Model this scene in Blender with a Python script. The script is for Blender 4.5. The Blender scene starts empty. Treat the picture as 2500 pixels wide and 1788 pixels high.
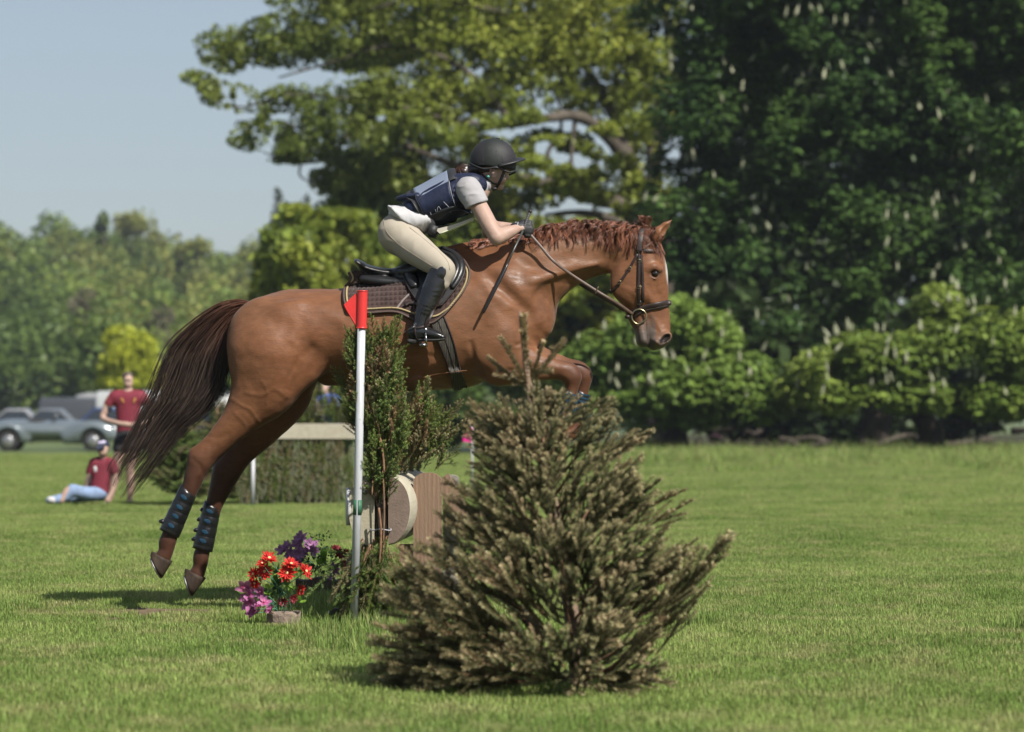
import bpy, math, random
import numpy as np
from mathutils import Vector, Matrix

SC = bpy.context.scene
COL = SC.collection
random.seed(7)
rng = np.random.default_rng(11)

# ---------------------------------------------------------------- camera, sky, sun, exposure
F, HX, HY, CAMH = 7397.6, 1250.0, 1021.6, 1.066      # focal length in photo pixels, vanishing point, eye height

cam = bpy.data.cameras.new('camera')
cam_o = bpy.data.objects.new('camera', cam)
COL.objects.link(cam_o)
cam_o.location = (0, 0, CAMH)
cam_o.rotation_euler = (math.radians(90), 0, 0)
cam.sensor_width = 36
cam.lens = F / 2500 * 36
cam.shift_y = (HY - 894) / 2500
cam.clip_start = 0.5
cam.clip_end = 6000
cam.dof.use_dof = True
cam.dof.focus_distance = 16.45
cam.dof.aperture_fstop = 2.9
cam.dof.aperture_blades = 0
SC.camera = cam_o

SUN = Vector((0.52, -0.62, 0.86)).normalized()        # towards the sun: high, right, behind the photographer
elev = math.asin(SUN.z)
world = bpy.data.worlds.new('World')
SC.world = world
world.use_nodes = True
wn = world.node_tree
wn.nodes.clear()
sky = wn.nodes.new('ShaderNodeTexSky')
sky.sky_type = 'NISHITA'
sky.sun_disc = False
sky.sun_elevation = elev
sky.sun_rotation = math.atan2(SUN.x, SUN.y)
sky.air_density = 1.0
sky.dust_density = 1.2
sky.ozone_density = 1.0
bg = wn.nodes.new('ShaderNodeBackground')
bg.inputs['Strength'].default_value = 0.069
wo = wn.nodes.new('ShaderNodeOutputWorld')
veil = wn.nodes.new('ShaderNodeMix')                    # a thin even veil of high cloud greys the blue
veil.data_type = 'RGBA'
veil.inputs[0].default_value = 0.55
wn.links.new(sky.outputs[0], veil.inputs[6])
veil.inputs[7].default_value = (3.1, 3.5, 4.0, 1)
wn.links.new(veil.outputs[2], bg.inputs['Color'])
wn.links.new(bg.outputs[0], wo.inputs['Surface'])

sun = bpy.data.lights.new('sun', 'SUN')
sun.energy = 4.7
sun.angle = math.radians(0.53)
sun.color = (1.0, 0.955, 0.88)
sun_o = bpy.data.objects.new('sun', sun)
COL.objects.link(sun_o)
sun_o.rotation_euler = SUN.to_track_quat('Z', 'Y').to_euler()
sun_o.location = (10, -12, 20)

SC.view_settings.view_transform = 'Standard'
SC.view_settings.look = 'None'
SC.view_settings.exposure = 0.82
SC.view_settings.gamma = 1.0
SC.view_settings.use_curve_mapping = False
SC.cycles.max_bounces = 8
SC.cycles.diffuse_bounces = 3
SC.cycles.glossy_bounces = 3
SC.cycles.transmission_bounces = 4
SC.cycles.transparent_max_bounces = 8

# ---------------------------------------------------------------- helpers
def P(px, py, d):
    """the point at distance d that the photo shows at pixel (px, py)"""
    return np.array([(px - HX) / F * d, d, CAMH + (HY - py) / F * d])

def tag(o, label=None, cat=None, group=None, kind=None):
    if label: o['label'] = label
    if cat: o['category'] = cat
    if group: o['group'] = group
    if kind: o['kind'] = kind
    return o

def empty(name, loc=(0, 0, 0), label=None, cat=None, group=None):
    o = bpy.data.objects.new(name, None)
    COL.objects.link(o)
    o.location = loc
    o.empty_display_size = 0.2
    return tag(o, label, cat, group)

def link(name, me, mat=None, parent=None):
    """links a mesh given in world coordinates (the parent keeps its own place)"""
    o = bpy.data.objects.new(name, me)
    COL.objects.link(o)
    if mat is not None and len(me.materials) == 0:
        me.materials.append(mat)
    if parent is not None:
        o.parent = parent
        m = Matrix.Identity(4)
        p = parent
        while p is not None:
            m = p.matrix_basis @ m if p.parent is None else p.matrix_basis @ m
            p = p.parent
        # parents are only ever translated or uniformly turned at build time
        chain = []
        p = parent
        while p is not None:
            chain.append(p); p = p.parent
        w = Matrix.Identity(4)
        for q in reversed(chain):
            w = w @ q.matrix_parent_inverse @ q.matrix_basis
        o.matrix_parent_inverse = w.inverted()
    return o

def mesh(name, v, f, smooth=True, attrs=None):
    """v (n,3) array, f array or list of faces"""
    me = bpy.data.meshes.new(name)
    v = np.asarray(v, dtype=np.float32)
    if isinstance(f, np.ndarray) and f.ndim == 2:
        k = f.shape[1]
        me.vertices.add(len(v)); me.vertices.foreach_set('co', v.ravel())
        me.loops.add(f.size); me.loops.foreach_set('vertex_index', f.ravel().astype(np.int32))
        me.polygons.add(len(f))
        me.polygons.foreach_set('loop_start', np.arange(0, f.size, k, dtype=np.int32))
        me.update(calc_edges=True)
    else:
        me.from_pydata([tuple(map(float, q)) for q in v], [], [tuple(map(int, q)) for q in f])
        me.update()
    me.validate()
    if smooth:
        me.polygons.foreach_set('use_smooth', np.ones(len(me.polygons), dtype=bool))
    for nm, arr in (attrs or {}).items():
        arr = np.asarray(arr, dtype=np.float32)
        if arr.ndim == 1:
            a = me.attributes.new(nm, 'FLOAT', 'POINT'); a.data.foreach_set('value', arr)
        else:
            if arr.shape[1] == 3:
                arr = np.c_[arr, np.ones(len(arr), np.float32)]
            a = me.attributes.new(nm, 'FLOAT_COLOR', 'POINT'); a.data.foreach_set('color', arr.ravel())
    return me

class MB:
    """collects pieces of geometry into one mesh"""
    def __init__(s): s.v, s.f, s.n, s.a = [], [], 0, []
    def add(s, v, f, a=0.0):
        v = np.asarray(v, float)
        s.v.append(v)
        s.f += [tuple(int(i) + s.n for i in q) for q in f]
        s.a.append(np.full(len(v), a) if np.isscalar(a) else np.asarray(a, float))
        s.n += len(v)
        return s
    def box(s, c, size, rot=None, taper=1.0):
        x, y, z = np.array(size) / 2
        v = np.array([[-x,-y,-z],[x,-y,-z],[x,y,-z],[-x,y,-z],[-x*taper,-y*taper,z],[x*taper,-y*taper,z],[x*taper,y*taper,z],[-x*taper,y*taper,z]])
        if rot is not None: v = v @ np.array(rot).T
        return s.add(v + np.array(c), [(0,3,2,1),(4,5,6,7),(0,1,5,4),(1,2,6,5),(2,3,7,6),(3,0,4,7)])
    def tube(s, pts, r, n=8, cap=True, flat=None, a=0.0):
        v, f = tube(pts, r, n, cap, flat)
        return s.add(v, f, a)
    def mesh(s, name, smooth=True):
        return mesh(name, np.concatenate(s.v), s.f, smooth, {'tone': np.concatenate(s.a)})
    def obj(s, name, mat, parent=None, smooth=True):
        return link(name, s.mesh(name, smooth), mat, parent)

def frames(pts):
    pts = np.asarray(pts, float)
    t = np.gradient(pts, axis=0)
    t /= np.linalg.norm(t, axis=1)[:, None] + 1e-12
    u = np.zeros_like(t)
    ref = np.array([0, 0, 1.0]) if abs(t[0][2]) < 0.9 else np.array([1.0, 0, 0])
    a = np.cross(t[0], ref); a /= np.linalg.norm(a)
    for i in range(len(t)):
        a = a - t[i] * np.dot(a, t[i]); a /= np.linalg.norm(a) + 1e-12
        u[i] = a
    return t, u, np.cross(t, u)

def tube(pts, r, n=8, cap=True, flat=None):
    pts = np.asarray(pts, float)
    m = len(pts)
    r = np.full(m, r, float) if np.isscalar(r) else np.asarray(r, float)
    t, u, w = frames(pts)
    ang = np.linspace(0, 2 * math.pi, n, endpoint=False)
    fl = 1.0 if flat is None else flat
    v = (pts[:, None, :] + r[:, None, None] * (np.cos(ang)[None, :, None] * u[:, None, :] + fl * np.sin(ang)[None, :, None] * w[:, None, :])).reshape(-1, 3)
    f = []
    for i in range(m - 1):
        for j in range(n):
            k = (j + 1) % n
            f.append((i*n+j, i*n+k, (i+1)*n+k, (i+1)*n+j))
    if cap:
        f.append(tuple(range(n - 1, -1, -1))); f.append(tuple((m-1)*n + j for j in range(n)))
    return v, f

def spline(pts, n):
    """Catmull-Rom through the points"""
    p = np.asarray(pts, float)
    if p.ndim == 1: p = p[:, None]
    q = np.vstack([2*p[0]-p[1], p, 2*p[-1]-p[-2]])
    ts = np.linspace(0, len(p) - 1, n)
    i = np.minimum(ts.astype(int), len(p) - 2)
    t = (ts - i)[:, None]
    a, b, c, d = q[i], q[i+1], q[i+2], q[i+3]
    return 0.5 * (2*b + (c-a)*t + (2*a-5*b+4*c-d)*t*t + (3*b-a-3*c+d)*t**3)

# ---- value noise in numpy
_NP = np.random.default_rng(3).random((64, 64, 64)).astype(np.float32)
def vnoise(p, scale=1.0):
    p = np.asarray(p, float) * scale
    i = np.floor(p).astype(int); f = p - i
    f = f * f * (3 - 2 * f)
    o = 0
    for dx in (0, 1):
        for dy in (0, 1):
            for dz in (0, 1):
                w = (f[:,0] if dx else 1-f[:,0]) * (f[:,1] if dy else 1-f[:,1]) * (f[:,2] if dz else 1-f[:,2])
                o = o + w * _NP[(i[:,0]+dx) & 63, (i[:,1]+dy) & 63, (i[:,2]+dz) & 63]
    return o * 2 - 1

# ---- implicit surfaces: smooth unions of tapered segments and ellipsoids, meshed by surface nets
def seg(a, b, ra, rb, wa=None, wb=None, k=0.03, op='u'):
    a = np.asarray(a, float); b = np.asarray(b, float)
    wa = ra if wa is None else wa; wb = rb if wb is None else wb
    R = max(ra, rb, wa, wb)
    lo, hi = np.minimum(a, b) - R, np.maximum(a, b) + R
    def f(x, y, z):
        ab = b - a; L = float(ab @ ab) + 1e-9
        t = np.clip(((x-a[0])*ab[0] + (y-a[1])*ab[1] + (z-a[2])*ab[2]) / L, 0, 1)
        r = ra + (rb-ra)*t; w = wa + (wb-wa)*t
        return np.sqrt((x-a[0]-t*ab[0])**2 + (z-a[2]-t*ab[2])**2 + ((y-a[1]-t*ab[1])*r/w)**2) - r
    return (f, lo, hi, k, op)

def chain(nodes, k=0.03, op='u', sub=4):
    """one smooth limb through nodes (x, y, z, radius, half-width)"""
    nd = np.asarray(nodes, float)
    if sub > 1 and len(nd) > 2: nd = spline(nd, (len(nd) - 1) * sub + 1)
    nd[:, 3:] = np.maximum(nd[:, 3:], 1e-3)
    segs = [seg(a[:3], b[:3], a[3], b[3], a[4], b[4]) for a, b in zip(nd, nd[1:])]
    lo = np.min([q[1] for q in segs], 0); hi = np.max([q[2] for q in segs], 0)
    def f(x, y, z):
        d = segs[0][0](x, y, z)
        for q in segs[1:]:
            d = np.minimum(d, q[0](x, y, z))
        return d
    return (f, lo, hi, k, op)

def ell(c, r, ang=0.0, k=0.03, op='u', yaw=0.0):
    """ellipsoid; ang turns it in the picture plane (xz), yaw about the vertical"""
    c = np.asarray(c, float); r = np.asarray(r, float)
    ca, sa = math.cos(ang), math.sin(ang); cy, sy = math.cos(yaw), math.sin(yaw)
    R = r.max()
    def f(x, y, z):
        X, Y, Z = x-c[0], y-c[1], z-c[2]
        X, Y = cy*X + sy*Y, -sy*X + cy*Y
        X, Z = ca*X + sa*Z, -sa*X + ca*Z
        k0 = np.sqrt((X/r[0])**2 + (Y/r[1])**2 + (Z/r[2])**2)
        k1 = np.sqrt((X/r[0]**2)**2 + (Y/r[1]**2)**2 + (Z/r[2]**2)**2) + 1e-9
        return k0 * (k0 - 1) / k1
    return (f, c - R, c + R, k, op)

def plane_cut(p, n, k=0.01):
    """removes everything on the side the normal points to"""
    p = np.asarray(p, float); n = np.asarray(n, float); n = n / np.linalg.norm(n)
    def f(x, y, z):
        return -((x-p[0])*n[0] + (y-p[1])*n[1] + (z-p[2])*n[2])
    return (f, None, None, k, 's')

class Field:
    def __init__(s, prims, h):
        los = np.min([q[1] for q in prims if q[4] == 'u' and q[1] is not None], axis=0) - 4*h - 0.02
        his = np.max([q[2] for q in prims if q[4] == 'u' and q[2] is not None], axis=0) + 4*h + 0.02
        s.h, s.lo = h, los
        s.n = np.ceil((his - los) / h).astype(int) + 1
        s.ax = [los[i] + h * np.arange(s.n[i]) for i in range(3)]
        D = np.full(s.n, 1.0, np.float32)
        for f, lo, hi, k, op in prims:
            if lo is None:
                sl = (slice(None),) * 3
            else:
                m = k + 3 * h
                i0 = np.maximum(np.floor((lo - m - los) / h).astype(int), 0)
                i1 = np.minimum(np.ceil((hi + m - los) / h).astype(int) + 1, s.n)
                if (i1 <= i0).any(): continue
                sl = tuple(slice(i0[i], i1[i]) for i in range(3))
            x = s.ax[0][sl[0]][:, None, None].astype(np.float32)
            y = s.ax[1][sl[1]][None, :, None].astype(np.float32)
            z = s.ax[2][sl[2]][None, None, :].astype(np.float32)
            d = f(x, y, z).astype(np.float32)
            o = D[sl]
            if op == 'u':
                hh = np.maximum(k - np.abs(o - d), 0) / k
                D[sl] = np.minimum(o, d) - hh * hh * k * 0.25
            else:
                d = -d
                hh = np.maximum(k - np.abs(o - d), 0) / k
                D[sl] = np.maximum(o, d) + hh * hh * k * 0.25
        s.D = D
    def sample(s, p):
        q = (np.asarray(p, float) - s.lo) / s.h
        q = np.clip(q, 0, s.n - 1.001)
        i = q.astype(int); f = q - i
        o = 0
        for dx in (0, 1):
            for dy in (0, 1):
                for dz in (0, 1):
                    w = (f[:,0] if dx else 1-f[:,0]) * (f[:,1] if dy else 1-f[:,1]) * (f[:,2] if dz else 1-f[:,2])
                    o = o + w * s.D[i[:,0]+dx, i[:,1]+dy, i[:,2]+dz]
        return o
    def normal(s, p):
        p = np.asarray(p, float); e = s.h * 1.5
        g = np.stack([s.sample(p + e*np.eye(3)[i]) - s.sample(p - e*np.eye(3)[i]) for i in range(3)], 1)
        return g / (np.linalg.norm(g, axis=1)[:, None] + 1e-9)
    def near_y(s, X, Z, far=False):
        """where a line along the view meets the surface at world (X, Z): the side facing the camera"""
        qx = np.clip((np.asarray(X) - s.lo[0]) / s.h, 0, s.n[0] - 1.001); qz = np.clip((np.asarray(Z) - s.lo[2]) / s.h, 0, s.n[2] - 1.001)
        ix, iz = qx.astype(int), qz.astype(int); fx, fz = (qx-ix)[:, None], (qz-iz)[:, None]
        c = (s.D[ix,:,iz]*(1-fx)*(1-fz) + s.D[ix+1,:,iz]*fx*(1-fz) + s.D[ix,:,iz+1]*(1-fx)*fz + s.D[ix+1,:,iz+1]*fx*fz)
        if far: c = c[:, ::-1]
        inside = c < 0
        j = inside.argmax(1); hit = inside.any(1); j = np.maximum(j, 1)
        r = np.arange(len(j)); a, b = c[r, j-1], c[r, j]
        t = j - 1 + a / (a - b + 1e-9)
        if far: t = s.n[1] - 1 - t
        return np.where(hit, s.lo[1] + t * s.h, np.nan)
    def surface(s, smooth=2):
        D, h = s.D, s.h
        nx, ny, nz = D.shape
        neg = D < 0
        c = np.zeros((nx-1, ny-1, nz-1), np.uint8)
        for dx in (0, 1):
            for dy in (0, 1):
                for dz in (0, 1):
                    c += neg[dx:nx-1+dx, dy:ny-1+dy, dz:nz-1+dz]
        I = np.argwhere((c > 0) & (c < 8))
        idx = np.full((nx-1, ny-1, nz-1), -1, np.int32)
        idx[I[:,0], I[:,1], I[:,2]] = np.arange(len(I))
        acc = np.zeros((len(I), 3)); cnt = np.zeros(len(I))
        for ax in range(3):
            oth = [i for i in range(3) if i != ax]
            for u in (0, 1):
                for v in (0, 1):
                    o = np.zeros(3, int); o[oth[0]] = u; o[oth[1]] = v
                    a = I + o; b = a.copy(); b[:, ax] += 1
                    da = D[a[:,0], a[:,1], a[:,2]]; db = D[b[:,0], b[:,1], b[:,2]]
                    m = (da < 0) != (db < 0)
                    t = np.where(m, da / np.where(m, da - db, 1), 0)
                    pt = o[None, :].astype(float).repeat(len(I), 0); pt[:, ax] = t
                    acc[m] += pt[m]; cnt[m] += 1
        V = s.lo + (I + acc / cnt[:, None]) * h
        faces = []
        for ax in range(3):
            o1, o2 = [(1, 2), (2, 0), (0, 1)][ax]
            sl_a = [slice(None)]*3; sl_b = [slice(None)]*3
            sl_a[ax] = slice(0, -1); sl_b[ax] = slice(1, None)
            m = neg[tuple(sl_a)] != neg[tuple(sl_b)]
            E = np.argwhere(m)
            ok = (E[:, o1] > 0) & (E[:, o2] > 0) & (E[:, o1] < D.shape[o1]-1) & (E[:, o2] < D.shape[o2]-1)
            E = E[ok]
            def cell(d1, d2):
                q = E.copy(); q[:, o1] -= d1; q[:, o2] -= d2
                return idx[q[:,0], q[:,1], q[:,2]]
            q = np.stack([cell(1,1), cell(0,1), cell(0,0), cell(1,0)], 1)
            flip = ~neg[E[:,0], E[:,1], E[:,2]]
            q[flip] = q[flip][:, ::-1]
            faces.append(q)
        Fc = np.concatenate(faces)
        Fc = Fc[(Fc >= 0).all(1)]
        for it in range(smooth):
            A = np.zeros_like(V); n = np.zeros(len(V))
            for a, b in ((0,1),(1,2),(2,3),(3,0)):
                np.add.at(A, Fc[:,a], V[Fc[:,b]]); np.add.at(n, Fc[:,a], 1)
                np.add.at(A, Fc[:,b], V[Fc[:,a]]); np.add.at(n, Fc[:,b], 1)
            V = V * 0.5 + 0.5 * A / np.maximum(n, 1)[:, None]
        return V, Fc

def relax(V, Fc, it, w):
    """a few rounds of smoothing, weighted per vertex"""
    n = np.zeros(len(V))
    for a, b in ((0,1),(1,2),(2,3),(3,0)):
        n += np.bincount(Fc[:,a], minlength=len(V)) + np.bincount(Fc[:,b], minlength=len(V))
    n = np.maximum(n, 1)[:, None]
    for _ in range(it):
        A = np.zeros_like(V)
        for a, b in ((0,1),(1,2),(2,3),(3,0)):
            for i in range(3):
                A[:, i] += np.bincount(Fc[:,a], V[Fc[:,b], i], minlength=len(V)) + np.bincount(Fc[:,b], V[Fc[:,a], i], minlength=len(V))
        V = V + w[:, None] * (A / n - V)
    return V

def hair(paths, rad, cols, n=3):
    """paths (N, M, 3), rad (N, M), cols (N, M, 3): thin tapered strands in one mesh"""
    N, M = paths.shape[:2]
    t = np.gradient(paths, axis=1); t /= np.linalg.norm(t, axis=2, keepdims=True) + 1e-9
    ref = np.zeros_like(t); ref[..., 1] = 1
    u = np.cross(t, ref); u /= np.linalg.norm(u, axis=2, keepdims=True) + 1e-9
    w = np.cross(t, u)
    ang = 2 * np.pi * np.arange(n) / n
    v = paths[:, :, None, :] + rad[:, :, None, None] * (np.cos(ang)[None, None, :, None] * u[:, :, None, :] + np.sin(ang)[None, None, :, None] * w[:, :, None, :])
    base = (np.arange(N)[:, None, None] * M + np.arange(M - 1)[None, :, None]) * n
    j = np.arange(n)[None, None, :]; k = (j + 1) % n
    f = np.stack([base + j, base + k, base + n + k, base + n + j], -1).reshape(-1, 4)
    c = np.repeat(cols[:, :, None, :], n, 2).reshape(-1, 3)
    return v.reshape(-1, 3), f, c

# ---------------------------------------------------------------- materials
def mat(name, col=(0.5,0.5,0.5), rough=0.6, metal=0.0, spec=0.5, sheen=0.0, coat=0.0, noise_scale=0, noise_amt=0.25, col2=None,
        bump=0.0, bump_scale=60, stretch=(1,1,1), attr=None, attr_col=None, trans=0.0, rand=0.0, island=0.0, ior=None, wave=None, coord='Object'):
    m = bpy.data.materials.new(name); m.use_nodes = True
    nt = m.node_tree; N = nt.nodes; L = nt.links
    b = N['Principled BSDF']
    b.inputs['Roughness'].default_value = rough
    b.inputs['Metallic'].default_value = metal
    b.inputs['Specular IOR Level'].default_value = spec
    if ior: b.inputs['IOR'].default_value = ior
    if sheen:
        b.inputs['Sheen Weight'].default_value = sheen; b.inputs['Sheen Roughness'].default_value = 0.4
    if coat:
        b.inputs['Coat Weight'].default_value = coat; b.inputs['Coat Roughness'].default_value = 0.15
    rgb = N.new('ShaderNodeRGB'); rgb.outputs[0].default_value = (*col, 1)
    out = rgb.outputs[0]
    def mix(a, bb, fac, mode='MIX'):
        x = N.new('ShaderNodeMix'); x.data_type = 'RGBA'; x.blend_type = mode
        for s_, val in ((x.inputs[6], a), (x.inputs[7], bb)):
            if isinstance(val, tuple): s_.default_value = (*val[:3], 1)
            else: L.new(val, s_)
        if isinstance(fac, (int, float)): x.inputs[0].default_value = fac
        else: L.new(fac, x.inputs[0])
        return x.outputs[2]
    tc = N.new('ShaderNodeTexCoord'); mp = N.new('ShaderNodeMapping'); mp.inputs['Scale'].default_value = stretch
    L.new(tc.outputs[coord], mp.inputs[0])
    if attr == 'vcol':
        at = N.new('ShaderNodeAttribute'); at.attribute_name = 'col'; out = at.outputs['Color']
    elif attr:
        at = N.new('ShaderNodeAttribute'); at.attribute_name = attr
        out = mix(out, attr_col, at.outputs['Fac'])
    if wave:
        wv = N.new('ShaderNodeTexWave'); wv.wave_type = wave[0]; wv.inputs['Scale'].default_value = wave[1]; wv.inputs['Distortion'].default_value = wave[2]
        wv.inputs['Detail'].default_value = 2
        if wave[0] == 'RINGS': wv.rings_direction = 'Y'
        else: wv.bands_direction = wave[4] if len(wave) > 4 else 'X'
        L.new(mp.outputs[0], wv.inputs[0])
        out = mix(out, wave[3], wv.outputs['Fac'])
    if noise_scale:
        nz = N.new('ShaderNodeTexNoise'); nz.inputs['Scale'].default_value = noise_scale; nz.inputs['Detail'].default_value = 5; nz.inputs['Roughness'].default_value = 0.62
        L.new(mp.outputs[0], nz.inputs['Vector'])
        rmp = N.new('ShaderNodeMapRange'); rmp.inputs['From Min'].default_value = 0.3; rmp.inputs['From Max'].default_value = 0.7
        L.new(nz.outputs['Fac'], rmp.inputs['Value'])
        if col2 is not None: out = mix(out, col2, rmp.outputs[0])
        else:
            lo, hi = 1 - noise_amt, 1 + noise_amt
            rm2 = N.new('ShaderNodeMapRange'); rm2.inputs['To Min'].default_value = lo; rm2.inputs['To Max'].default_value = hi
            L.new(rmp.outputs[0], rm2.inputs['Value'])
            cc = N.new('ShaderNodeCombineColor')
            for i in range(3): L.new(rm2.outputs[0], cc.inputs[i])
            out = mix(out, cc.outputs[0], 1.0, 'MULTIPLY')
    if rand or island:
        if island:
            gi = N.new('ShaderNodeNewGeometry'); src = gi.outputs['Random Per Island']; amt = island
        else:
            gi = N.new('ShaderNodeObjectInfo'); src = gi.outputs['Random']; amt = rand
        rm3 = N.new('ShaderNodeMapRange'); rm3.inputs['To Min'].default_value = 1 - amt; rm3.inputs['To Max'].default_value = 1 + amt
        L.new(src, rm3.inputs['Value'])
        cc = N.new('ShaderNodeCombineColor')
        for i in range(3): L.new(rm3.outputs[0], cc.inputs[i])
        out = mix(out, cc.outputs[0], 1.0, 'MULTIPLY')
    L.new(out, b.inputs['Base Color'])
    if bump:
        nz = N.new('ShaderNodeTexNoise'); nz.inputs['Scale'].default_value = bump_scale; nz.inputs['Detail'].default_value = 4
        L.new(mp.outputs[0], nz.inputs['Vector'])
        bp = N.new('ShaderNodeBump'); bp.inputs['Strength'].default_value = bump; bp.inputs['Distance'].default_value = 0.01
        L.new(nz.outputs['Fac'], bp.inputs['Height']); L.new(bp.outputs[0], b.inputs['Normal'])
    if trans:
        tr = N.new('ShaderNodeBsdfTranslucent'); L.new(out, tr.inputs['Color'])
        mx = N.new('ShaderNodeMixShader'); mx.inputs[0].default_value = trans
        L.new(b.outputs[0], mx.inputs[1]); L.new(tr.outputs[0], mx.inputs[2])
        L.new(mx.outputs[0], N['Material Output'].inputs['Surface'])
    return m
# ---------------------------------------------------------------- ground, grass, hill
def world_noise(nt, scale, detail=4):
    N, L = nt.nodes, nt.links
    g_ = N.new('ShaderNodeNewGeometry'); nz = N.new('ShaderNodeTexNoise'); nz.inputs['Scale'].default_value = scale; nz.inputs['Detail'].default_value = detail
    L.new(g_.outputs['Position'], nz.inputs['Vector']); return nz.outputs['Fac']

def meadow_material(name, cols, trans, island):
    """three colours mixed by large and middling noise fixed to the ground"""
    m = bpy.data.materials.new(name); m.use_nodes = True
    nt = m.node_tree; N, L = nt.nodes, nt.links; b = N['Principled BSDF']
    def rng_(s, a, c):
        r = N.new('ShaderNodeMapRange'); r.inputs['From Min'].default_value = a; r.inputs['From Max'].default_value = c; L.new(s, r.inputs['Value']); return r.outputs[0]
    def mix(a, c, f, mode='MIX'):
        x = N.new('ShaderNodeMix'); x.data_type = 'RGBA'; x.blend_type = mode
        for s_, v in ((x.inputs[6], a), (x.inputs[7], c)):
            if isinstance(v, tuple): s_.default_value = (*v, 1)
            else: L.new(v, s_)
        if isinstance(f, float): x.inputs[0].default_value = f
        else: L.new(f, x.inputs[0])
        return x.outputs[2]
    c = mix(cols[0], cols[1], rng_(world_noise(nt, 0.55, 6), .40, .60))
    c = mix(c, cols[2], rng_(world_noise(nt, 2.6, 6), .50, .68))
    if island:
        g_ = N.new('ShaderNodeNewGeometry'); r = N.new('ShaderNodeMapRange'); r.inputs['To Min'].default_value = .55; r.inputs['To Max'].default_value = 1.5
        L.new(g_.outputs['Random Per Island'], r.inputs['Value'])
        cc = N.new('ShaderNodeCombineColor')
        for i in range(3): L.new(r.outputs[0], cc.inputs[i])
        c = mix(c, cc.outputs[0], 1.0, 'MULTIPLY')
        at = N.new('ShaderNodeAttribute'); at.attribute_name = 'tone'
        c = mix(c, (0.30, 0.26, 0.12), at.outputs['Fac'])
    L.new(c, b.inputs['Base Color']); b.inputs['Roughness'].default_value = .6; b.inputs['Specular IOR Level'].default_value = .25
    if trans:
        tr = N.new('ShaderNodeBsdfTranslucent'); L.new(c, tr.inputs['Color'])
        mx = N.new('ShaderNodeMixShader'); mx.inputs[0].default_value = trans
        L.new(b.outputs[0], mx.inputs[1]); L.new(tr.outputs[0], mx.inputs[2]); L.new(mx.outputs[0], N['Material Output'].inputs['Surface'])
    return m
M_ground = meadow_material('turf_soil', ((0.070, 0.100, 0.024), (0.090, 0.120, 0.032), (0.095, 0.100, 0.040)), 0, False)
M_grass = meadow_material('grass_blade', ((0.136, 0.208, 0.044), (0.215, 0.285, 0.074), (0.290, 0.295, 0.118)), .35, True)

def relief(x, y):
    p = np.stack([np.asarray(x, float), np.asarray(y, float), np.zeros_like(np.asarray(x, float))], 1)
    return .030 * vnoise(p, .35) + .012 * vnoise(p + 7, 1.3)

ys = np.concatenate([np.linspace(-6, 9, 10), np.linspace(9.5, 40, 120), np.linspace(42, 120, 40), np.geomspace(130, 4000, 24)])
us = np.concatenate([-np.geomspace(1, 60, 20)[::-1], np.linspace(-.95, .95, 61), np.geomspace(1, 60, 20)])
X = us[None, :] * np.maximum(ys[:, None] * .30, 4); Yg = np.repeat(ys[:, None], len(us), 1)
Z = relief(X.ravel(), Yg.ravel()) * np.clip((140 - Yg.ravel()) / 60, 0, 1)
v = np.stack([X.ravel(), Yg.ravel(), Z], 1); n_ = len(us)
ii, jj = np.meshgrid(np.arange(len(ys) - 1), np.arange(n_ - 1), indexing='ij'); a = (ii * n_ + jj).ravel()
tag(link('ground', mesh('ground', v, np.stack([a, a + 1, a + n_ + 1, a + n_], 1)), M_ground), kind='structure')

def blade_patch(name, size, n, hmin, hmax, width, seed, dry=.08):
    g = np.random.default_rng(seed)
    x, y = (g.random(n) - .5) * size, (g.random(n) - .5) * size
    # blades grow in little tufts
    k = g.integers(0, 60, n); cx, cy = (g.random(60) - .5) * size, (g.random(60) - .5) * size
    m_ = g.random(n) < .35; x[m_] = cx[k[m_]] + g.normal(size=m_.sum()) * .018; y[m_] = cy[k[m_]] + g.normal(size=m_.sum()) * .018
    h = g.uniform(hmin, hmax, n) * np.where(g.random(n) < .06, 1.5, 1); a = g.random(n) * 6.283; lean = np.abs(g.normal(size=n)) * .45 * h; w = width * g.uniform(.6, 1.3, n)
    d = np.stack([np.cos(a), np.sin(a)], 1); s = np.stack([-d[:, 1], d[:, 0]], 1) * w[:, None] / 2
    b0 = np.stack([x, y], 1)
    V = np.zeros((n, 5, 3))
    V[:, 0, :2] = b0 - s; V[:, 1, :2] = b0 + s
    mid = b0 + d * (lean * .35)[:, None]; V[:, 2, :2] = mid + s * .8; V[:, 3, :2] = mid - s * .8; V[:, 2:4, 2] = (h * .6)[:, None]
    V[:, 4, :2] = b0 + d * lean[:, None]; V[:, 4, 2] = h
    V[:, :2, 2] = -.01
    o = np.arange(n)[:, None] * 5
    F_ = [tuple(q) for q in (o + np.array([[0, 1, 2, 3]])).tolist()] + [tuple(q) for q in (o + np.array([[3, 2, 4]])).tolist()]
    tone = np.repeat((g.random(n) < dry) * g.uniform(.3, .9, n), 5)
    me = mesh(name, V.reshape(-1, 3), F_, False, {'tone': tone})
    me.materials.append(M_grass)
    return bpy.data.objects.new(name, me)

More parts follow.
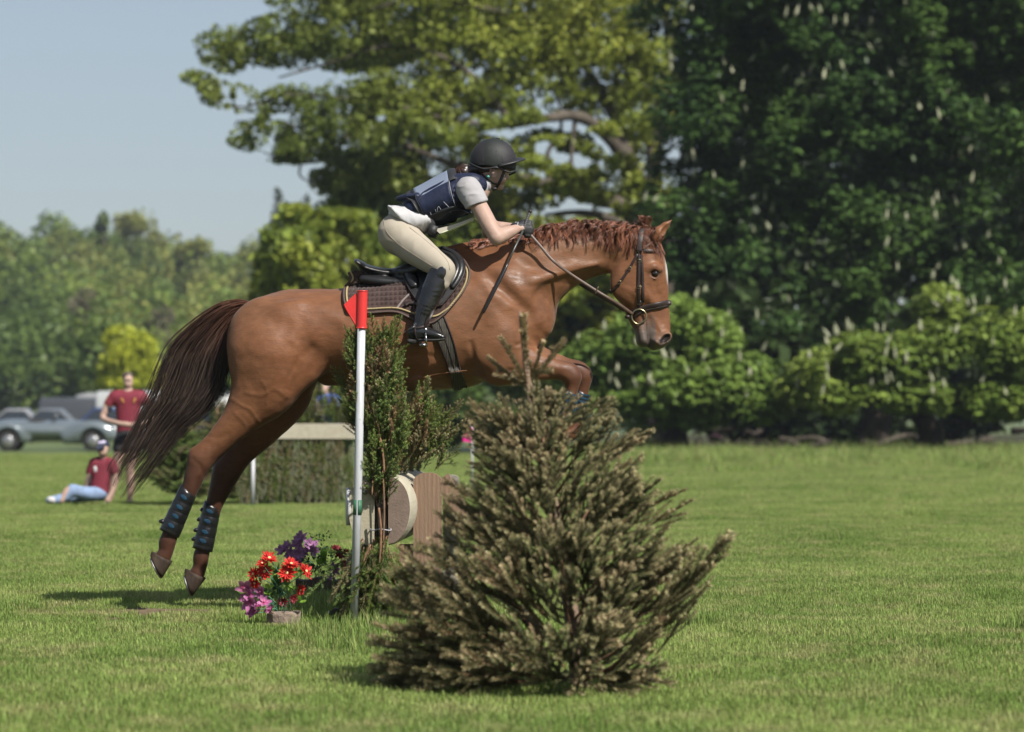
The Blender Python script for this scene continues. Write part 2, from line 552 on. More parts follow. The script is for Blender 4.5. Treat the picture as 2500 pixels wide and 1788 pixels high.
def scatter(name, sources, pts, rot, scl, idx):
    """ONE object of uncountable growth: the sources instanced on the points"""
    me = mesh(name, pts, np.zeros((0, 3), int), False, {'rz': rot, 'sc': scl})
    at = me.attributes.new('pick', 'INT', 'POINT'); at.data.foreach_set('value', idx.astype(np.int32))
    o = bpy.data.objects.new(name, me); COL.objects.link(o)
    ng = bpy.data.node_groups.new(name + '_nodes', 'GeometryNodeTree')
    ng.interface.new_socket('Geometry', in_out='INPUT', socket_type='NodeSocketGeometry')
    ng.interface.new_socket('Geometry', in_out='OUTPUT', socket_type='NodeSocketGeometry')
    N, L = ng.nodes, ng.links
    gi, go_ = N.new('NodeGroupInput'), N.new('NodeGroupOutput')
    gg = N.new('GeometryNodeGeometryToInstance')
    for s in reversed(sources):
        oi = N.new('GeometryNodeObjectInfo'); oi.inputs['Object'].default_value = s; oi.inputs['As Instance'].default_value = True
        L.new(oi.outputs['Geometry'], gg.inputs[0])
    ip = N.new('GeometryNodeInstanceOnPoints'); L.new(gi.outputs[0], ip.inputs['Points'])
    jg = N.new('GeometryNodeJoinGeometry')
    N.remove(gg)
    for s in reversed(sources):
        oi = N.new('GeometryNodeObjectInfo'); oi.inputs['Object'].default_value = s; oi.inputs['As Instance'].default_value = True
        L.new(oi.outputs['Geometry'], jg.inputs[0])
    L.new(jg.outputs[0], ip.inputs['Instance']); ip.inputs['Pick Instance'].default_value = True
    def named(nm, ty):
        a_ = N.new('GeometryNodeInputNamedAttribute'); a_.data_type = ty; a_.inputs['Name'].default_value = nm; return a_.outputs[0]
    L.new(named('pick', 'INT'), ip.inputs['Instance Index'])
    cx = N.new('ShaderNodeCombineXYZ'); L.new(named('rz', 'FLOAT'), cx.inputs[2]); L.new(cx.outputs[0], ip.inputs['Rotation'])
    L.new(named('sc', 'FLOAT'), ip.inputs['Scale'])
    L.new(ip.outputs[0], go_.inputs[0])
    md = o.modifiers.new('scatter', 'NODES'); md.node_group = ng
    return tag(o, kind='stuff')

src = [blade_patch('grass_blades', .5, 2100, .012, .036, .0040, 31 + i, (.06, .12, .20)[i]) for i in range(3)] + [blade_patch('grass_blades', .5, 700, .04, .10, .0048, 41 + i, .06) for i in range(2)]
g = np.random.default_rng(77)
pts = []
d = 9.6
while d < 86:
    st = .36 if d < 30 else .36 * (1 + (d - 30) / 40)
    w = .215 * d + .4
    for x in np.arange(-w, w, st): pts.append((x + (g.random() - .5) * st * .6, d + (g.random() - .5) * st * .6, st / .36))
    d += st
pts = np.array(pts)
px_ = HX + pts[:, 0] / pts[:, 1] * F; py_ = HY + CAMH / pts[:, 1] * F
soil = np.exp(-(((px_ - 300) / 170) ** 2 + ((py_ - 1497) / 17) ** 2))
keep = g.random(len(pts)) > soil * .62
rough_ = np.exp(-(((px_ - 960) / 330) ** 2 + ((py_ - 1535) / 34) ** 2)) + .8 * np.exp(-(((px_ - 760) / 130) ** 2 + ((py_ - 1480) / 30) ** 2)) + 1.2 * (pts[:, 1] > 62) * (px_ > 1420) * np.clip((pts[:, 1] - 62) / 12, 0, 1)
rough_ *= 1 - .85 * np.exp(-(((px_ - 693) / 60) ** 2 + ((py_ - 1530) / 22) ** 2))
pick = np.where(g.random(len(pts)) < rough_ * .8 + .004, 3 + g.integers(0, 2, len(pts)), g.integers(0, 3, len(pts)))
scl = pts[:, 2] * g.uniform(.75, 1.2, len(pts)) * np.where(soil > .3, .8, 1) * np.where((pts[:, 1] > 62) & (px_ > 1420), 1.5, 1)
pts = pts[keep]; pick = pick[keep]; scl = scl[keep]
P3 = np.stack([pts[:, 0], pts[:, 1], relief(pts[:, 0], pts[:, 1])], 1)
grass = scatter('grass', src, P3, g.random(len(P3)) * 6.283, scl, pick)
# bare trodden earth where the horses take off
M_soil = mat('bare_earth', (0.085, 0.060, 0.038), rough=.95, spec=.1, noise_scale=18, col2=(.16, .12, .075), bump=.6, bump_scale=40)
th = np.linspace(0, 2 * math.pi, 40, endpoint=False); c = np.array([-2.15, 16.62])
v = [(*c, .004)]
for k in range(1, 5):
    for i, a in enumerate(th):
        r = k / 4 * (1 + .25 * vnoise(np.array([[math.cos(a) * 2, math.sin(a) * 2, 4.]]))[0])
        v.append((c[0] + 1.0 * r * math.cos(a), c[1] + .46 * r * math.sin(a), 0))
v = np.array(v); v[:, 2] = relief(v[:, 0], v[:, 1]) + .011 * np.clip(1.2 - np.hypot((v[:, 0] - c[0]) / 1.0, (v[:, 1] - c[1]) / .46), -.4, 1)
f = [(0, 1 + i, 1 + (i + 1) % 40) for i in range(40)] + [(1 + k*40 + i, 1 + (k+1)*40 + i, 1 + (k+1)*40 + (i+1) % 40, 1 + k*40 + (i+1) % 40) for k in range(3) for i in range(40)]
tag(link('bare_earth', mesh('bare_earth', v, f), M_soil), kind='structure')

# dark leaf litter in the shade under the chestnuts
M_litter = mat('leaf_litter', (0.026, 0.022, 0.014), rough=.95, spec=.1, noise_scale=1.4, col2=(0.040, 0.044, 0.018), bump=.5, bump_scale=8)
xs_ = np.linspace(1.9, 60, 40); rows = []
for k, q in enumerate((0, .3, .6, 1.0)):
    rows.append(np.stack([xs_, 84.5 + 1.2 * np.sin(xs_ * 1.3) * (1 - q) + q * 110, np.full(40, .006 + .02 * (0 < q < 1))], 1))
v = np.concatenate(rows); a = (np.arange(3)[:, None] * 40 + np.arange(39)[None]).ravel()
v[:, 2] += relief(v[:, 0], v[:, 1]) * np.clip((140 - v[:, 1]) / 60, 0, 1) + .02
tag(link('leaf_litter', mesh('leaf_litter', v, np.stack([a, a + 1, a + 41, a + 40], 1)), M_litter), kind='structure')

# the wooded hill far behind on the left
M_hill = mat('hill_undergrowth', (0.035, 0.055, 0.018), rough=.95, noise_scale=.08, noise_amt=.4)
xs, ys = np.linspace(-220, 60, 57), np.linspace(190, 620, 44)
Xh, Yh = np.meshgrid(xs, ys, indexing='xy')
def hill_z(x, y):
    return 15 * np.clip((y - 215) / 200, 0, 1) ** 1.2 * np.clip((30 - x) / 60, 0, 1) ** .8 + 9 * np.clip((-20 - x) / 60, 0, 1) * np.clip((y - 215) / 150, 0, 1)
Zh = hill_z(Xh, Yh) - .3
ii, jj = np.meshgrid(np.arange(43), np.arange(56), indexing='ij'); a = (ii * 57 + jj).ravel()
tag(link('hill', mesh('hill', np.stack([Xh.ravel(), Yh.ravel(), Zh.ravel()], 1), np.stack([a, a + 1, a + 58, a + 57], 1)), M_hill), kind='structure')
# ---------------------------------------------------------------- the summer air
hz = bpy.data.materials.new('summer_haze'); hz.use_nodes = True
hn = hz.node_tree; hn.nodes.clear()
hv_ = hn.nodes.new('ShaderNodeVolumePrincipled'); hv_.inputs['Color'].default_value = (.80, .88, 1.0, 1); hv_.inputs['Density'].default_value = 0.00022; hv_.inputs['Anisotropy'].default_value = .2
hm = hn.nodes.new('ShaderNodeOutputMaterial'); hn.links.new(hv_.outputs[0], hm.inputs['Volume'])
lo, hi = (-420, -30, -2.5), (420, 700, 75)
v = [(x, y, z) for z in (lo[2], hi[2]) for y in (lo[1], hi[1]) for x in (lo[0], hi[0])]
tag(link('haze', mesh('haze', v, [(0, 2, 3, 1), (4, 5, 7, 6), (0, 1, 5, 4), (2, 6, 7, 3), (0, 4, 6, 2), (1, 3, 7, 5)], False), hz), kind='stuff')
# ---------------------------------------------------------------- trees
def leaf_material(name, trans):
    m = mat(name, rough=.5, spec=.3, attr='vcol', trans=trans)
    return m
M_leaf = leaf_material('leaf', .38)
M_leaf_dark = leaf_material('leaf_thick', .22)
M_bark = mat('bark', (0.100, 0.086, 0.068), rough=.95, spec=.15, noise_scale=3.5, col2=(0.055, 0.045, 0.036), bump=.6, bump_scale=9, stretch=(1, 1, .4))
M_bark_dark = mat('dark_bark', (0.035, 0.029, 0.024), rough=.95, spec=.15, noise_scale=3.5, noise_amt=.4, bump=.6, bump_scale=9)
M_candle = mat('chestnut_blossom', (0.30, 0.31, 0.20), rough=.7, noise_scale=30, noise_amt=.2, trans=.2)

def lobe_points(g, n, lobes, shell=.55, gap=0.0, gscale=1.0):
    """points spread through ellipsoids (x, y, z, rx, ry, rz[, weight])"""
    L = np.array([q[:6] for q in lobes], float); w = np.array([(q[3]*q[5] + q[3]*q[4]) * (q[6] if len(q) > 6 else 1) for q in lobes])
    out = np.zeros((0, 3)); got = []
    while len(out) < n:
        k = g.choice(len(L), n * 2, p=w / w.sum())
        d = g.normal(size=(n * 2, 3)); d /= np.linalg.norm(d, axis=1)[:, None]
        r = 1 - shell * g.random(n * 2) ** 1.6
        p = L[k, :3] + d * r[:, None] * L[k, 3:]
        if gap:
            nz = vnoise(p, gscale) * .7 + vnoise(p + 3, gscale * 2.6) * .5
            p = p[nz > gap * 2 - 1 + .0]
        out = np.concatenate([out, p])
    return out[:n]

def leaf_cards(g, p, size, up=.5, fold=.25, aspect=.62):
    """one folded four-cornered leaf (or tuft of leaves) at each point"""
    n = len(p)
    nrm = g.normal(size=(n, 3)); nrm[:, 2] += up * 2; nrm /= np.linalg.norm(nrm, axis=1)[:, None]
    t = np.cross(nrm, g.normal(size=(n, 3))); t /= np.linalg.norm(t, axis=1)[:, None]
    b = np.cross(nrm, t)
    s = (size * g.uniform(.55, 1.35, n))[:, None]
    V = np.stack([p - t * s * .5, p + b * s * aspect * .5 + nrm * s * fold * .3, p + t * s * .5 - nrm * s * fold * .2, p - b * s * aspect * .5 + nrm * s * fold * .3], 1)
    Fq = np.arange(n * 4).reshape(n, 4)
    return V.reshape(-1, 3), Fq

def leaf_colour(g, p, c0, c1, scale=.5, spread=.35, rep=4):
    n = len(p); k = np.clip(.5 + .75 * vnoise(p, scale) + .25 * g.normal(size=n), 0, 1)[:, None]
    c = (np.array(c0) * (1 - k) + np.array(c1) * k) * g.uniform(1 - spread, 1 + spread, n)[:, None]
    return np.repeat(c, rep, 0)

def palmate(g, p, size):
    """five drooping leaflets from one stalk, for the horse chestnuts"""
    n = len(p); V, k5 = [], 5
    az = g.random(n) * 6.283; tilt = g.normal(size=(n, 3)) * .3; s = size * g.uniform(.7, 1.25, n)
    for i in range(k5):
        a = az + (i - 2) * 1.0
        d = np.stack([np.cos(a), np.sin(a), -.55 - .25 * g.random(n)], 1) + tilt; d /= np.linalg.norm(d, axis=1)[:, None]
        q = np.cross(d, np.array([0, 0, 1.])); q /= np.linalg.norm(q, axis=1)[:, None]
        ln = (s * (.62 if i in (0, 4) else .9 if i != 2 else 1.0) * .62)[:, None]
        tip = p + d * ln; mid = p + d * ln * .62 + np.array([0, 0, .10]) * ln
        V.append(np.stack([p, mid + q * ln * .21, tip, mid - q * ln * .21], 1))
    V = np.stack(V, 1).reshape(-1, 3)
    return V, np.arange(len(V)).reshape(-1, 4)

def limbs(paths, mat_, name, parent, n=9):
    b = MB()
    for pts, r0, r1 in paths:
        w = spline(pts, max(6, len(pts) * 4)); b.tube(w, np.linspace(r0, r1, len(w)) * .9 * (1 + .08 * np.sin(np.arange(len(w)) * 2.1)), n)
    return b.obj(name, mat_, parent)

def at(lobe, d):
    """lobe in photo pixels (px, py, rx, ry, depth offset m, depth radius m[, weight]) at distance d"""
    dd = d + lobe[4]; c = P(lobe[0], lobe[1], dd); s = dd / F
    return (*c, lobe[2] * s, lobe[5], lobe[3] * s) + tuple(lobe[6:])

# ---- the big oak: its trunk stands behind the chestnut's edge, its limbs reach left across the sky
DO = 97.0
g = np.random.default_rng(101)
oak = empty('oak_tree', (*P(1590, 1126, DO)[:2], 0), 'spreading oak with yellow green young leaves and long bare grey limbs, behind the rider', 'tree')
def O(px, py, dy=0): return P(px, py, DO + dy)
trunk_pts = [O(1600, 1130), O(1590, 980), O(1600, 800), O(1610, 620), O(1596, 480)]
limbs([(trunk_pts, .62, .48)], M_bark, 'trunk', oak, 14)
for pts, r0, r1 in [
    ([O(1605, 560), O(1560, 440, -1), O(1480, 330, -2), O(1410, 285, -2), O(1330, 290, -3), O(1250, 305, -3), O(1150, 300, -3), O(1040, 280, -3)], .30, .05),
    ([O(1600, 520), O(1540, 395), O(1500, 290), O(1440, 180), O(1330, 60), O(1220, -60)], .26, .06),
    ([O(1596, 500), O(1600, 330, 1), O(1630, 150, 1), O(1620, -60, 1)], .34, .10),
    ([O(1602, 600), O(1520, 505, -1), O(1430, 478, -2), O(1350, 455, -2), O(1240, 430, -3), O(1100, 400, -3), O(960, 345, -3), O(850, 330, -3)], .34, .06),
    ([O(1600, 640), O(1510, 545, -2), O(1420, 520, -3), O(1330, 525, -3)], .24, .06),
    ([O(1340, 455, -2), O(1335, 380, -2), O(1370, 310, -2), O(1360, 230, -2)], .10, .04),
    ([O(1405, 285, -2), O(1395, 390, -2), O(1410, 480, -2)], .09, .04),
    ([O(1040, 280, -3), O(940, 252, -3), O(830, 240, -3), O(700, 232, -3), O(590, 262, -3), O(500, 240, -3)], .09, .02),
    ([O(960, 345, -3), O(870, 300, -3), O(780, 330, -3), O(690, 300, -3), O(620, 320, -3)], .09, .02),
    ([O(850, 330, -3), O(790, 390, -3), O(700, 395, -3), O(640, 370, -3)], .07, .02),
    ([O(735, 395, -3), O(733, 430, -3), O(770, 450, -3)], .05, .02),
    ([O(1250, 305, -3), O(1180, 210, -3), O(1080, 140, -3), O(960, 110, -3), O(820, 150, -3), O(680, 190, -3)], .13, .03),
    ([O(1330, 60), O(1180, 20, -2), O(1000, 0, -2), O(800, 60, -2)], .13, .04),
    ([O(1180, 640, 2), O(1290, 690, 1), O(1420, 730, 0), O(1520, 690, 0), O(1590, 640, 0)], .10, .22),
    ([O(1385, 855, -1), O(1440, 790, -1), O(1520, 740, -1), O(1590, 700, 0)], .12, .26),
    ([O(1420, 800, -1), O(1478, 830, -1), O(1500, 870, -1)], .10, .05),
]: limbs([(pts, r0, r1)], M_bark, 'limb', oak, 8)
oak_lobes = [at(q, DO) for q in [
    (560, 235, 75, 32, -3, 1.0), (520, 215, 45, 22, -3, .7), (640, 300, 80, 50, -3, 1.2), (610, 335, 60, 34, -3, .9), (720, 250, 90, 50, -3, 1.2), (740, 360, 90, 40, -3, 1.1), (820, 300, 95, 60, -3, 1.4),
    (700, 380, 60, 22, -3, .7), (900, 220, 110, 60, -3, 1.5), (950, 330, 120, 70, -3, 1.8), (1020, 250, 120, 70, -3, 1.8), (1010, 420, 110, 60, -2, 1.6), (880, 420, 90, 50, -2, 1.2), (800, 440, 50, 40, -2, .8),
    (1120, 350, 120, 60, -2, 1.8), (1130, 230, 130, 55, -2, 1.8), (1260, 230, 110, 42, -2, 1.6), (1240, 380, 90, 40, -1, 1.4), (1380, 215, 110, 38, -1, 1.6), (1490, 240, 90, 60, 0, 1.4), (1320, 340, 70, 26, 1, 1.2),
    (1450, 420, 80, 40, 1, 1.2), (1400, 350, 60, 26, 1, 1.0), (1320, 560, 110, 40, 1, 1.6), (1460, 560, 80, 45, 1, 1.4), (1180, 500, 100, 60, 1, 1.6), (1560, 380, 60, 70, 1, 1.2),
    (700, 100, 120, 70, -2, 2), (900, 90, 140, 90, -2, 2.2), (1080, 120, 150, 90, -2, 2.2), (1250, 110, 140, 90, -2, 2.2), (1420, 110, 130, 90, -1, 2.2), (1560, 160, 110, 100, 0, 2), (800, -20, 160, 100, -2, 2.4), (1050, -40, 200, 120, -2, 3), (1300, -40, 200, 120, -1, 3), (1520, 0, 160, 120, 0, 3),
    (560, 120, 90, 60, -2, 1.6), (480, 190, 40, 20, -3, .6), (1050, 520, 110, 60, 2, 1.8), (940, 500, 70, 50, 2, 1.4), (1300, 480, 80, 40, 2, 1.4), (1400, 600, 110, 50, 2, 1.6), (1250, 580, 100, 50, 2, 1.6), (1540, 560, 60, 70, 1, 1.4), (1180, 430, 90, 40, 2, 1.4), (850, 470, 60, 40, 1, 1.2)]]
for i in range(64):
    x, y = g.uniform(800, 1580), g.uniform(-150, 600)
    if ((x - 1400) / 130) ** 2 + ((y - 380) / 60) ** 2 < 1 and g.random() < .7: continue
    oak_lobes.append(at((x, y, g.uniform(60, 110), g.uniform(28, 52), g.uniform(2, 6), 1.4), DO))
for q in [(1200, 300, 60, 26), (1290, 285, 50, 22), (1090, 330, 70, 30), (1480, 320, 50, 26), (1560, 440, 46, 40), (1380, 460, 60, 20), (1260, 440, 60, 22), (1450, 480, 50, 18), (1540, 510, 50, 24), (1000, 300, 70, 30), (1350, 350, 60, 20), (1440, 370, 50, 22), (1300, 400, 60, 24), (1400, 420, 70, 22), (1520, 400, 46, 30), (1600, 480, 50, 60), (1570, 300, 60, 50)]:
    oak_lobes.append(at(q + (-4.5, 1.0, 1.2), DO))
p = lobe_points(g, 175000, oak_lobes, .95, .53, 1.7)
# clear some sky holes
qx_, qy_ = px_of(p) if 'px_of' in globals() else (HX + p[:,0]/p[:,1]*F, HY - (p[:,2]-CAMH)/p[:,1]*F)
def holes(p, hs):
    x, y = HX + p[:,0]/p[:,1]*F, HY - (p[:,2]-CAMH)/p[:,1]*F
    k = np.ones(len(p), bool)
    for hx, hy, rx, ry in hs:
        k &= ((x-hx)/rx)**2 + ((y-hy)/ry)**2 > .75 + .5 * vnoise(p, 2.2)
    return p[k]
p = holes(p, [(1330, 355, 34, 20), (1420, 395, 34, 22), (1590, 420, 26, 30), (1480, 515, 24, 12), (590, 285, 42, 12), (690, 285, 40, 14), (860, 380, 26, 14), (770, 405, 34, 10), (1340, 520, 26, 12), (1160, 300, 22, 12), (1440, 300, 30, 16), (1610, 500, 22, 22), (930, 290, 16, 10), (1230, 325, 60, 12)])
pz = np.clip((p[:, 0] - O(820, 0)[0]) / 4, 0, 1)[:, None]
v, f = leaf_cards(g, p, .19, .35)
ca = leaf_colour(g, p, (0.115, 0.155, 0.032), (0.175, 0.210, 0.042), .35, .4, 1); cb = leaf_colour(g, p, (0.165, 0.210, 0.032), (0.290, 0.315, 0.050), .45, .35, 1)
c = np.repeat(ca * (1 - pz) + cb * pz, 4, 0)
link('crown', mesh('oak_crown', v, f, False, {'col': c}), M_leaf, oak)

# ---- bushy trees below and behind the oak
def bushy(name, label, lobes, d, n, size, c0, c1, seed, scale=1.1, base=None, gap=.50, group=None, trunk=True, mat_=None, shell=.7, spread=.35):
    g = np.random.default_rng(seed)
    L = [at(q, d) for q in lobes]
    bx = base if base is not None else L[0][0]
    root = empty(name, (bx, d, 0), label, 'tree', group)
    if trunk:
        top = max(q[2] for q in L); w = max(.12, .02 * top)
        limbs([([(bx, d, -.1), (bx + .1, d, top * .35), (L[0][0], d, top * .7)], w, w * .4)], M_bark, 'trunk', root, 8)
    p = lobe_points(g, n, L, shell, gap, scale)
    p[:, 2] = np.maximum(p[:, 2], .05)
    v, f = leaf_cards(g, p, size, .5)
    link('crown', mesh(name + '_crown', v, f, False, {'col': leaf_colour(g, p, c0, c1, scale * .7, spread)}), mat_ or M_leaf, root)
    return root
YG0, YG1 = (0.140, 0.195, 0.030), (0.290, 0.320, 0.048)
bushy('maple_tree', 'bright yellow green bushy tree left of the rider, below the oak boughs', [(740, 640, 90, 90, 0, 2.2), (690, 590, 60, 50, 0, 1.2), (800, 560, 70, 50, 0, 1.4), (860, 620, 110, 110, 1, 2.4), (680, 720, 80, 70, 0, 1.5), (770, 760, 130, 110, 0, 2.4), (720, 520, 50, 22, 0, .8), (640, 660, 40, 50, 0, .9), (620, 760, 50, 50, 0, 1), (760, 880, 170, 100, 0, 2.4)], 92, 17000, .33, YG0, YG1, 201)
bushy('lime_tree', 'mid green tree behind the horse and rider', [(1010, 600, 130, 110, 0, 2.6), (1130, 560, 110, 80, 0, 2.0), (960, 500, 90, 60, 0, 1.6), (870, 470, 80, 50, 1, 1.6), (900, 400, 80, 40, 2, 1.6), (1230, 620, 130, 90, 1, 2.4), (1320, 660, 100, 60, 1, 2.0), (1420, 620, 100, 60, 2, 2), (1530, 600, 70, 70, 2, 2), (1120, 480, 120, 50, 2, 2), (1080, 760, 240, 140, 1, 3.0), (1000, 920, 260, 110, 1, 3.0)], 98, 17000, .36, (0.100, 0.150, 0.028), (0.220, 0.270, 0.042), 202)
bushy('hawthorn_tree', 'sunlit yellow green tree seen under the horse neck beyond the dark boughs', [(1420, 760, 90, 60, 0, 1.6), (1500, 780, 80, 70, 0, 1.6), (1380, 850, 90, 60, 0, 1.6), (1330, 800, 60, 60, 0, 1.2), (1450, 700, 60, 40, 0, 1.2), (1360, 940, 130, 90, 0, 2)], 95, 9000, .33, (0.150, 0.200, 0.026), (0.290, 0.320, 0.044), 203)
bushy('hazel_shrub', 'dark green shrub in the gap under the horse belly', [(1130, 1000, 120, 60, 0, 1.6), (1220, 1030, 110, 60, 0, 1.6), (1050, 1050, 100, 50, 0, 1.4)], 88, 6000, .30, (0.035, 0.065, 0.016), (0.070, 0.110, 0.022), 204, trunk=False)
bushy('elder_shrub', 'green shrub low on the left behind the parked cars', [(560, 900, 60, 60, 0, 2.2), (640, 880, 70, 80, 0, 2.4), (500, 940, 60, 40, 0, 2)], 118, 5000, .45, (0.050, 0.085, 0.018), (0.105, 0.150, 0.028), 205, trunk=False)

# ---- horse chestnuts on the right
def chestnut(name, label, lobes, d, n, size, c0, c1, seed, ncand, candmin=0, gap=.40, trunk_px=None, csize=.95, hl=()):
    g = np.random.default_rng(seed)
    L = [at(q, d) for q in lobes]
    tx = P(trunk_px, 0, d)[0]
    root = empty(name, (tx, d + 2, 0), label, 'tree')
    top = max(q[2] for q in L)
    limbs([([(tx, d + 2, -.1), (tx + .2, d + 2, top * .15), (tx - .2, d + 2, top * .34)], .5, .3)], M_bark_dark, 'trunk', root, 12)
    p = lobe_points(g, n, L, .62, gap, .85)
    p = holes(p, hl) if hl else p
    p[:, 2] = np.maximum(p[:, 2], .30)
    v, f = palmate(g, p, size)
    # each bough end has its own leaf tone
    link('crown', mesh(name + '_crown', v, f, False, {'col': leaf_colour(g, p, c0, c1, .42, .3, 20)}), M_leaf_dark, root)
    # upright blossom candles on the outside of the crown, facing the light
    q = lobe_points(g, ncand * 14, L, .06)
    x, y = HX + q[:,0]/q[:,1]*F, HY - (q[:,2]-CAMH)/q[:,1]*F
    front = np.zeros(len(q), bool)
    Larr = np.array([l[:6] for l in L])
    e = ((q[:, None, :] - Larr[None, :, :3]) / Larr[None, :, 3:]); depth = (np.linalg.norm(e, axis=2)).min(1)
    k = (depth > .93) & (q[:, 2] > candmin)
    # only those with an open view to the front and top
    n_out = e[np.arange(len(q)), np.linalg.norm(e, axis=2).argmin(1)]
    k &= (n_out[:, 1] < .25) & (n_out[:, 2] > -.25)
    q = q[k][:ncand]
    cv, cf = [], []
    th = np.linspace(0, 6.283, 6, endpoint=False); b = MB()
    for i in range(6):
        r = (.025, .050, .050, .038, .024, .005)[i]; z = i * .062
        for a in th: cv.append((r * (1 + .3 * math.sin(a * 3 + i * 2)) * math.cos(a + i * .5), r * (1 + .3 * math.cos(a * 2 + i)) * math.sin(a + i * .5), z))
    for i in range(5):
        for j in range(6): cf.append((i*6+j, i*6+(j+1) % 6, (i+1)*6+(j+1) % 6, (i+1)*6+j))
    me = mesh('blossom', cv, cf, False); me.materials.append(M_candle)
    for c in q:
        o = bpy.data.objects.new('blossom', me); COL.objects.link(o); o.parent = root
        o.location = Vector(c) - root.location + Vector((0, -.12, .05)); o.scale = (csize * g.uniform(.7, 1.3),) * 2 + (csize * g.uniform(.7, 1.2),)
        o.rotation_euler = (g.normal() * .25, g.normal() * .25, g.random() * 6)
    return root
big = []
gg_ = np.random.default_rng(5)
for i in range(150):
    x = 1665 + 88 * (i % 12) + gg_.uniform(-36, 36); y = -190 + 82 * (i // 12) + gg_.uniform(-34, 34)
    if y > 640 and x < 1860: continue
    big.append((x, y, gg_.uniform(60, 105), gg_.uniform(50, 85), gg_.uniform(-1.2, 2.4), 1.4))
big += [(1890, 220, 110, 80, 1, 1.4), (1840, 150, 100, 80, 1.5, 1.4), (1950, 180, 100, 80, 1.5, 1.4), (1900, 60, 100, 80, 1.5, 1.4), (2350, 120, 100, 80, 1.5, 1.4), (1740, 80, 90, 80, 1.5, 1.4), (1600, 640, 60, 70, 1.5, 1.2), (1590, 760, 60, 60, 1.5, 1.2), (1620, 420, 50, 60, 1.5, 1), (1660, 330, 70, 90, 1, 1.2), (1650, 470, 60, 90, 1, 1.2), (1680, 620, 80, 70, 0, 1.2), (1720, 260, 90, 120, 0, 1.5), (1640, 560, 60, 60, 1, 1), (1700, 180, 110, 90, 1, 1.5), (1720, 720, 80, 60, .5, 1)]
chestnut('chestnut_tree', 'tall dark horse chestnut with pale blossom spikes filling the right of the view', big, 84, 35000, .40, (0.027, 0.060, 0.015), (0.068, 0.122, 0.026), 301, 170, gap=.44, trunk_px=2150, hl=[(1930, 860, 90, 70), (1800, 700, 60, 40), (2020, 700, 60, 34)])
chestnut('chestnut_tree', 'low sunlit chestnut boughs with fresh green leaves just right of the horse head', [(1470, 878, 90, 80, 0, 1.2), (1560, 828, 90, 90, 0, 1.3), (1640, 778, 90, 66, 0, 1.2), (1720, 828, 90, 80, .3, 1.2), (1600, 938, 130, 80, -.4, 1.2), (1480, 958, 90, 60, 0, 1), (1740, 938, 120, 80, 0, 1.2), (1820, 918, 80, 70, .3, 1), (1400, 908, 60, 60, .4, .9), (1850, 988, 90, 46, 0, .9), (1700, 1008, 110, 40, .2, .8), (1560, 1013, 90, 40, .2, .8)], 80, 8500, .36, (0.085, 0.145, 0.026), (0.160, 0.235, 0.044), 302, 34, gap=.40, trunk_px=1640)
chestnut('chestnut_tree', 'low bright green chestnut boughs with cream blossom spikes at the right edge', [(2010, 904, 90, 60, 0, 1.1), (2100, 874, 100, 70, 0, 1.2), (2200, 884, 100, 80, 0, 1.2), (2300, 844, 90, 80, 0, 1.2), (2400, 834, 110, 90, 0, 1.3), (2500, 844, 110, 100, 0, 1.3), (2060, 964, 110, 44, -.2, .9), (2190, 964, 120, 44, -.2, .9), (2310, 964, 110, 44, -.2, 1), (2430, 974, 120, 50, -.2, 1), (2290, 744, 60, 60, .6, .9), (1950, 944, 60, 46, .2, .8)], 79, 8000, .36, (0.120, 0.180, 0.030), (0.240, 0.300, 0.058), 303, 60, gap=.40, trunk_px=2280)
# low boughs sweeping along the ground in the shade
g = np.random.default_rng(61)
for k in range(13):
    x0 = g.uniform(1560, 2480); y0 = g.uniform(1040, 1085); dx = g.uniform(-210, 210); dd = g.uniform(81.5, 86)
    root = empty('fallen_branch', P(x0, 1110, dd)) if False else None
    pts = [P(x0, y0, dd), P(x0 + dx * .4, y0 + g.uniform(-6, 14), dd - .4), P(x0 + dx * .75, y0 + g.uniform(0, 26), dd - .6), P(x0 + dx, y0 + g.uniform(-6, 26), dd - .5)]
    par = [o for o in COL.objects if o.name.startswith('chestnut_tree') and o.type == 'EMPTY'][k % 3]
    limbs([(pts, g.uniform(.07, .13), .03)], M_bark if k % 3 == 0 else M_bark_dark, 'low_limb', par, 6)

# the shaded thicket behind the chestnuts, one mass
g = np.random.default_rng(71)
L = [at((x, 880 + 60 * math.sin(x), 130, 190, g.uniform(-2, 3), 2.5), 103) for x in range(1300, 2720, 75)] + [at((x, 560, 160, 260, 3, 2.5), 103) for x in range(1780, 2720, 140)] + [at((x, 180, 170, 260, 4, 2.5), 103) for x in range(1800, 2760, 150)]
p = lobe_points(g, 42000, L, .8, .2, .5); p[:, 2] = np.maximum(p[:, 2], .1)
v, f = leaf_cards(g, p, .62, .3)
tag(link('thicket', mesh('thicket', v, f, False, {'col': leaf_colour(g, p, (0.018, 0.034, 0.010), (0.036, 0.060, 0.014), .3)}), M_leaf_dark), kind='stuff')

